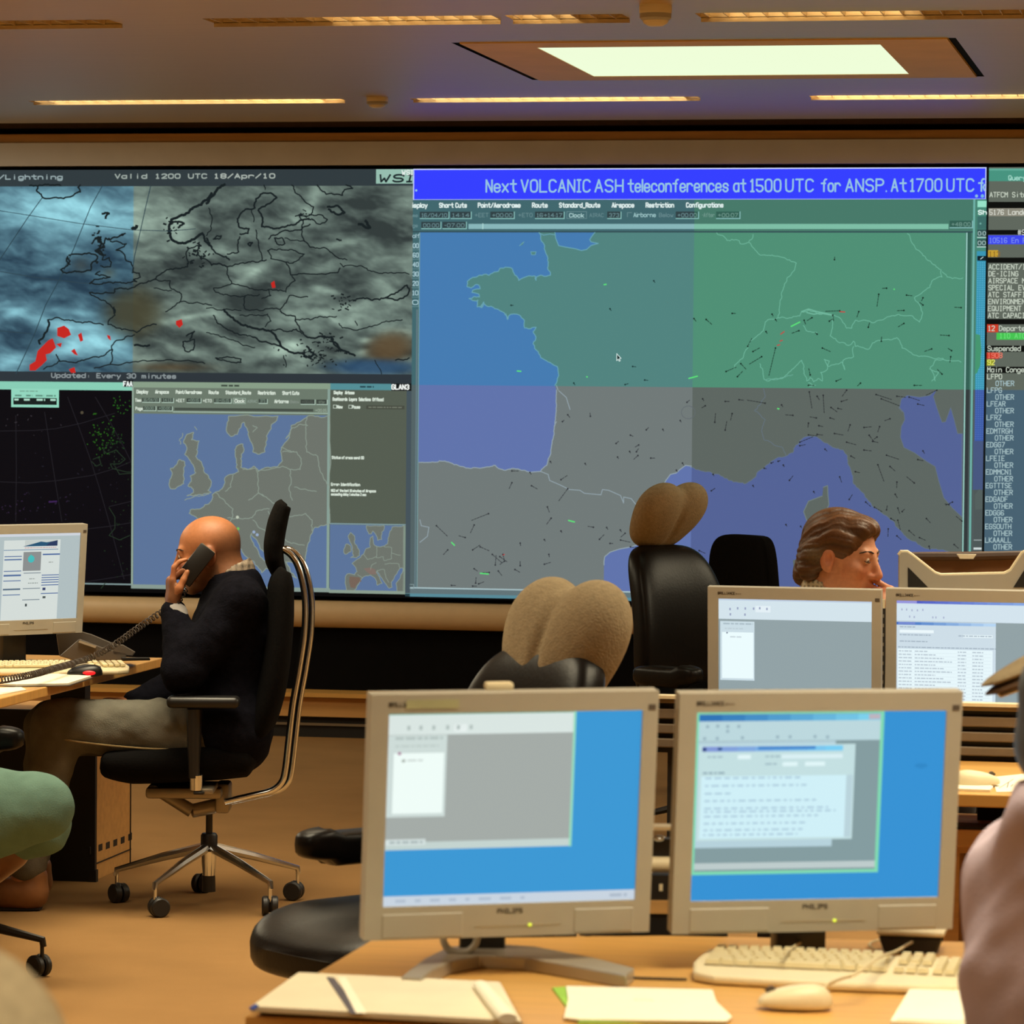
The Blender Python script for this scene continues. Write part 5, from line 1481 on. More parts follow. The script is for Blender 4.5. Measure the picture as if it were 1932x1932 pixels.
# ---- keyboards and mice
def keyboard(label, loc, rz, single=True, group='keyboards', L=0.47):
    t = thing('keyboard', label, 'keyboard', loc, rz, group)
    b = MB()
    out = [(-L / 2, -.02), (-L / 2 + .012, -.09), (-L / 2 + .05, -.118), (0, -.128), (L / 2 - .05, -.118), (L / 2 - .012, -.09), (L / 2, -.02), (L / 2 - .006, .075), (L / 2 - .03, .086), (-L / 2 + .03, .086), (-L / 2 + .006, .075)]
    b.prism(out, 0.002, 0.016)
    b.v = [(x, y, z + (0.012 * (y + .12) / .2 if z > .01 else 0)) for x, y, z in b.v]
    b.build('case', m_cream, t, smooth=False, bevel=0.005)
    rows = [(.062, [.018] * 15), (.040, [.019] * 13 + [.036]), (.020, [.028] + [.019] * 12 + [.026]), (0.0, [.033] + [.019] * 11 + [.042]), (-.020, [.042] + [.019] * 10 + [.052]), (-.040, [.026, .022, .026, .118, .026, .022, .022, .026])]
    shapes = {}
    kb = MB()
    first = {}
    def key(x, y, wd):
        zz = 0.018 + 0.012 * (y + .12) / .2
        if not single:
            kb.rbox((x, y, zz + .004), (wd - .0022, .0165, .009), 0.002, 1)
            return
        k = round(wd, 3)
        if k not in shapes:
            shapes[k] = MB().add([(-k / 2 + .001, -.0085, 0), (k / 2 - .001, -.0085, 0), (k / 2 - .001, .0085, 0), (-k / 2 + .001, .0085, 0), (-k / 2 + .003, -.0065, .008), (k / 2 - .003, -.0065, .008), (k / 2 - .003, .007, .0085), (-k / 2 + .003, .007, .0085)],
                                   [(0, 1, 5, 4), (1, 2, 6, 5), (2, 3, 7, 6), (3, 0, 4, 7), (4, 5, 6, 7)]).build('key', m_key, t, smooth=False)
            o = shapes[k]
        else:
            o = shapes[k].copy(); COL.objects.link(o); o.parent = t
        o.location = (x, y, zz)
    for y, ws in rows:
        x = -L / 2 + .022
        for wd in ws:
            key(x + wd / 2, y, wd); x += wd
    for y in (.062, .040, .020, -.020, -.040):
        for k in range(3):
            if y == -.020 and k != 1: continue
            key(0.088 + k * .019 + .005, y, .018)
    for y in (.040, .020, 0, -.020, -.040):
        for k in range(4):
            key(0.150 + k * .019 + .004, y, .018)
    if not single:
        kb.build('keys', m_key, t, smooth=False, kind='stuff')
    return t

def mouse(label, loc, rz, m=m_cream, group='computer mice', s=1.0, cable=None):
    t = thing('computer_mouse', label, 'mouse', loc, rz, group)
    def fn(p):
        q = p.copy()
        if q.z < 0: q.z *= 0.25
        q.z *= 1.0 - 0.30 * (q.x / 0.056)
        q.y *= 1 - 0.12 * abs(q.x / 0.056)
        return q * s
    MB().superell((0, 0, 0.009 * s), (.056, .031, .028), 0.8, 0.75, 28, 14, fn).build('shell', m, t)
    MB().box((0.034 * s, 0, 0.029 * s), (0.022 * s, 0.002 * s, 0.004 * s)).build('button_gap', m_grey, t, smooth=False)
    MB().cyl((0.036 * s, -0.004 * s, 0.0285 * s), (0.036 * s, 0.004 * s, 0.0285 * s), 0.007 * s, 12).build('scroll_wheel', m_grey, t)
    return t

# ---- near desk
t = thing('desk', 'near maple desk carrying two large monitors, white keyboard and papers', 'desk', on_z(1100, 1850, 0.0 + 0.735) - Vector((0, 0, 0.735)), 0, 'maple desks')
slab([(703, 1772), (1250, 1765), (1830, 1777), (2160, 1790), (2160, 1996), (462, 1917)], 0.705, 0.03, 'desktop', m_maple, t, bevel=0.002)
slab([(712, 1790), (1250, 1783), (1830, 1795), (2150, 1808), (2150, 1986), (480, 1912)], 0.66, 0.04, 'under_frame', m_black, t)
for a in ((760, 1800), (2050, 1830)):
    q = on_z(*a, 0.66)
    MB().rbox((q.x, q.y - 0.12, 0.33), (0.06, 0.06, 0.66), 0.01, 2).build('leg', m_black, t, world=True)

kb1 = keyboard('white keyboard with a wrist rest in front of the near right monitor', on_z(1590, 1836, 0.745) - Vector((0, 0, 0.010)), math.radians(-2.0))
ms1 = mouse('cream mouse lying on the near desk below the white keyboard', on_z(1500, 1893, 0.745) - Vector((0, 0, 0.010)), YAW + math.radians(176))
def cable(label, pts, r, m, name='cable', cat='cable', group=None):
    q = bez(pts, 40)
    t = MB().tube(q, r, 6).build(name, m, None)
    return setp(t, label, cat, group)
cable('pale mouse cable looping over the white keyboard of the near desk', [on_z(1543, 1875, .757), on_z(1562, 1858, .765), on_z(1590, 1846, .778), on_z(1618, 1836, .785), on_z(1660, 1806, .785), on_z(1690, 1795, .770), on_z(1720, 1778, .755), on_z(1745, 1768, .745)], 0.0025, m_cable)
cable('pale keyboard cable running from the near right monitor neck', [on_z(1480, 1800, .78), on_z(1500, 1785, .77), on_z(1530, 1768, .755), on_z(1545, 1764, .745)], 0.0025, m_cable)
cable('pale cable crossing the desk behind the keyboard toward the black device', [on_z(1655, 1796, .75), on_z(1640, 1782, .74), on_z(1660, 1774, .74), on_z(1700, 1772, .74)], 0.0025, m_cable)
cable('thin dark cable lying between monitor foot and white keyboard', [on_z(1050, 1836, .7375), on_z(1140, 1842, .7375), on_z(1230, 1846, .7375), on_z(1296, 1848, .7375)], 0.0022, m_cord)

t = thing('black_device', 'small black device with beige lid behind the white keyboard', 'device', on_z(1720, 1795, 0.735))
c = on_z(1720, 1790, 0.735)
b = MB().prism([(-.055, -.03), (.055, -.03), (.045, .045), (-.045, .045)], 0.0, 0.030)
b.v = [((x * (0.8 if z < .01 else 1)), y, z) for x, y, z in b.v]
b.build('body', m_bplast, t, smooth=False, bevel=0.006)
MB().rbox((0, 0.008, 0.034), (0.112, 0.085, 0.009), 0.004, 2).build('lid', m_cream, t)

t = thing('ring_binder', 'open ring binder of white pages with slate band on near desk corner', 'binder', on_z(740, 1890, 0.735))
slab([(492, 1908), (572, 1846), (945, 1866), (985, 1930)], 0.7352, 0.006, 'cover', m_black, t)
slab([(474, 1897), (562, 1834), (944, 1852), (984, 1925)], 0.7415, 0.010, 'pages', m_paper2, t, bevel=0.002)
slab([(616, 1843), (630, 1844), (683, 1912), (662, 1912)], 0.7517, 0.0012, 'slate_band', m_navyband, t)
slab([(636, 1843), (652, 1843), (692, 1911), (672, 1911)], 0.7517, 0.0018, 'white_divider', m_paper, t)
slab([(470, 1900), (482, 1893), (488, 1896), (478, 1903)], 0.7525, 0.004, 'blue_tab', m_blue, t, bevel=0.001)
q0, q1 = on_z(905, 1857, .757), on_z(958, 1922, .757)
MB().tube([q0, (q0 + q1) / 2, q1], [0.011, 0.013, 0.014], 12, flat=0.55).build('curled_page', m_paper, t, world=True)

t = thing('card_folder', 'green card folder under a white sheet on the near desk', 'folder', on_z(1215, 1895, 0.735))
slab([(1042, 1863), (1070, 1861), (1330, 1868), (1370, 1927), (1092, 1929)], 0.7352, 0.003, 'cover', m_green, t)
t = thing('paper_sheet', 'white sheet lying on the green folder', 'paper', on_z(1220, 1892, 0.7385), 0, 'loose papers')
slab([(1068, 1860), (1344, 1867), (1352, 1890), (1381, 1918), (1370, 1926), (1095, 1923), (1064, 1919), (1072, 1885)], 0.7384, 0.003, 'sheet', m_paper, t)
pr = Pic(); pr.smudge(0, 20, 0, 2, (190, 176, 140), 1, 3)
q = on_z(1195, 1886, .7415)
pr.build('print', M_PRINT, t, lambda a, c, hh: (q.x + a * .0015 - t.location.x, q.y - c * .002 - t.location.y, .7416 + hh - t.location.z), lin, 0.0001)
t = thing('paper_stack', 'stack of white paper at the purple shirt\'s elbow on near desk', 'paper', on_z(1800, 1890, 0.735), 0, 'loose papers')
slab([(1716, 1866), (1930, 1866), (1960, 1940), (1680, 1926)], 0.7352, 0.010, 'sheets', m_paper, t)
slab([(1722, 1870), (1900, 1870), (1930, 1930), (1692, 1922)], 0.7455, 0.002, 'top_sheet', m_paper, t)

# things seen through the gap between the two near monitors
g = at(1240, 6.42, 0.70)
t = thing('power_rail', 'metal power rail with sockets seen between the two near monitors', 'power rail', g, YAW)
MB().box((0, 0, 0.02), (0.26, 0.05, 0.04)).build('black_base', m_bplast, t, smooth=False)
MB().box((0, -.005, 0.052), (0.26, 0.05, 0.022)).build('timber_strip', m_mapleb, t, smooth=False)
MB().box((0, 0, 0.085), (0.24, 0.04, 0.045)).build('socket_box', m_bplast, t, smooth=False)
MB().box((0.012, -.021, 0.086), (0.006, 0.004, 0.012)).build('switch', m_cream, t, smooth=False)
MB().cyl((-.12, -.004, 0.124), (.12, -.004, 0.124), 0.014, 14).build('cream_tube', m_cream, t)
MB().box((0, 0.02, 0.152), (0.24, 0.03, 0.032)).build('plug_block', m_bplast, t, smooth=False)
MB().superell((0.008, -.004, 0.170), (.012, .010, .006), 1, 1, 12, 8).build('chrome_button', m_chrome, t)
MB().box((0, 0, 0.190), (0.25, 0.05, 0.006)).build('rail', m_gold, t, smooth=False)
MB().box((-.115, 0.01, 0.09), (0.012, 0.03, 0.2)).build('bracket', m_black, t, smooth=False)
MB().box((.115, 0.01, 0.09), (0.012, 0.03, 0.2)).build('bracket', m_black, t, smooth=False)
MB().box((0, 0.02, -.35), (0.05, 0.02, 0.7)).build('post', m_black, t, smooth=False)

# ---- middle desk with slatted back and lower shelf
YB, YFm = on_z(1860, 1437, .74).y, on_z(1860, 1499, .74).y
XA, XB = on_z(1330, 1470, .74).x, on_z(1330, 1470, .74).x + 2.3
t = thing('desk', 'middle row desk with slatted back panel and a low shelf', 'desk', ((XA + XB) / 2, (YB + YFm) / 2, 0), 0, 'maple desks')
MB().box(((XA + XB) / 2, (YB + YFm) / 2, .725), (XB - XA, YB - YFm, .03)).build('desktop', m_maple, t, world=True, smooth=False, bevel=0.003)
MB().box(((XA + XB) / 2, (YB + YFm) / 2 + .05, .60), (XB - XA - .3, YB - YFm - .1, .018)).build('shelf', m_mapleb, t, world=True, smooth=False)
sp = at(1812, YFm / .975, 0)
MB().box((sp.x, (YB + YFm) / 2 + .05, .295), (.035, YB - YFm - .12, .59)).build('side_panel', m_mapleb, t, world=True, smooth=False)
MB().box((sp.x + .55, (YB + YFm) / 2 + .25, .355), (1.05, .02, .70)).build('modesty_panel', m_black, t, world=True, smooth=False)
MB().box((XB - .05, (YB + YFm) / 2, .355), (.035, YB - YFm - .1, .71)).build('side_panel', m_mapleb, t, world=True, smooth=False)
XS0 = on_y(1200, 1400, YB + .03).x
zs = lambda py: on_y(1860, py, YB + .02).z
MB().box(((XS0 + XB) / 2, YB + .034, (zs(1330) + zs(1437)) / 2), (XB - XS0, .012, zs(1330) - zs(1437))).build('slat_backing', m_black, t, world=True, smooth=False)
MB().box(((XS0 + XB) / 2, YB + .02, zs(1329)), (XB - XS0, .05, .008)).build('top_rail', m_cream, t, world=True, smooth=False)
for y0, y1 in ((1333, 1341), (1352, 1371), (1381, 1399), (1409, 1426)):
    MB().box(((XS0 + XB) / 2, YB + .018, (zs(y0) + zs(y1)) / 2), (XB - XS0, .022, zs(y0) - zs(y1))).build('slat', m_slat, t, world=True, smooth=False, bevel=0.003)
for xx in (XS0 + .1, XB - .1):
    MB().box((xx, YB + .05, .44), (.04, .02, .88)).build('upright', m_black, t, world=True, smooth=False)
mouse('grey mouse on the middle desk in front of the slatted panel', on_z(1842, 1476, .75) - Vector((0, 0, .01)), YAW + 0.1, m_cream)
t = thing('note_pad', 'white note pad under the mouse on the middle desk', 'note pad', on_z(1835, 1480, .74), 0, 'loose papers')
slab([(1780, 1470), (1862, 1476), (1874, 1484), (1868, 1490), (1780, 1487)], .7402, .006, 'sheets', m_paper, t)
t = thing('paper_sheet', 'scribbled white sheet at the right end of the middle desk', 'paper', on_z(1905, 1480, .74), 0, 'loose papers')
slab([(1872, 1466), (1950, 1458), (1960, 1492), (1880, 1494)], .7402, .002, 'sheet', m_paper, t)
pr = Pic()
for a, b_ in (((1885, 1487), (1912, 1470)), ((1900, 1486), (1903, 1476)), ((1907, 1484), (1911, 1480))):
    qa, qb = on_z(*a, .7425), on_z(*b_, .7425); pr.line([(qa.x, qa.y), (qb.x, qb.y)], .002, (80, 66, 50), 1)
pr.build('scribble', M_PRINT, t, lambda a, c, hh: (a - t.location.x, c - t.location.y, .7426 + hh - t.location.z), lin, .0001)
t = thing('wooden_box', 'open wooden box on the shelf under the middle desk', 'box', ((on_z(1870, 1530, .61)).x, YFm + .12, .609))
MB().box((0, 0, .02), (.13, .1, .04)).build('box', m_mapleb, t, smooth=False, bevel=.003)
MB().box((0, 0, .043), (.11, .08, .006)).build('black_top', m_bplast, t, smooth=False)

# back desk behind the slatted panel: carries the two middle monitors and the notched bin
t = thing('desk', 'back-to-back desk behind the slatted panel under the middle monitors', 'desk', ((XA + XB) / 2, YB + .5, 0), 0, 'maple desks')
MB().box(((XA + XB) / 2, YB + .42, .725), (XB - XA, .70, .03)).build('desktop', m_maple, t, world=True, smooth=False, bevel=.003)
for xx in (XA + .06, XB - .06):
    MB().box((xx, YB + .42, .355), (.04, .6, .71)).build('side_panel', m_black, t, world=True, smooth=False)

D = 9.72
def pd(px, py, dd=0.0): return pix(px, py, D + dd)
t = thing('plastic_bin', 'beige plastic bin with a wide notched front and white clip', 'bin', at(1825, D, .74), YAW)
o = [(1697, 1200), (1697, 1048), (1701, 1042), (1712, 1042), (1722, 1049), (1764, 1082), (1776, 1086), (1896, 1083), (1908, 1077), (1930, 1044), (1938, 1040), (1950, 1041), (1953, 1048), (1953, 1200)]
fr = [pd(*q) for q in o]
fr = [Vector((p.x, p.y, max(p.z, .741))) for p in fr]
fh = Vector((fwd.x, fwd.y, 0)).normalized()
def extr(pts, thick, m, name, off=0.0):
    n = len(pts)
    vs = [p + fh * off for p in pts] + [p + fh * (off + thick) for p in pts]
    fs = [(i, (i + 1) % n, n + (i + 1) % n, n + i) for i in range(n)] + [tuple(range(n))[::-1], tuple(range(n, 2 * n))]
    b = MB().add(vs, fs)
    bm = bmesh.new()
    me = bpy.data.meshes.new('x'); me.from_pydata(b.v, [], b.f); bm.from_mesh(me)
    bmesh.ops.recalc_face_normals(bm, faces=bm.faces)
    b.v = [tuple(v.co) for v in bm.verts]; b.f = [tuple(v.index for v in f.verts) for f in bm.faces]
    bm.free(); bpy.data.meshes.remove(me)
    return b.build(name, m, t, world=True, smooth=False)
extr(fr, .03, m_beige, 'front_panel')
rim = [pd(*q) for q in o[1:-1]]
MB().tube([p + fh * .012 for p in rim], .006, 8).build('rim', m_cream, t, world=True)
extr([pd(*q) for q in ((1713, 1070), (1713, 1108), (1751, 1108))], .004, m_black, 'side_opening', -.003)
extr([pd(*q) for q in ((1938, 1066), (1938, 1108), (1912, 1108))], .004, m_black, 'side_opening', -.003)
bk = [pd(*q, .22) for q in ((1712, 1200), (1712, 1042), (1942, 1040), (1942, 1200))]
bk = [Vector((p.x, p.y, max(p.z, .741))) for p in bk]
extr(bk, .012, mat('brown_inner', (112, 76, 44), .7), 'rear_panel')
MB().tube([pd(1716, 1050, .20), pd(1825, 1050, .20), pd(1938, 1047, .20)], .012, 8, flat=1).build('dark_bar', mat('dark_brown', (66, 44, 30), .6), t, world=True)
cl = pd(1824, 1046, .17)
MB().prism([(-.026, .0), (.026, 0), (.018, .012), (-.018, .012)], 0, .012).xf(Matrix.Translation(cl) @ Matrix.Rotation(YAW, 4, 'Z') @ Matrix.Rotation(-math.pi / 2, 4, 'X')).build('white_clip', m_paper, t, world=True, smooth=False)

t = thing('cable_spine', 'black perforated cable spine standing between the two middle monitors', 'cable spine', at(1666, 9.66, .74), YAW)
zt_ = pix(1666, 1148, 9.66).z - .74
MB().box((0, 0, zt_ / 2), (.020, .012, zt_)).build('spine', m_bplast, t, smooth=False)
for k in range(11):
    MB().box((0, -.0062, zt_ - .02 - k * .025), (.010, .002, .009)).build('hole_edge', m_alu, t, smooth=False)
MB().box((0, 0, zt_ + .012), (.014, .012, .024)).build('cap', m_cream, t, smooth=False)

# ---- desk of the caller
TC = on_z(308, 1241, .74)
t = thing('desk', 'maple desk of the caller with a telephone and web page monitor', 'desk', (TC.x - .75, TC.y - .9, 0), 0, 'maple desks')
MB().box((TC.x - .9, TC.y - .87, .725), (1.8, 1.74, .03)).build('desktop', m_maple, t, world=True, smooth=False, bevel=.003)
MB().box((TC.x - .95, TC.y - .87, .69), (1.6, 1.6, .03)).build('under_frame', m_black, t, world=True, smooth=False)
MB().box((TC.x - .30, TC.y - .08, .64), (.12, .06, .12)).build('bracket', m_black, t, world=True, smooth=False)
# pedestal with vents
pa, pb = on_z(163, 1662, 0), on_z(262, 1632, 0)
px_, wy = (pa.x + pb.x) / 2, pb.y - pa.y
t = thing('desk_pedestal', 'wooden desk pedestal with six vent holes under the caller\'s desk', 'pedestal', (px_ - .2, pa.y + wy / 2, 0))
MB().box((-.003, 0, .28), (.40, wy, .56)).build('body', m_mapleb, t, smooth=False)
MB().box((-.0, -wy / 2 - .011, .285), (.42, .02, .57)).build('front_panel', m_black, t, smooth=False)
MB().box((.2, -wy / 2 - .012, .02), (.03, .025, .04)).build('foot', m_black, t, smooth=False)
MB().box((.198, 0, .055), (.004, wy - .01, .004)).build('plinth_groove', m_black, t, smooth=False)
MB().box((.198, wy / 2 - .012, .28), (.004, .006, .56)).build('edge_groove', m_black, t, smooth=False)
for k, (vx, vy) in enumerate(((177, 1604), (191, 1599), (205, 1595), (219, 1590), (233, 1585), (247, 1579))):
    r_ = ray(vx, vy); q = CAM + r_ * ((px_ - CAM.x) / r_.x)
    MB().rbox((.1935, q.y - (pa.y + wy / 2), q.z), (.008, .050, .028), .003, 1).build('vent_hole', m_black, t, smooth=False)

kb2 = keyboard('cream keyboard on the caller\'s desk beside the telephone', on_z(104, 1264, .75) - Vector((0, 0, .01)), YAW + math.radians(14), single=False)
ms2 = mouse('black mouse with a red glow on the caller\'s desk', on_z(160, 1274, .745) - Vector((0, 0, .005)), YAW + math.radians(186), m_bplast)
b = MB().superell((-.012, .027, .014), (.022, .006, .008), 1, 1, 16, 10); b.build('red_light', m_red, ms2, label='glowing red side of the black mouse')
MB().tube([(-.05, -.02, .03), (0, -.027, .038), (.04, -.02, .03)], .003, 6).build('grey_trim', m_silver, ms2)
t = thing('note_book', 'open white notebook in front of the black mouse', 'notebook', on_z(90, 1280, .74), 0, 'loose papers')
slab([(0, 1290), (12, 1278), (95, 1270), (172, 1275), (128, 1289), (30, 1291)], .7402, .008, 'pages', m_paper, t)
slab([(-4, 1293), (12, 1281), (95, 1274), (176, 1278), (130, 1293), (30, 1295)], .7400, .003, 'cover', m_grey, t)
t = thing('paper_sheet', 'white sheet at the near edge of the caller\'s desk', 'paper', on_z(10, 1306, .74), 0, 'loose papers')
slab([(-140, 1330), (-100, 1300), (40, 1296), (50, 1301), (-20, 1314)], .7402, .002, 'sheet', m_paper, t)

# telephone
t = thing('telephone', 'grey desk telephone behind the cream keyboard, its handset lifted off', 'telephone', on_z(205, 1247, .74), YAW)
def prof_solid(pts, d0, d1, name, m, bevel=.003):
    n = len(pts)
    A = [pix(x, y, d0) for x, y in pts]; B = [pix(x, y, d1) for x, y in pts]
    A = [Vector((p.x, p.y, max(p.z, .741))) for p in A]; B = [Vector((p.x, p.y, max(p.z, .741))) for p in B]
    fs = [(i, (i + 1) % n, n + (i + 1) % n, n + i) for i in range(n)] + [tuple(range(n))[::-1], tuple(range(n, 2 * n))]
    b = MB().add(A + B, fs)
    return b.build(name, m, t, world=True, smooth=False, bevel=bevel)
prof_solid([(106, 1196), (150, 1190), (172, 1196), (215, 1214), (216, 1226), (186, 1236), (112, 1238)], 12.02, 12.18, 'rear_body', m_grey)
prof_solid([(150, 1205), (200, 1224), (240, 1232), (236, 1246), (140, 1246), (112, 1238)], 11.92, 12.02, 'key_panel', m_grey)
prof_solid([(206, 1214), (232, 1216), (256, 1230), (250, 1238), (214, 1236)], 11.92, 12.05, 'cradle', m_grey)
prof_solid([(228, 1240), (282, 1240), (284, 1246), (230, 1247)], 11.9, 12.02, 'front_lip', m_bplast)
prof_solid([(150, 1208), (182, 1219), (180, 1223), (148, 1212)], 11.905, 11.92, 'display_strip', m_silver, 0)

# coiled cord from the lifted handset down over the desk
path = bez([pix(352, 1108, 11.52), pix(330, 1142, 11.50), pix(300, 1158, 11.52), pix(262, 1184, 11.58), pix(215, 1217, 11.66), on_z(165, 1243, .782), on_z(100, 1262, .785), on_z(40, 1277, .785), on_z(-70, 1292, .775), on_z(-160, 1285, .752)], 120)
cum = [0]
for a, b_ in zip(path[:-1], path[1:]): cum.append(cum[-1] + (b_ - a).length)
turns = int(cum[-1] / .0165)
hx = []
ns = turns * 9
for k in range(ns + 1):
    s_ = cum[-1] * k / ns
    i = min(np.searchsorted(cum, s_, 'right') - 1, len(path) - 2)
    u = (s_ - cum[i]) / max(cum[i + 1] - cum[i], 1e-6)
    p = path[i].lerp(path[i + 1], u)
    tg = (path[i + 1] - path[i]).normalized()
    n1 = tg.cross(Vector((0, 0, 1))).normalized(); n2 = n1.cross(tg)
    an = 2 * math.pi * turns * k / ns
    hx.append(p + (n1 * math.cos(an) + n2 * math.sin(an)) * .0095)
setp(MB().tube(hx, .0023, 5).build('coiled_cord', m_cord, None), 'dark coiled telephone cord sagging from the handset to the desk', 'cord')

# ---- swivel base shared by the chairs
def star_base(t, r=.30, hub=.19, leg_m=m_bplast, phase=0.0, end=.105, castor=.031, thick=.018):
    for k in range(5):
        a = phase + 2 * math.pi * k / 5
        c, s_ = math.cos(a), math.sin(a)
        b = MB().tube([(0.02 * c, .02 * s_, hub), (r * .5 * c, r * .5 * s_, hub - (hub - end) * .42), (r * c, r * s_, end), ((r + .004) * c, (r + .004) * s_, end - .02)], [thick, thick * .85, thick * .62, thick * .5], 8)
        leg = b.build('base_leg', leg_m, t)
        MB().cyl((r * c, r * s_, end), (r * c, r * s_, castor * 1.4), .006, 8).build('castor_stem', leg_m, leg)
        an = a + .9
        d_ = Vector((math.cos(an), math.sin(an), 0))
        ctr = Vector((r * c, r * s_, castor)) + Vector((-d_.y, d_.x, 0)) * .012
        b = MB()
        rot = Matrix.Rotation(math.pi / 2, 3, 'Y')
        R3 = Matrix.Rotation(an, 3, 'Z') @ rot
        for o_ in (-.0145, .0145):
            b.lathe([(.004, -.011), (castor * .85, -.011), (castor, -.006), (castor, .006), (castor * .85, .011), (.004, .011)], ctr + d_ * o_, 20, R3)
        b.superell(ctr + Vector((0, 0, .006)), (.012, .012, castor * .9), 1, 1, 12, 8)
        b.build('castor', m_castor, leg)

def control_chair(label):
    t = thing('control_room_chair', label, 'chair', (0, 0, 0), 0, 'padded control room chairs')
    def seat(p):
        q = p.copy()
        if q.y < -.1: q.z -= (q.y + .1) ** 2 * .9 * (1 if q.z > 0 else .2)
        if q.z > 0: q.z *= 1 - .25 * (1 - min(1, abs(q.x) / .26)) ** 2
        return q
    MB().superell((0, -.075, .465), (.28, .32, .075), .42, .55, 40, 20, seat).build('seat', m_leather, t)
    def back(p):
        q = p.copy()
        u = (q.z + .30) / .60
        q.x *= 1.0 - .34 * max(0, u - .35)
        q.y += .10 * (u - .5) - .05 * math.cos(3.14 * (u - .5)) + .10 * (abs(q.x) / .25) ** 2 * -.35
        return q
    MB().superell((0, .285, .80), (.245, .065, .285), .45, .6, 40, 28, back).build('backrest', m_leather, t)
    S = SDF((-.2, .1, 1.0), (.2, .6, 1.5), .006)
    an = math.radians(20)
    R = np.array(Matrix.Rotation(-an, 3, 'X'))
    hc = np.array((0, .345, 1.115))
    def L(v): return hc + R @ np.array(v)
    for sx in (-1, 1):
        S.ell(L((sx * .068, 0, .040)), (.096, .068, .106), R, k=.03)
    S.ell(L((0, 0, -.03)), (.146, .070, .126), R, k=.03)
    S.ell(L((0, -.066, -.0)), (.010, .010, .12), R, k=.02, sub=True)
    V, Q = S.mesh()
    mesh_np('headrest', V, Q, m_tan, t, world=False, label='tan fabric two lobed headrest')
    MB().tube([(0, .335, 1.0), (0, .352, 1.10)], .022, 10, flat=.5).build('headrest_post', m_bplast, t)
    for sx in (-1, 1):
        MB().superell((sx * .30, -.005, .630), (.050, .155, .038), .55, .6, 28, 14, lambda p: Vector((p.x, p.y, p.z + .012 * (p.y < -.08)))).build('armrest', m_leather, t)
        MB().rbox((sx * .295, .09, .53), (.04, .075, .19), .012, 2).build('arm_support', m_bplast, t)
        MB().rbox((sx * .22, .09, .43), (.17, .07, .03), .01, 2).build('arm_bracket', m_bplast, t)
    MB().rbox((0, .0, .385), (.24, .24, .05), .015, 2).build('mechanism', m_bplast, t)
    MB().rbox((0, .19, .42), (.08, .22, .03), .01, 2).build('back_bar', m_bplast, t)
    MB().cyl((0, 0, .10), (0, 0, .38), .028, 14).build('column', m_bplast, t)
    MB().lathe([(.02, .15), (.05, .15), (.055, .19), (.035, .22), (.02, .22)], n=20).build('hub', m_bplast, t)
    star_base(t, .30, .17, m_bplast, -.14)
    return t

def put(o, loc, rz):
    o.location = loc; o.rotation_euler = (0, 0, rz)
    MW[o.name] = Matrix.Translation(Vector(loc)) @ Matrix.Rotation(rz, 4, 'Z')

cc = control_chair('black leather control room chair with tan two lobed headrest behind the near monitors')
put(cc, at(836, 7.95), YAW - math.pi / 2 + math.radians(40))
c2 = copy_thing(cc, at(1368, 13.3), YAW + math.pi / 2 - math.radians(46), 'black leather control room chair seen from the side before the big map')
for ch in c2.children:
    if ch.name.startswith('headrest') and 'post' not in ch.name:
        ch.matrix_local = Matrix.Translation((0, .0, .10)) @ Matrix.Translation((0, .34, 1.06)) @ Matrix.Rotation(math.radians(58), 4, 'X') @ Matrix.Translation((0, -.34, -1.06))
c3 = copy_thing(cc, at(-120, 10.2), YAW + math.pi / 2 - math.radians(10), 'control room chair at the left edge under the teal trousered person')
for ch in c3.children:
    if ch.name.startswith('seat'):
        ch.location = (0, .10, 0)       # seat slid back
copy_thing(cc, at(-480, 2.28), YAW, 'blurred tan headrest of a control room chair close to the camera')

for ch in cc.children:
    if ch.name == 'headrest':       # set lower than on the other chairs
        ch.matrix_local = Matrix.Translation((0, 0, -.035)) @ Matrix.Translation((0, .34, 1.10)) @ Matrix.Diagonal((1.13, 1.1, 1.1, 1)) @ Matrix.Translation((0, -.34, -1.10))

# ---- plain office chair in front of the map
t = thing('office_chair', 'black fabric office chair showing its curved back beside the brown haired man', 'chair', at(1504, 14.8), YAW + math.radians(123))
def back2(p):
    q = p.copy(); u = (q.z + .30) / .6
    q.x *= 1 - .12 * u; q.y += .05 * u - .05 * (1 - (q.x / .22) ** 2)
    return q
MB().superell((0, .24, .765), (.225, .035, .315), .35, .3, 36, 24, back2).build('backrest', m_bfab, t)
MB().superell((0, 0, .465), (.24, .24, .05), .5, .5, 32, 14).build('seat', m_bfab, t)
MB().tube([(0, .05, .41), (0, .22, .42), (0, .29, .50), (0, .29, .75)], .02, 8).build('back_bar', m_bplast, t)
MB().cyl((0, 0, .10), (0, 0, .43), .026, 14).build('column', m_bplast, t)
star_base(t, .29, .16)

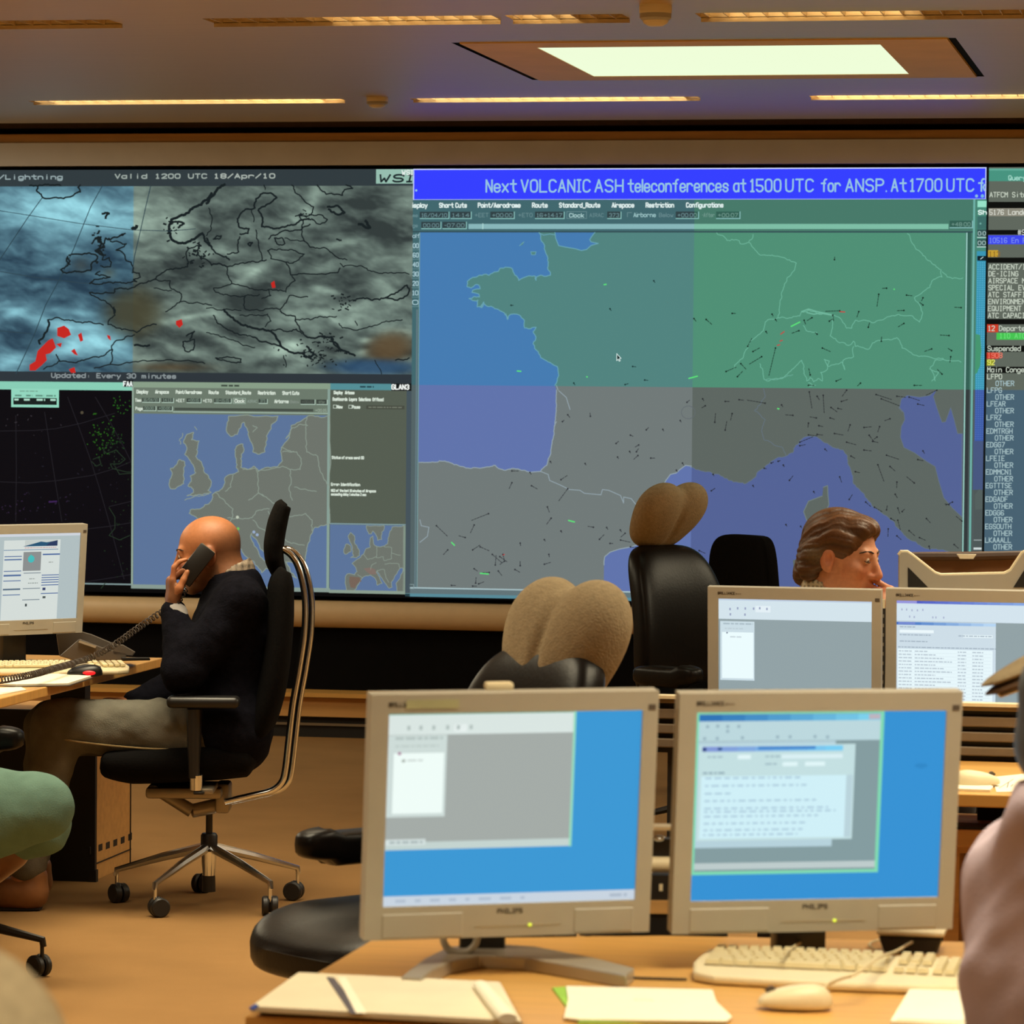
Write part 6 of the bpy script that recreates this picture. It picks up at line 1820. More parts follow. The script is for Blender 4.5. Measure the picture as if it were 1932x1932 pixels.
# ---- chair of the man on the telephone
CD = 11.64
t = thing('office_chair', 'black high backed swivel chair with chrome tubes under the caller', 'chair', at(398, CD), YAW)
mc = t
def pc_(px, py, dy=0.0): return pix(px, py, CD + dy)
def loft(cpts, thick, width, name, m, flat=2.6):
    """cushion along a centre line drawn in the side view"""
    C = [pc_(*c) for c in bez([(x, y, 0) for x, y in cpts], 40) for c in [(c.x, c.y)]] if False else None
    cl = bez([(x, y, 0) for x, y in cpts], 30)
    k = np.linspace(0, 1, len(cl)); kk = np.linspace(0, 1, len(thick))
    th = np.interp(k, kk, thick); wd = np.interp(k, kk, width)
    n = 28
    vs, fs = [], []
    m_ = len(cl)
    for i in range(m_):
        a = cl[max(0, i - 1)]; b_ = cl[min(m_ - 1, i + 1)]
        tx_, ty_ = b_.x - a.x, b_.y - a.y
        L_ = math.hypot(tx_, ty_); nx_, ny_ = -ty_ / L_, tx_ / L_
        for j in range(n):
            an = 2 * math.pi * j / n
            ca, sa = math.cos(an), math.sin(an)
            ex = 2 / flat
            u = math.copysign(abs(sa) ** ex, sa) * th[i]; v = math.copysign(abs(ca) ** ex, ca) * wd[i]
            vs.append(pc_(cl[i].x + nx_ * u, cl[i].y + ny_ * u, v))
    for i in range(m_ - 1):
        for j in range(n):
            fs.append((i * n + j, i * n + (j + 1) % n, (i + 1) * n + (j + 1) % n, (i + 1) * n + j))
    fs += [tuple(range(n))[::-1], tuple((m_ - 1) * n + j for j in range(n))]
    return MB().add(vs, fs).build(name, m, t, world=True, angle=60)
loft([(538, 948), (534, 954), (524, 985), (517, 1025), (518, 1056), (527, 1082)], [5, 16, 19, 19.5, 18, 15], [.09, .125, .14, .145, .14, .12], 'headrest', m_bfab)
loft([(536, 1072), (533, 1078), (530, 1105), (528, 1160), (524, 1220), (514, 1290), (500, 1345), (486, 1385), (478, 1404)], [6, 16, 25, 27, 27, 28, 27, 22, 8], [.15, .18, .205, .22, .23, .235, .23, .21, .17], 'backrest', m_bfab)
loft([(189, 1440), (200, 1441), (250, 1444), (330, 1441), (410, 1436), (465, 1434), (484, 1434)], [10, 26, 35, 36, 36, 32, 8], [.19, .225, .24, .245, .24, .21, .15], 'seat', m_bfab, 3)
TB = [(521, 1038), (535, 1036), (552, 1046), (565, 1066), (575, 1100), (580, 1140), (578, 1195), (568, 1262), (556, 1330), (548, 1400), (542, 1452), (535, 1476), (516, 1492), (480, 1501), (428, 1513)]
for ox, dy in ((-4, -.07), (8, .05)):
    MB().tube(bez([pc_(x + ox, y, dy) for x, y in TB], 90), .0105, 10).build('chrome_tube', m_chrome, t, world=True)
MB().tube([pc_(292, 1488, -.03), pc_(362, 1530, -.03)], [.018, .022], 10).build('tilt_arm', m_alu, t, world=True)
MB().tube([pc_(362, 1530, -.03), pc_(400, 1522, -.01), pc_(432, 1512, 0)], [.022, .024, .022], 10).build('tilt_casting', m_alu, t, world=True)
b = MB(); q = pc_(422, 1503, 0); b.rbox(q, (.045, .12, .095), .010, 2, Matrix.Rotation(YAW, 3, 'Z')); b.build('back_joint', m_alu, t, world=True)
b = MB(); q = pc_(352, 1490, 0); b.rbox(q, (.24, .22, .035), .010, 2, Matrix.Rotation(YAW, 3, 'Z')); b.build('seat_plate', m_alu, t, world=True)
MB().cyl(pc_(289, 1494, -.10), pc_(289, 1494, -.02), .021, 18).build('tension_knob', m_bplast, t, world=True)
for sg in (-1, 1):
    dy = sg * .27
    q = pc_(384, 1324, dy)
    b = MB().rbox(q, (.225, .085, .036), .015, 4, Matrix.Rotation(YAW, 3, 'Z')); b.build('armrest', m_bplast, t, world=True)
    q0, q1 = pc_(367, 1338, dy), pc_(366, 1468, dy)
    b = MB().tube([q0, q0.lerp(q1, .5), q1], [.034, .030, .023], 14, flat=.7); b.build('arm_post', m_bplast, t, world=True)
    b = MB().tube([pc_(370, 1462, dy), pc_(370, 1490, dy * .98)], [.020, .019], 14); b.build('arm_sleeve', m_chrome, t, world=True)
    b = MB().rbox(pc_(376, 1495, dy * .95), (.034, .05, .010), .004, 2, Matrix.Rotation(YAW, 3, 'Z')); b.build('arm_foot', m_bplast, t, world=True)
    b = MB().rbox(pc_(392, 1487, dy * .6), (.05, .2, .02), .006, 2, Matrix.Rotation(YAW, 3, 'Z')); b.build('arm_bracket', m_alu, t, world=True)
MB().cyl((0, 0, .19), (0, 0, .33), .011, 16).build('gas_column', m_bplast, t)
MB().lathe([(.01, .175), (.027, .175), (.027, .225), (.022, .232), (.01, .232)], n=20).build('column_sleeve', m_bplast, t)
MB().cyl((0, 0, .045), (0, 0, .10), .022, 18, .020).build('hub_cap', m_bplast, t)
MB().cyl((0, 0, .095), (0, 0, .19), .020, 18, .026).build('hub', m_chrome, t)
star_base(t, .305, .185, m_chrome, math.radians(25.6), .105, .031, .016)

# ================================================================== PEOPLE
def V3(*a): return np.array([float(x) for x in a])
def nrm(v): v = np.array(v, float); return v / np.linalg.norm(v)

def head_prims(S, o, f, u, neck_to, sc=1.0, lips=True):
    """head about origin o (between the ears), facing f, up u"""
    f = nrm(f); u = np.array(u, float); u = nrm(u - f * (u @ f)); r = np.cross(f, u)
    R = np.stack([r, f, u], 1)
    P = lambda x, y, z: o + R @ (np.array([x, y, z]) * sc)
    E = lambda c, rad, k=.012, sub=False: S.ell(P(*c), np.array(rad) * sc, R, k=k, sub=sub)
    C = lambda a, b, ra, rb, k=.008, sub=False: S.cap(P(*a), P(*b), ra * sc, rb * sc, k=k, sub=sub)
    E((0, -.014, .036), (.077, .098, .084))
    E((0, .034, -.022), (.060, .060, .082), .02)
    E((0, .030, -.066), (.055, .056, .040), .02)
    E((0, .070, -.098), (.024, .022, .020), .022)
    C((-.034, .077, .026), (.034, .077, .026), .013, .013, .014)
    for s_ in (-1, 1):
        E((s_ * .042, .058, -.020), (.022, .026, .022), .016)
        E((s_ * .032, .098, .008), (.017, .014, .011), .010, True)
        E((s_ * .032, .0765, .010), (.0155, .0125, .0115), .004)
        C((s_ * .018, .088, .0165), (s_ * .046, .079, .014), .0035, .003, .004)
        E((s_ * .0115, .098, -.034), (.010, .011, .0085), .006)
        E((s_ * .079, -.012, -.004), (.010, .022, .033), .006)
        E((s_ * .090, -.004, -.002), (.011, .010, .017), .003, True); E((s_ * .0925, -.016, .012), (.006, .006, .014), .003, True)
        E((s_ * .078, -.004, -.030), (.008, .011, .011), .006)
    C((0, .089, .016), (0, .112, -.026), .0085, .0115, .010)
    E((0, .110, -.031), (.0125, .0125, .010), .006)
    C((-.020, .084, -.062), (0, .094, -.0585), .0055, .0065, .005)
    C((.020, .084, -.062), (0, .094, -.0585), .0055, .0065, .005)
    C((-.017, .083, -.0705), (0, .092, -.0725), .006, .007, .005)
    C((.017, .083, -.0705), (0, .092, -.0725), .006, .007, .005)
    C((-.020, .090, -.0665), (.020, .090, -.0665), .0022, .0022, .002, True)
    nb = np.array(neck_to, float)
    S.cap(P(0, -.028, -.035), nb, .056 * sc, .064 * sc, .025)
    S.cap(P(0, -.05, -.01), nb, .045 * sc, .055 * sc, .03)
    return P, R

def hand_prims(S, wr, d, n, side, curl=(40, 45, 30), spread=.02, thumb=(0.55, .55, .25), sc=1.0, ext=None):
    """hand at wrist wr pointing d, palm facing n; side: unit direction of the thumb side"""
    d = nrm(d); n = np.array(n, float); n = nrm(n - d * (n @ d)); s = nrm(np.array(side) - d * (np.array(side) @ d) - n * (np.array(side) @ n))
    for k, off in enumerate((.030, .010, -.010, -.028)):
        kn = wr + (d * (.088 - .006 * (k == 3) - .003 * (k == 0)) + s * off) * sc
        S.cap(wr + s * off * .55 * sc, kn, .017 * sc, .0125 * sc, .014)
    S.cap(wr + d * .03 * sc + s * .02 * sc, wr + d * .03 * sc - s * .02 * sc, .017 * sc, .017 * sc, .014)
    lens = ((.042, .026, .022), (.046, .030, .023), (.043, .028, .022), (.034, .021, .019))
    for k, off in enumerate((.030, .010, -.010, -.028)):
        kn = wr + (d * (.088 - .006 * (k == 3) - .003 * (k == 0)) + s * off) * sc
        a = 0.0
        p = kn
        cu = curl if not (ext and k in ext) else ext[k]
        sp = (1.5 - k) * spread
        rad = .0098 - .0008 * (k == 3)
        for j in range(3):
            a += math.radians(cu[j] * (1 + .06 * (k - 1)))
            dr = nrm(d * math.cos(a) + n * math.sin(a) + s * sp)
            q = p + dr * lens[k][j] * sc
            S.cap(p, q, (rad - .0009 * j) * sc, (rad - .0009 * (j + 1)) * sc, .004)
            p = q
    t0 = wr + (d * .022 + s * .024) * sc
    t1 = t0 + nrm(d * thumb[0] + s * thumb[1] + n * thumb[2]) * .044 * sc
    t2 = t1 + nrm(d * (thumb[0] + .35) + s * thumb[1] * .4 + n * (thumb[2] + .25)) * .032 * sc
    t3 = t2 + nrm(d * (thumb[0] + .5) + s * thumb[1] * .1 + n * (thumb[2] + .35)) * .026 * sc
    S.cap(wr + d * .012 * sc, t1, .017 * sc, .0135 * sc, .012); S.cap(t1, t2, .0125 * sc, .0112 * sc, .006); S.cap(t2, t3, .011 * sc, .0088 * sc, .004)

def limb(S, pts, rad, k=.02):
    for a, b, ra, rb in zip(pts[:-1], pts[1:], rad[:-1], rad[1:]):
        S.cap(a, b, ra, rb, k)

def bounds(pts, m=.16):
    a = np.array(pts)
    return a.min(0) - m, a.max(0) + m

def skin_cols(P0, R0, base, stubble=None, lips=(150, 66, 48)):
    base = np.array(lin(base)); lips = np.array(lin(lips))
    def f(Wv):
        L = (Wv - P0) @ R0
        c = np.tile(base, (len(Wv), 1))
        near = np.abs(L).max(1) < .16
        g = np.exp(-(((L[:, 0]) / .022) ** 2 + ((L[:, 2] + .066) / .011) ** 2)) * (L[:, 1] > .07) * near
        c = c * (1 - .6 * g[:, None]) + lips * .6 * g[:, None]
        rd = (np.exp(-(((np.abs(L[:, 0]) - .045) / .025) ** 2 + ((L[:, 2] + .028) / .03) ** 2)) * (L[:, 1] > .03) + np.exp(-((np.abs(L[:, 0]) - .085) / .012) ** 2 - (L[:, 2] / .04) ** 2) + np.exp(-(((L[:, 1] - .115) / .02) ** 2 + ((L[:, 2] + .028) / .02) ** 2))) * near
        c = c * (1 - np.clip(rd, 0, 1)[:, None] * np.array([.05, .22, .25]))
        if stubble is not None:
            m = stubble(L) * near
            c = c * (1 - m[:, None] * np.array([.62, .58, .52]))
        return c
    return f

def simple_thing(name, label, cat, pts):
    b = MB()
    return thing(name, label, cat, pts)

def body_sdf(J, h, extra=()):
    allp = [J[k] for k in J if isinstance(J[k], np.ndarray)]
    lo, hi = bounds(allp + list(extra), .15)
    lo[2] = max(lo[2], -.01)
    S = SDF(lo, hi, h)
    torso(S, J, 0)
    for s in 'LR':
        limb(S, [J['sh' + s], J['el' + s], J['wr' + s]], [.047, .040, .027], .02)
        limb(S, [J['hip' + s], J['kn' + s], J['an' + s]], [.080, .056, .038], .03)
        t = nrm(J['toe' + s] - J['an' + s])
        S.cap(J['an' + s] + V3(0, 0, -.03), J['toe' + s], .035, .026, .02)
    return S

def torso(S, J, g):
    S.cap(J['hipL'], J['hipR'], .095 + g, .095 + g, .03)
    mid = (J['hipL'] + J['hipR']) / 2
    ax = nrm(J['shL'] - J['shR'])
    S.cap(mid, J['waist'], .105 + g, .100 + g, .05)
    for s_ in (-1, 1):
        S.cap(J['waist'] + ax * s_ * .05, J['chest'] + ax * s_ * .075, .095 + g, .105 + g, .05)
    S.cap(J['shL'] * .85 + J['shR'] * .15, J['shL'] * .15 + J['shR'] * .85, .062 + g, .062 + g, .06)
    S.cap(J['chest'], J['neck'], .09 + g, .055 + g, .05)

def garment(name, S, m, t, label=None, wave=0.0, seed=1, freq=9.0):
    V, Q = S.mesh()
    if wave:
        n = (fbm(V[:, 0] * freq + 20, V[:, 2] * freq * 1.3 + V[:, 1] * 5 + 20, seed, 3) - .5) + .5 * (fbm(V[:, 1] * freq + V[:, 2] * 4 + 40, V[:, 0] * freq * .6 + 40, seed + 9, 3) - .5)
        c = V.mean(0)
        # push along the local normal
        me = bpy.data.meshes.new('x'); me.from_pydata(V.tolist(), [], Q.tolist()); me.update()
        N = np.zeros(len(V) * 3, np.float32); me.vertices.foreach_get('normal', N); N = N.reshape(-1, 3)
        bpy.data.meshes.remove(me)
        V = V + N * (n * wave)[:, None]
    return mesh_np(name, V, Q, m, t, True, label, relax=2)

def face_parts(t, P, R, iris=(70, 60, 50), brow=(60, 40, 26), brows=True):
    for s_ in (-1, 1):
        MB().tube([Vector(P(s_ * x, y, z)) for x, y, z in ((.019, .0885, .0065), (.026, .0915, .0050), (.033, .0920, .0048), (.040, .0890, .0055), (.046, .0820, .0075))], [.0008, .0016, .0017, .0015, .0008], 6).build('eyelashes', mat('lash', (60, 34, 24), .8), t, world=True)
        c = P(s_ * .032, .0790, .010)
        b = MB().superell((0, 0, 0), (.0118, .0118, .0118), 1, 1, 16, 12)
        b.v = [tuple(c + np.array(v)) for v in b.v]
        e = b.build('eye', mat('eye_white', (214, 196, 180), .25, var=.02), t, world=True)
        c2 = P(s_ * .0335, .0853, .0085)
        b = MB().superell((0, 0, 0), (.0058, .0058, .0058), 1, 1, 12, 8)
        b.v = [tuple(c2 + np.array(v)) for v in b.v]
        b.build('iris', mat('iris', iris, .2), e, world=True)
        if brows:
            pts = [Vector(P(s_ * x, y, z)) for x, y, z in ((.014, .093, .030), (.028, .0905, .034), (.044, .080, .033), (.054, .068, .027))]
            MB().tube(pts, [.0020, .0026, .0024, .0012], 6).build('eyebrow', mat('eyebrow', brow, .8), t, world=True)

# ------------------------------------------------------------------ the caller (bald, navy jumper, jeans)
def w1(px, py, dy=0.0):
    p = pix(px, py, CD + dy); return V3(*p)
J = dict(hipL=w1(428, 1386, -.09), hipR=w1(428, 1386, .09), waist=w1(432, 1300, 0), chest=w1(440, 1195, 0), neck=w1(434, 1096, 0),
         shL=w1(452, 1135, -.175), shR=w1(436, 1135, .175), elL=w1(346, 1268, -.235), wrL=w1(327, 1146, -.115), elR=w1(345, 1290, .23), wrR=w1(250, 1330, .12),
         knL=w1(112, 1368, -.11), knR=w1(100, 1372, .13), anL=w1(50, 1648, -.10), anR=w1(58, 1640, .16), toeL=w1(-62, 1698, -.09), toeR=w1(-50, 1692, .17), head=w1(392, 1046, 0))
xr = np.array(r0); yf = np.array([fwd.x, fwd.y, 0]); yf = yf / np.linalg.norm(yf); zu = V3(0, 0, 1)
t = thing('person', 'bald man in a dark jumper and jeans holding a telephone to his ear', 'person', at(425, CD))
S = body_sdf(J, .0045, [w1(390, 965, 0)])
P, R = head_prims(S, J['head'], -xr - .20 * zu, zu - .1 * xr, J['neck'], 1.0)
hd = nrm(w1(322, 1090, -.115) - J['wrL'])
hand_prims(S, J['wrL'], hd, xr * .95 + yf * .25, yf * -.2 + zu * .3 + xr * .3 - yf, (58, 62, 40), .01, (.7, .35, .35), 1.0, {0: (12, 42, 30)})
hand_prims(S, J['wrR'], -xr + .1 * zu, -zu, -yf, (20, 25, 15), .03)
V, Q = S.mesh()
def stub(L):
    jaw = 1 / (1 + np.exp((L[:, 2] + .045) / .010)) * (L[:, 1] > -.03) * (L[:, 2] > -.14)
    hb = (1 / (1 + np.exp((L[:, 2] - .042 + .35 * (L[:, 1] + .02)) / .012))) * (1 / (1 + np.exp((L[:, 1] + .012) / .012))) * (L[:, 2] > -.07)
    return np.clip(.85 * jaw + .8 * hb, 0, 1)
mesh_np('body', V, Q, M_SKIN, t, True, None, skin_cols(P(0, 0, 0), R, (184, 120, 80), stub))
face_parts(t, P, R, brow=(44, 30, 22))
lo, hi = bounds([J[k] for k in ('hipL', 'hipR', 'waist', 'chest', 'neck', 'shL', 'shR', 'elL', 'elR', 'wrL', 'wrR')], .18)
S = SDF(lo, hi, .007)
torso(S, J, .022)
S.cap(J['waist'] - xr * .03, J['chest'] - xr * .02, .12, .115, .05)
S.cap(w1(446, 1120, 0), w1(474, 1180, 0), .07, .085, .06)
S.cap(w1(410, 1330, -.09), w1(410, 1330, .09), .115, .115, .05); S.cap(w1(440, 1372, -.11), w1(440, 1372, .11), .122, .122, .04)
for s_, cut in (('L', .06), ('R', .05)):
    we = J['el' + s_] + (J['wr' + s_] - J['el' + s_]) * (1 - cut / np.linalg.norm(J['wr' + s_] - J['el' + s_]) * .35)
    limb(S, [J['sh' + s_], J['el' + s_], we], [.074, .064, .046], .04)
S.cap(J['head'] - zu * .02, J['neck'] + zu * .02, .062, .062, .012, True)
S.cap(J['neck'] + zu * .012, J['neck'] + zu * .2, .070, .085, .01, True)
garment('jumper', S, m_knit, t, 'dark navy knitted jumper', .022, 3, 10)
lo, hi = bounds([J['neck'], J['head']], .14)
S = SDF(lo, hi, .005)
S.cap(J['neck'] - zu * .03 + xr * .004, J['neck'] + zu * .026 + xr * .012, .078, .070, .01)
S.cap(J['neck'] - zu * .05, J['neck'] + zu * .2 - xr * .01, .064, .064, .004, True)
S.ell(J['neck'] + zu * .075 - xr * .12, (.11, .2, .055), k=.01, sub=True)
V, Q = S.mesh()
def check(Wv):
    a = (np.sin(Wv @ np.array(xr) * 330) > 0.2).astype(float) + (np.sin(Wv[:, 2] * 330) > 0.2)
    c = np.array(lin((168, 152, 134)))[None] * (1 - .38 * a[:, None])
    return c
mesh_np('shirt_collar', V, Q, M_PRINT, t, True, 'pale checked shirt collar', check, relax=1)
S = SDF(*bounds([J['wrL']], .09), .004)
ad = nrm(J['wrL'] - J['elL'])
S.cap(J['wrL'] - ad * .045, J['wrL'] - ad * .026, .044, .043, .004)
S.cap(J['wrL'] - ad * .0, J['wrL'] + ad * .1, .036, .036, .004, True)
V, Q = S.mesh(); mesh_np('shirt_cuff', V, Q, mat('cuff_cotton', (140, 136, 134), .9), t, True, 'grey shirt cuff', relax=1)
lo, hi = bounds([J[k] for k in ('hipL', 'hipR', 'knL', 'knR', 'anL', 'anR')], .15); lo[2] = max(lo[2], 0)
S = SDF(lo, hi, .007)
S.cap(J['hipL'], J['hipR'], .112, .112, .03)
S.cap((J['hipL'] + J['hipR']) / 2, w1(400, 1345, 0), .115, .11, .05)
for s_ in 'LR':
    an = J['an' + s_] + (J['kn' + s_] - J['an' + s_]) * .06
    limb(S, [J['hip' + s_], J['kn' + s_], an], [.108, .080, .060], .04)
    for q in range(4):
        f_ = .62 + .1 * q
        c = J['kn' + s_] + (J['hip' + s_] - J['kn' + s_]) * f_
        S.cap(c + zu * .085 - xr * .012, c + zu * .03 - yf * (.095 if s_ == 'L' else -.095) + xr * .03, .020, .014, .02)
garment('jeans', S, m_denim, t, 'faded denim jeans', .016, 5, 12)
MB().tube([Vector(w1(x, y, -.186)) for x, y in ((90, 1390), (150, 1400), (210, 1407), (270, 1412), (320, 1414))], .003, 6).build('side_seam', mat('seam_thread', (150, 128, 86), .8), t, world=True, label='pale stitched side seam')
for s_ in 'LR':
    a, b_ = J['an' + s_], J['toe' + s_]
    S = SDF(*bounds([a, b_], .10), .0055)
    gz = .0
    heel = a - nrm(b_ - a) * .028
    heel = V3(heel[0], heel[1], .045); toe = V3(b_[0], b_[1], .038)
    S.cap(heel, toe, .042, .036, .03); S.cap(V3(a[0], a[1], .06), heel * .6 + toe * .4 + zu * .02, .048, .042, .03)
    S.cap(heel + zu * .02, heel + zu * .06, .042, .042, .02)
    S.cap(a + zu * .02, a + zu * .2, .040, .046, .004, True)
    V, Q = S.mesh(); V[:, 2] = np.maximum(V[:, 2], .004)
    sh = mesh_np('shoe', V, Q, m_shoe, t, True, 'tan leather shoe', relax=2)
    MB().tube([Vector(heel * (1 - f_) + toe * f_) * 1 + Vector((0, 0, .006 - (heel * (1 - f_) + toe * f_)[2])) for f_ in (-.1, .25, .6, 1.0, 1.12)], [.03, .040, .041, .038, .026], 14, flat=.16).build('sole', m_sole, sh, world=True)
# handset
a, b_ = Vector(pix(346, 1095, CD - .112)), Vector(pix(391, 1037, CD - .098))
ax = (b_ - a).normalized(); sd_ = ax.cross(Vector(yf)).normalized(); fo = sd_.cross(ax).normalized()
R3 = Matrix((sd_, fo, ax)).transposed()
t = thing('telephone_handset', 'black telephone handset held against the bald man\'s ear', 'handset', (a + b_) / 2)
MB().rbox((a + b_) / 2, (.057, .020, (b_ - a).length + .012), .004, 2, R3).build('grip', m_bplast, t, world=True)
MB().rbox(b_ - ax * .02 + fo * .015, (.046, .022, .04), .008, 2, R3).build('ear_piece', m_bplast, t, world=True)
MB().rbox(a + ax * .02 + fo * .013, (.046, .018, .034), .008, 2, R3).build('mouth_piece', m_bplast, t, world=True)
MB().box(b_ + ax * .0065 + fo * -.002, (.05, .012, .002), R3).build('end_trim', m_silver, t, world=True, smooth=False, label='pale trim on the end')

# ------------------------------------------------------------------ brown haired man behind the middle monitors
D2 = 10.3
def w2(px, py, dy=0.0):
    p = pix(px, py, D2 + dy); return V3(*p)
f2 = nrm(xr * .86 - yf * .46 - zu * .16)
H2 = w2(1590, 1052, 0)
lat = nrm(np.cross(f2 * V3(1, 1, 0), zu))          # towards his right
J = dict(neck=w2(1566, 1136, .02), chest=w2(1548, 1230, .03), waist=w2(1540, 1340, .04), head=H2)
bx = nrm(xr * .95 - yf * .25); bl = nrm(np.cross(zu, bx))   # body faces bx, bl to his left (away from the camera)
J['shR'] = J['neck'] - zu * .085 - bl * .175 - bx * .01; J['shL'] = J['neck'] - zu * .085 + bl * .175
pel = J['waist'] - zu * .17 - bx * .03; pel[2] = .56
J['hipL'] = pel + bl * .09; J['hipR'] = pel - bl * .09
for s_, sg in (('L', 1), ('R', -1)):
    J['kn' + s_] = V3(*(J['hip' + s_] + bx * .42 + bl * sg * .03)); J['kn' + s_][2] = .52
    J['an' + s_] = J['kn' + s_] * V3(1, 1, 0) + V3(0, 0, .09) + bx * .03
    J['toe' + s_] = J['an' + s_] + bx * .17 - zu * .05
J['elR'] = w2(1640, 1350, -.14); J['wrR'] = w2(1716, 1150, -.08)
J['elL'] = w2(1600, 1330, .28); J['wrL'] = w2(1690, 1340, .24)
t = thing('person', 'brown haired man behind the middle monitors resting his fingers on his mouth', 'person', V3(pel[0], pel[1], 0))
S = body_sdf(J, .004, [w2(1590, 945, 0)])
P, R = head_prims(S, H2, f2, zu + f2 * .15, J['neck'], 1.03)
mouth = P(.004, .106, -.068)
hd = nrm(mouth + np.array([0, 0, .01]) - J['wrR'])
hand_prims(S, J['wrR'], nrm(mouth + f2 * .012 - J['wrR']), -xr * .75 + zu * .1 + yf * .6, yf * .5 + zu * .8, (18, 46, 40), .010, (.6, .35, .55), .92, {0: (2, 16, 14)})
hand_prims(S, J['wrL'], bx, -zu, -bl, (15, 20, 12), .03)
V, Q = S.mesh()
mesh_np('body', V, Q, M_SKIN, t, True, None, skin_cols(P(0, 0, 0), R, (206, 146, 112)))
face_parts(t, P, R, iris=(60, 60, 66), brow=(150, 98, 60))
# hair: swept-back shell with strands
S = SDF(*bounds([H2], .20), .004)
E = lambda c, rad, k=.01, sub=False: S.ell(P(*c), np.array(rad) * 1.03, R, k=k, sub=sub)
E((0, -.020, .046), (.086, .104, .088)); E((0, .048, .086), (.062, .040, .036), .02); E((.0, -.086, -.012), (.066, .042, .062), .02); E((0, -.098, -.062), (.052, .034, .040), .02)
for s_ in (-1, 1):
    E((s_ * .070, -.050, .0), (.022, .046, .044), .012); E((s_ * .066, -.066, -.040), (.022, .034, .036), .012); E((s_ * .066, .022, .046), (.018, .034, .030), .012)
E((0, .108, .012), (.085, .066, .066), .006, True); E((0, .118, .056), (.066, .050, .034), .008, True); E((0, .075, -.05), (.12, .075, .085), .006, True)
for s_ in (-1, 1):
    E((s_ * .092, .020, -.018), (.030, .036, .040), .006, True)
    E((s_ * .094, -.010, -.008), (.016, .022, .034), .004, True)
V, Q = S.mesh()
L = (V - P(0, 0, 0)) @ R
ang = np.arctan2(L[:, 0], L[:, 2] + .02) * 9 + L[:, 1] * 24 + 2.2 * fbm(L[:, 1] * 22 + 9, L[:, 0] * 14 + 9, 77, 3)
st = np.sin(ang * 1.7) * .5 + np.sin(ang * 4.1 + 1) * .35 + np.sin(ang * 9 + 2) * .2
me = bpy.data.meshes.new('x'); me.from_pydata(V.tolist(), [], Q.tolist()); me.update()
N = np.zeros(len(V) * 3, np.float32); me.vertices.foreach_get('normal', N); N = N.reshape(-1, 3); bpy.data.meshes.remove(me)
V = V + N * (st * .0032)[:, None]
hc = np.array(lin((88, 56, 30)))[None] * (1 + .42 * st[:, None]) * np.where(L[:, 2:3] < .01, .75, 1.0)
gm = np.exp(-((L[:, 2] - .004) / .022) ** 2 - ((L[:, 1] + .045) / .032) ** 2)[:, None]
hc = hc * (1 - .6 * gm) + np.array(lin((112, 98, 72)))[None] * .6 * gm
mesh_np('hair', V, Q, MATS['hair'], t, True, 'brown swept back hair, greying above the ear', np.clip(hc, 0, 1), relax=1)
lo, hi = bounds([J[k] for k in ('hipL', 'hipR', 'waist', 'chest', 'neck', 'shL', 'shR', 'elL', 'elR', 'wrL', 'wrR')], .16)
S = SDF(lo, hi, .007)
torso(S, J, .02)
for s_ in 'LR':
    we = J['el' + s_] + (J['wr' + s_] - J['el' + s_]) * .72
    limb(S, [J['sh' + s_], J['el' + s_], we], [.070, .058, .046], .04)
S.cap(J['neck'] - zu * .02, J['neck'] + zu * .2, .066, .075, .01, True)
garment('shirt', S, m_creamshirt, t, 'cream shirt', .014, 8, 10)
S = SDF(*bounds([J['neck']], .14), .005)
S.cap(J['neck'] - zu * .02, J['neck'] + zu * .035 - bx * .012, .080, .072, .01); S.cap(J['neck'] - zu * .06, J['neck'] + zu * .2, .066, .066, .004, True); S.ell(J['neck'] + zu * .07 + bx * .12, (.11, .11, .05), k=.01, sub=True)
V, Q = S.mesh()
mesh_np('shirt_collar', V, Q, M_PRINT, t, True, 'patterned shirt collar', lambda Wv: np.array(lin((190, 178, 150)))[None] * (1 - .6 * ((np.sin(Wv[:, 0] * 500) + np.sin(Wv[:, 2] * 460)) > .7)[:, None]), relax=1)
def trousers(J, m, t, label, r=(.105, .076, .056), h=.008, cut=.05):
    lo, hi = bounds([J[k] for k in ('hipL', 'hipR', 'knL', 'knR', 'anL', 'anR')], .14); lo[2] = max(lo[2], 0)
    S = SDF(lo, hi, h)
    S.cap(J['hipL'], J['hipR'], .11, .11, .03); S.cap((J['hipL'] + J['hipR']) / 2, J['waist'] * .6 + (J['hipL'] + J['hipR']) / 2 * .4, .112, .108, .04)
    for s_ in 'LR':
        limb(S, [J['hip' + s_], J['kn' + s_], J['an' + s_] + (J['kn' + s_] - J['an' + s_]) * (cut[s_] if isinstance(cut, dict) else cut)], list(r), .035)
    return garment('trousers', S, m, t, label, .012, 6, 11)
def shoes(J, m, t, label):
    for s_ in 'LR':
        a, b_ = J['an' + s_], J['toe' + s_]
        dd = nrm((b_ - a) * V3(1, 1, 0))
        S = SDF(*bounds([a, b_], .10), .006)
        heel = V3(a[0], a[1], .044) - dd * .03; toe = V3(b_[0], b_[1], .036)
        S.cap(heel, toe, .042, .035, .03); S.cap(V3(a[0], a[1], .075), heel * .6 + toe * .4 + zu * .015, .045, .04, .03)
        V, Q = S.mesh(); V[:, 2] = np.maximum(V[:, 2], .003)
        mesh_np('shoe', V, Q, m, t, True, label, relax=2)
trousers(J, m_dark, t, 'dark trousers')
shoes(J, m_sole, t, 'dark shoe')

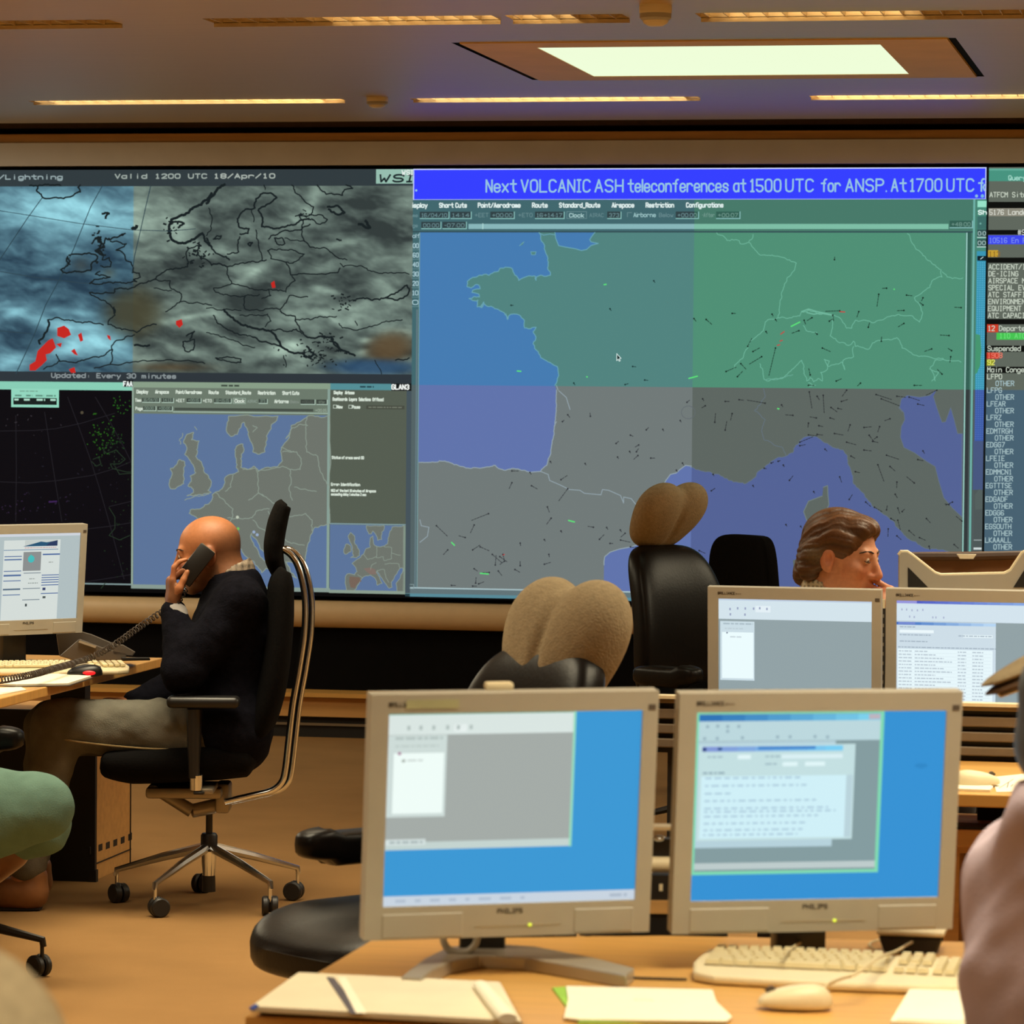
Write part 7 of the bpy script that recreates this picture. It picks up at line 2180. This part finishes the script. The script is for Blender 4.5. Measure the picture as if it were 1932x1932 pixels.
# ------------------------------------------------------------------ seated person at the left edge (teal trousers, brown boots)
D3 = 10.1
def w3(px, py, dy=0.0):
    p = pix(px, py, D3 + dy); return V3(*p)
pel = w3(-150, 1488, .02); 
J = dict(hipL=pel + yf * .09, hipR=pel - yf * .09, waist=pel + zu * .19 - xr * .04, chest=pel + zu * .36 - xr * .06, neck=pel + zu * .54 - xr * .04)
J['shL'] = J['neck'] - zu * .075 + yf * .17; J['shR'] = J['neck'] - zu * .075 - yf * .17
J['head'] = J['neck'] + zu * .12 + xr * .035
J['knR'] = w3(72, 1524, -.20); J['anR'] = w3(-200, 1655, -.06); J['toeR'] = J['anR'] - xr * .06 - zu * .16
J['knL'] = w3(70, 1552, .10); J['anL'] = w3(-150, 1735, .14); J['toeL'] = J['anL'] + xr * .17 - zu * .05
J['elR'] = J['shR'] - zu * .26 + xr * .06; J['elL'] = J['shL'] - zu * .26 + xr * .06
J['wrR'] = J['elR'] + xr * .06 + yf * .10 - zu * .13; J['wrL'] = J['elL'] + xr * .06 - yf * .08 - zu * .13
t = thing('person', 'seated person at the left edge showing a teal trousered knee and brown boot', 'person', V3(pel[0], pel[1], 0))
S = body_sdf(J, .006, [J['head'] + zu * .12])
P, R = head_prims(S, J['head'], xr, zu, J['neck'])
for s_ in 'LR':
    hand_prims(S, J['wr' + s_], (yf if s_ == 'R' else -yf) * .8 - zu * .3, -zu, xr, (20, 30, 20), .02)
V, Q = S.mesh()
mesh_np('body', V, Q, M_SKIN, t, True, None, skin_cols(P(0, 0, 0), R, (214, 148, 108)))
face_parts(t, P, R)
S = SDF(*bounds([J['head']], .2), .006)
S.ell(P(0, -.02, .046), (.086, .104, .088), R); S.ell(P(0, -.09, -.02), (.066, .04, .07), R, k=.02); S.ell(P(0, .10, -.01), (.1, .07, .075), R, k=.01, sub=True)
V, Q = S.mesh(); mesh_np('hair', V, Q, MATS['hair'], t, True, 'dark hair', np.tile(np.array(lin((44, 30, 22))), (len(V), 1)))
S = SDF(*bounds([J[k] for k in ('hipL', 'hipR', 'waist', 'chest', 'neck', 'shL', 'shR', 'elL', 'elR', 'wrL', 'wrR')], .16), .009)
torso(S, J, .02)
for s_ in 'LR':
    limb(S, [J['sh' + s_], J['el' + s_], J['el' + s_] * .2 + J['wr' + s_] * .8], [.07, .06, .046], .04)
S.cap(J['neck'], J['neck'] + zu * .2, .062, .07, .01, True)
garment('shirt', S, m_dark, t, 'dark top', .012, 4)
trousers(J, m_teal, t, 'teal denim trousers', (.108, .088, .066), .006, {'R': .2, 'L': .86})
for s_ in 'LR':
    a, b_, k_ = J['an' + s_], J['toe' + s_], J['kn' + s_]
    S = SDF(*bounds([a, b_, k_], .1), .006)
    heel = a - zu * .045 - nrm(b_ - a) * .02; toe = b_
    S.cap(heel, toe, .044, .037, .03); S.cap(a, toe * .4 + heel * .6 + zu * .02, .05, .042, .03)
    S.cap(a, a + (k_ - a) * (.74 if s_ == 'L' else .3), .050, .058 if s_ == 'R' else .068, .03)
    V, Q = S.mesh(); V[:, 2] = np.maximum(V[:, 2], .003)
    mesh_np('boot', V, Q, m_boot, t, True, 'brown leather boot', relax=2)

# ------------------------------------------------------------------ person in the mauve shirt at the right edge
D4 = 4.78
def w4(px, py, dy=0.0):
    p = pix(px, py, D4 + dy); return V3(*p)
bx = nrm(xr * .93 + yf * .36); br_ = nrm(np.cross(bx, zu))          # faces right and a little away; br_ to its right
neck = w4(2028, 1552, .05)
J = dict(neck=neck, chest=neck - zu * .20 + bx * .035, waist=neck - zu * .37 + bx * .04)
pel = neck - zu * .545 + bx * .03; J['hipL'] = pel - br_ * .09; J['hipR'] = pel + br_ * .09
J['shR'] = neck - zu * .09 + br_ * .170 + bx * .025; J['shL'] = neck - zu * .09 - br_ * .170 + bx * .025
J['elR'] = J['shR'] - zu * .275 + bx * .05 + br_ * .03; J['wrR'] = J['elR'] + bx * .235 - zu * .02
J['elL'] = J['shL'] - zu * .26 + bx * .08; J['wrL'] = J['elL'] + bx * .235 + zu * .02
for s_, sg in (('L', -1), ('R', 1)):
    J['kn' + s_] = J['hip' + s_] + bx * .43 + br_ * sg * .04; J['kn' + s_][2] = .52
    J['an' + s_] = J['kn' + s_] * V3(1, 1, 0) + V3(0, 0, .09) + bx * .02
    J['toe' + s_] = J['an' + s_] + bx * .17 - zu * .05
J['head'] = neck + zu * .125 + bx * .05
t = thing('person', 'seated person in a mauve shirt at the right edge of the near desk', 'person', V3(pel[0], pel[1], 0))
S = body_sdf(J, .0065, [J['head'] + zu * .12])
P, R = head_prims(S, J['head'], bx, zu, J['neck'])
for s_ in 'LR':
    hand_prims(S, J['wr' + s_], bx, -zu, br_ if s_ == 'L' else -br_, (15, 20, 12), .03)
V, Q = S.mesh()
mesh_np('body', V, Q, M_SKIN, t, True, None, skin_cols(P(0, 0, 0), R, (214, 148, 108)))
face_parts(t, P, R)
S = SDF(*bounds([J['head']], .2), .006)
S.ell(P(0, -.022, .046), (.087, .106, .088), R); S.ell(P(0, -.088, -.02), (.066, .042, .06), R, k=.02); S.ell(P(0, .10, -.01), (.1, .07, .075), R, k=.01, sub=True)
V, Q = S.mesh(); mesh_np('hair', V, Q, MATS['hair'], t, True, 'grey hair', np.tile(np.array(lin((96, 104, 112))), (len(V), 1)))  # bluish tint in the grey carries the light of the screens
S = SDF(*bounds([J[k] for k in ('hipL', 'hipR', 'waist', 'chest', 'neck', 'shL', 'shR', 'elL', 'elR', 'wrL', 'wrR')], .18), .007)
torso(S, J, .022)
for s_ in 'LR':
    limb(S, [J['sh' + s_], J['el' + s_], J['el' + s_] * .12 + J['wr' + s_] * .88], [.082, .074, .052], .05)
for q, (a_, b_) in enumerate((((.02, -.04), (.10, -.20)), ((.05, -.05), (.12, -.30)), ((.0, -.12), (.06, -.34)), ((.07, -.10), (.13, -.22)))):
    S.cap(J['shR'] + bx * (a_[0] - .09) + br_ * .07 + zu * a_[1], J['shR'] + bx * (b_[0] - .09) + br_ * .06 + zu * b_[1], .012, .018, .02)
S.cap(neck - zu * .01, J['shR'] - zu * .0 + br_ * -.02, .066, .080, .05); S.cap(neck - zu * .01, J['shL'] + br_ * .02, .066, .080, .05)
S.cap(neck, neck + zu * .2, .062, .07, .01, True)
garment('shirt', S, m_mauve, t, 'mauve cotton shirt with creases', .050, 12, 6.5)
S = SDF(*bounds([neck], .15), .006)
S.cap(neck - zu * .02, neck + zu * .035, .082, .074, .01); S.cap(neck - zu * .06, neck + zu * .2, .068, .068, .004, True)
V, Q = S.mesh(); mesh_np('shirt_collar', V, Q, m_mauve, t, True, relax=1)
trousers(J, m_dark, t, 'dark trousers', h=.01)
shoes(J, m_sole, t, 'dark shoe')
# plain chair under them
t = thing('office_chair', 'black office chair under the person in the mauve shirt', 'chair', V3(pel[0], pel[1], 0), math.atan2(bx[1], bx[0]) + math.pi / 2)
sz = pel[2] - .155
MB().superell((0, -.05, sz), (.24, .25, .05), .5, .5, 32, 14).build('seat', m_bfab, t)
MB().tube([(0, .05, sz - .05), (0, .24, sz - .03), (0, .29, sz + .06), (0, .29, sz + .24)], .02, 8).build('back_bar', m_bplast, t)
MB().superell((0, .27, sz + .24), (.15, .035, .10), .4, .4, 28, 16).build('lumbar_pad', m_bfab, t)
MB().cyl((0, 0, .10), (0, 0, sz - .03), .026, 14).build('column', m_bplast, t)
star_base(t, .29, .16)

# ------------------------------------------------------------------ desk lamp at the right edge
DL = 6.05
t = thing('desk_lamp', 'tan desk lamp whose flat head pokes in above the mauve shirt', 'lamp', at(2090, DL, .735), YAW)
a, b_ = Vector(pix(1857, 1304, DL)), Vector(pix(2060, 1212, DL))
ax = (b_ - a).normalized(); up_ = Vector((0, 0, 1)); upn = (up_ - ax * up_.dot(ax)).normalized(); sd_ = ax.cross(upn)
def leaf(off, thick, wid, name, m, lo_=0.0, hi_=1.0):
    vs, fs, n = [], [], 18
    st_ = np.linspace(lo_, hi_, 14)
    for q in st_:
        c = a.lerp(b_, q) + upn * off
        th = thick * (0.12 + min(1, q * 2.2) ** .6); wd = wid * (0.15 + min(1, q * 2.6) ** .55)
        for j in range(n):
            an = 2 * math.pi * j / n
            vs.append(c + upn * th * math.sin(an) + sd_ * wd * math.cos(an))
    for i in range(13):
        for j in range(n):
            fs.append((i * n + j, i * n + (j + 1) % n, (i + 1) * n + (j + 1) % n, (i + 1) * n + j))
    fs += [tuple(range(n))[::-1], tuple(13 * n + j for j in range(n))]
    MB().add(vs, fs).build(name, m, t, world=True, angle=60)
leaf(.010, .013, .055, 'shade', m_tan)
leaf(-.006, .012, .058, 'shade_rim', mat('lamp_rim', (84, 62, 44), .5), 0.0)
leaf(-.016, .008, .044, 'lamp_glass', m_cream, .10)
MB().tube(bez([b_, b_ + Vector((.12, 0, -.05)), Vector((t.location.x, t.location.y, 1.15)), Vector((t.location.x, t.location.y, .76))], 24), .009, 8).build('arm', m_alu, t, world=True)
MB().lathe([(.01, 0), (.08, 0), (.08, .014), (.02, .022), (.01, .022)], n=24).build('base', m_bplast, t)
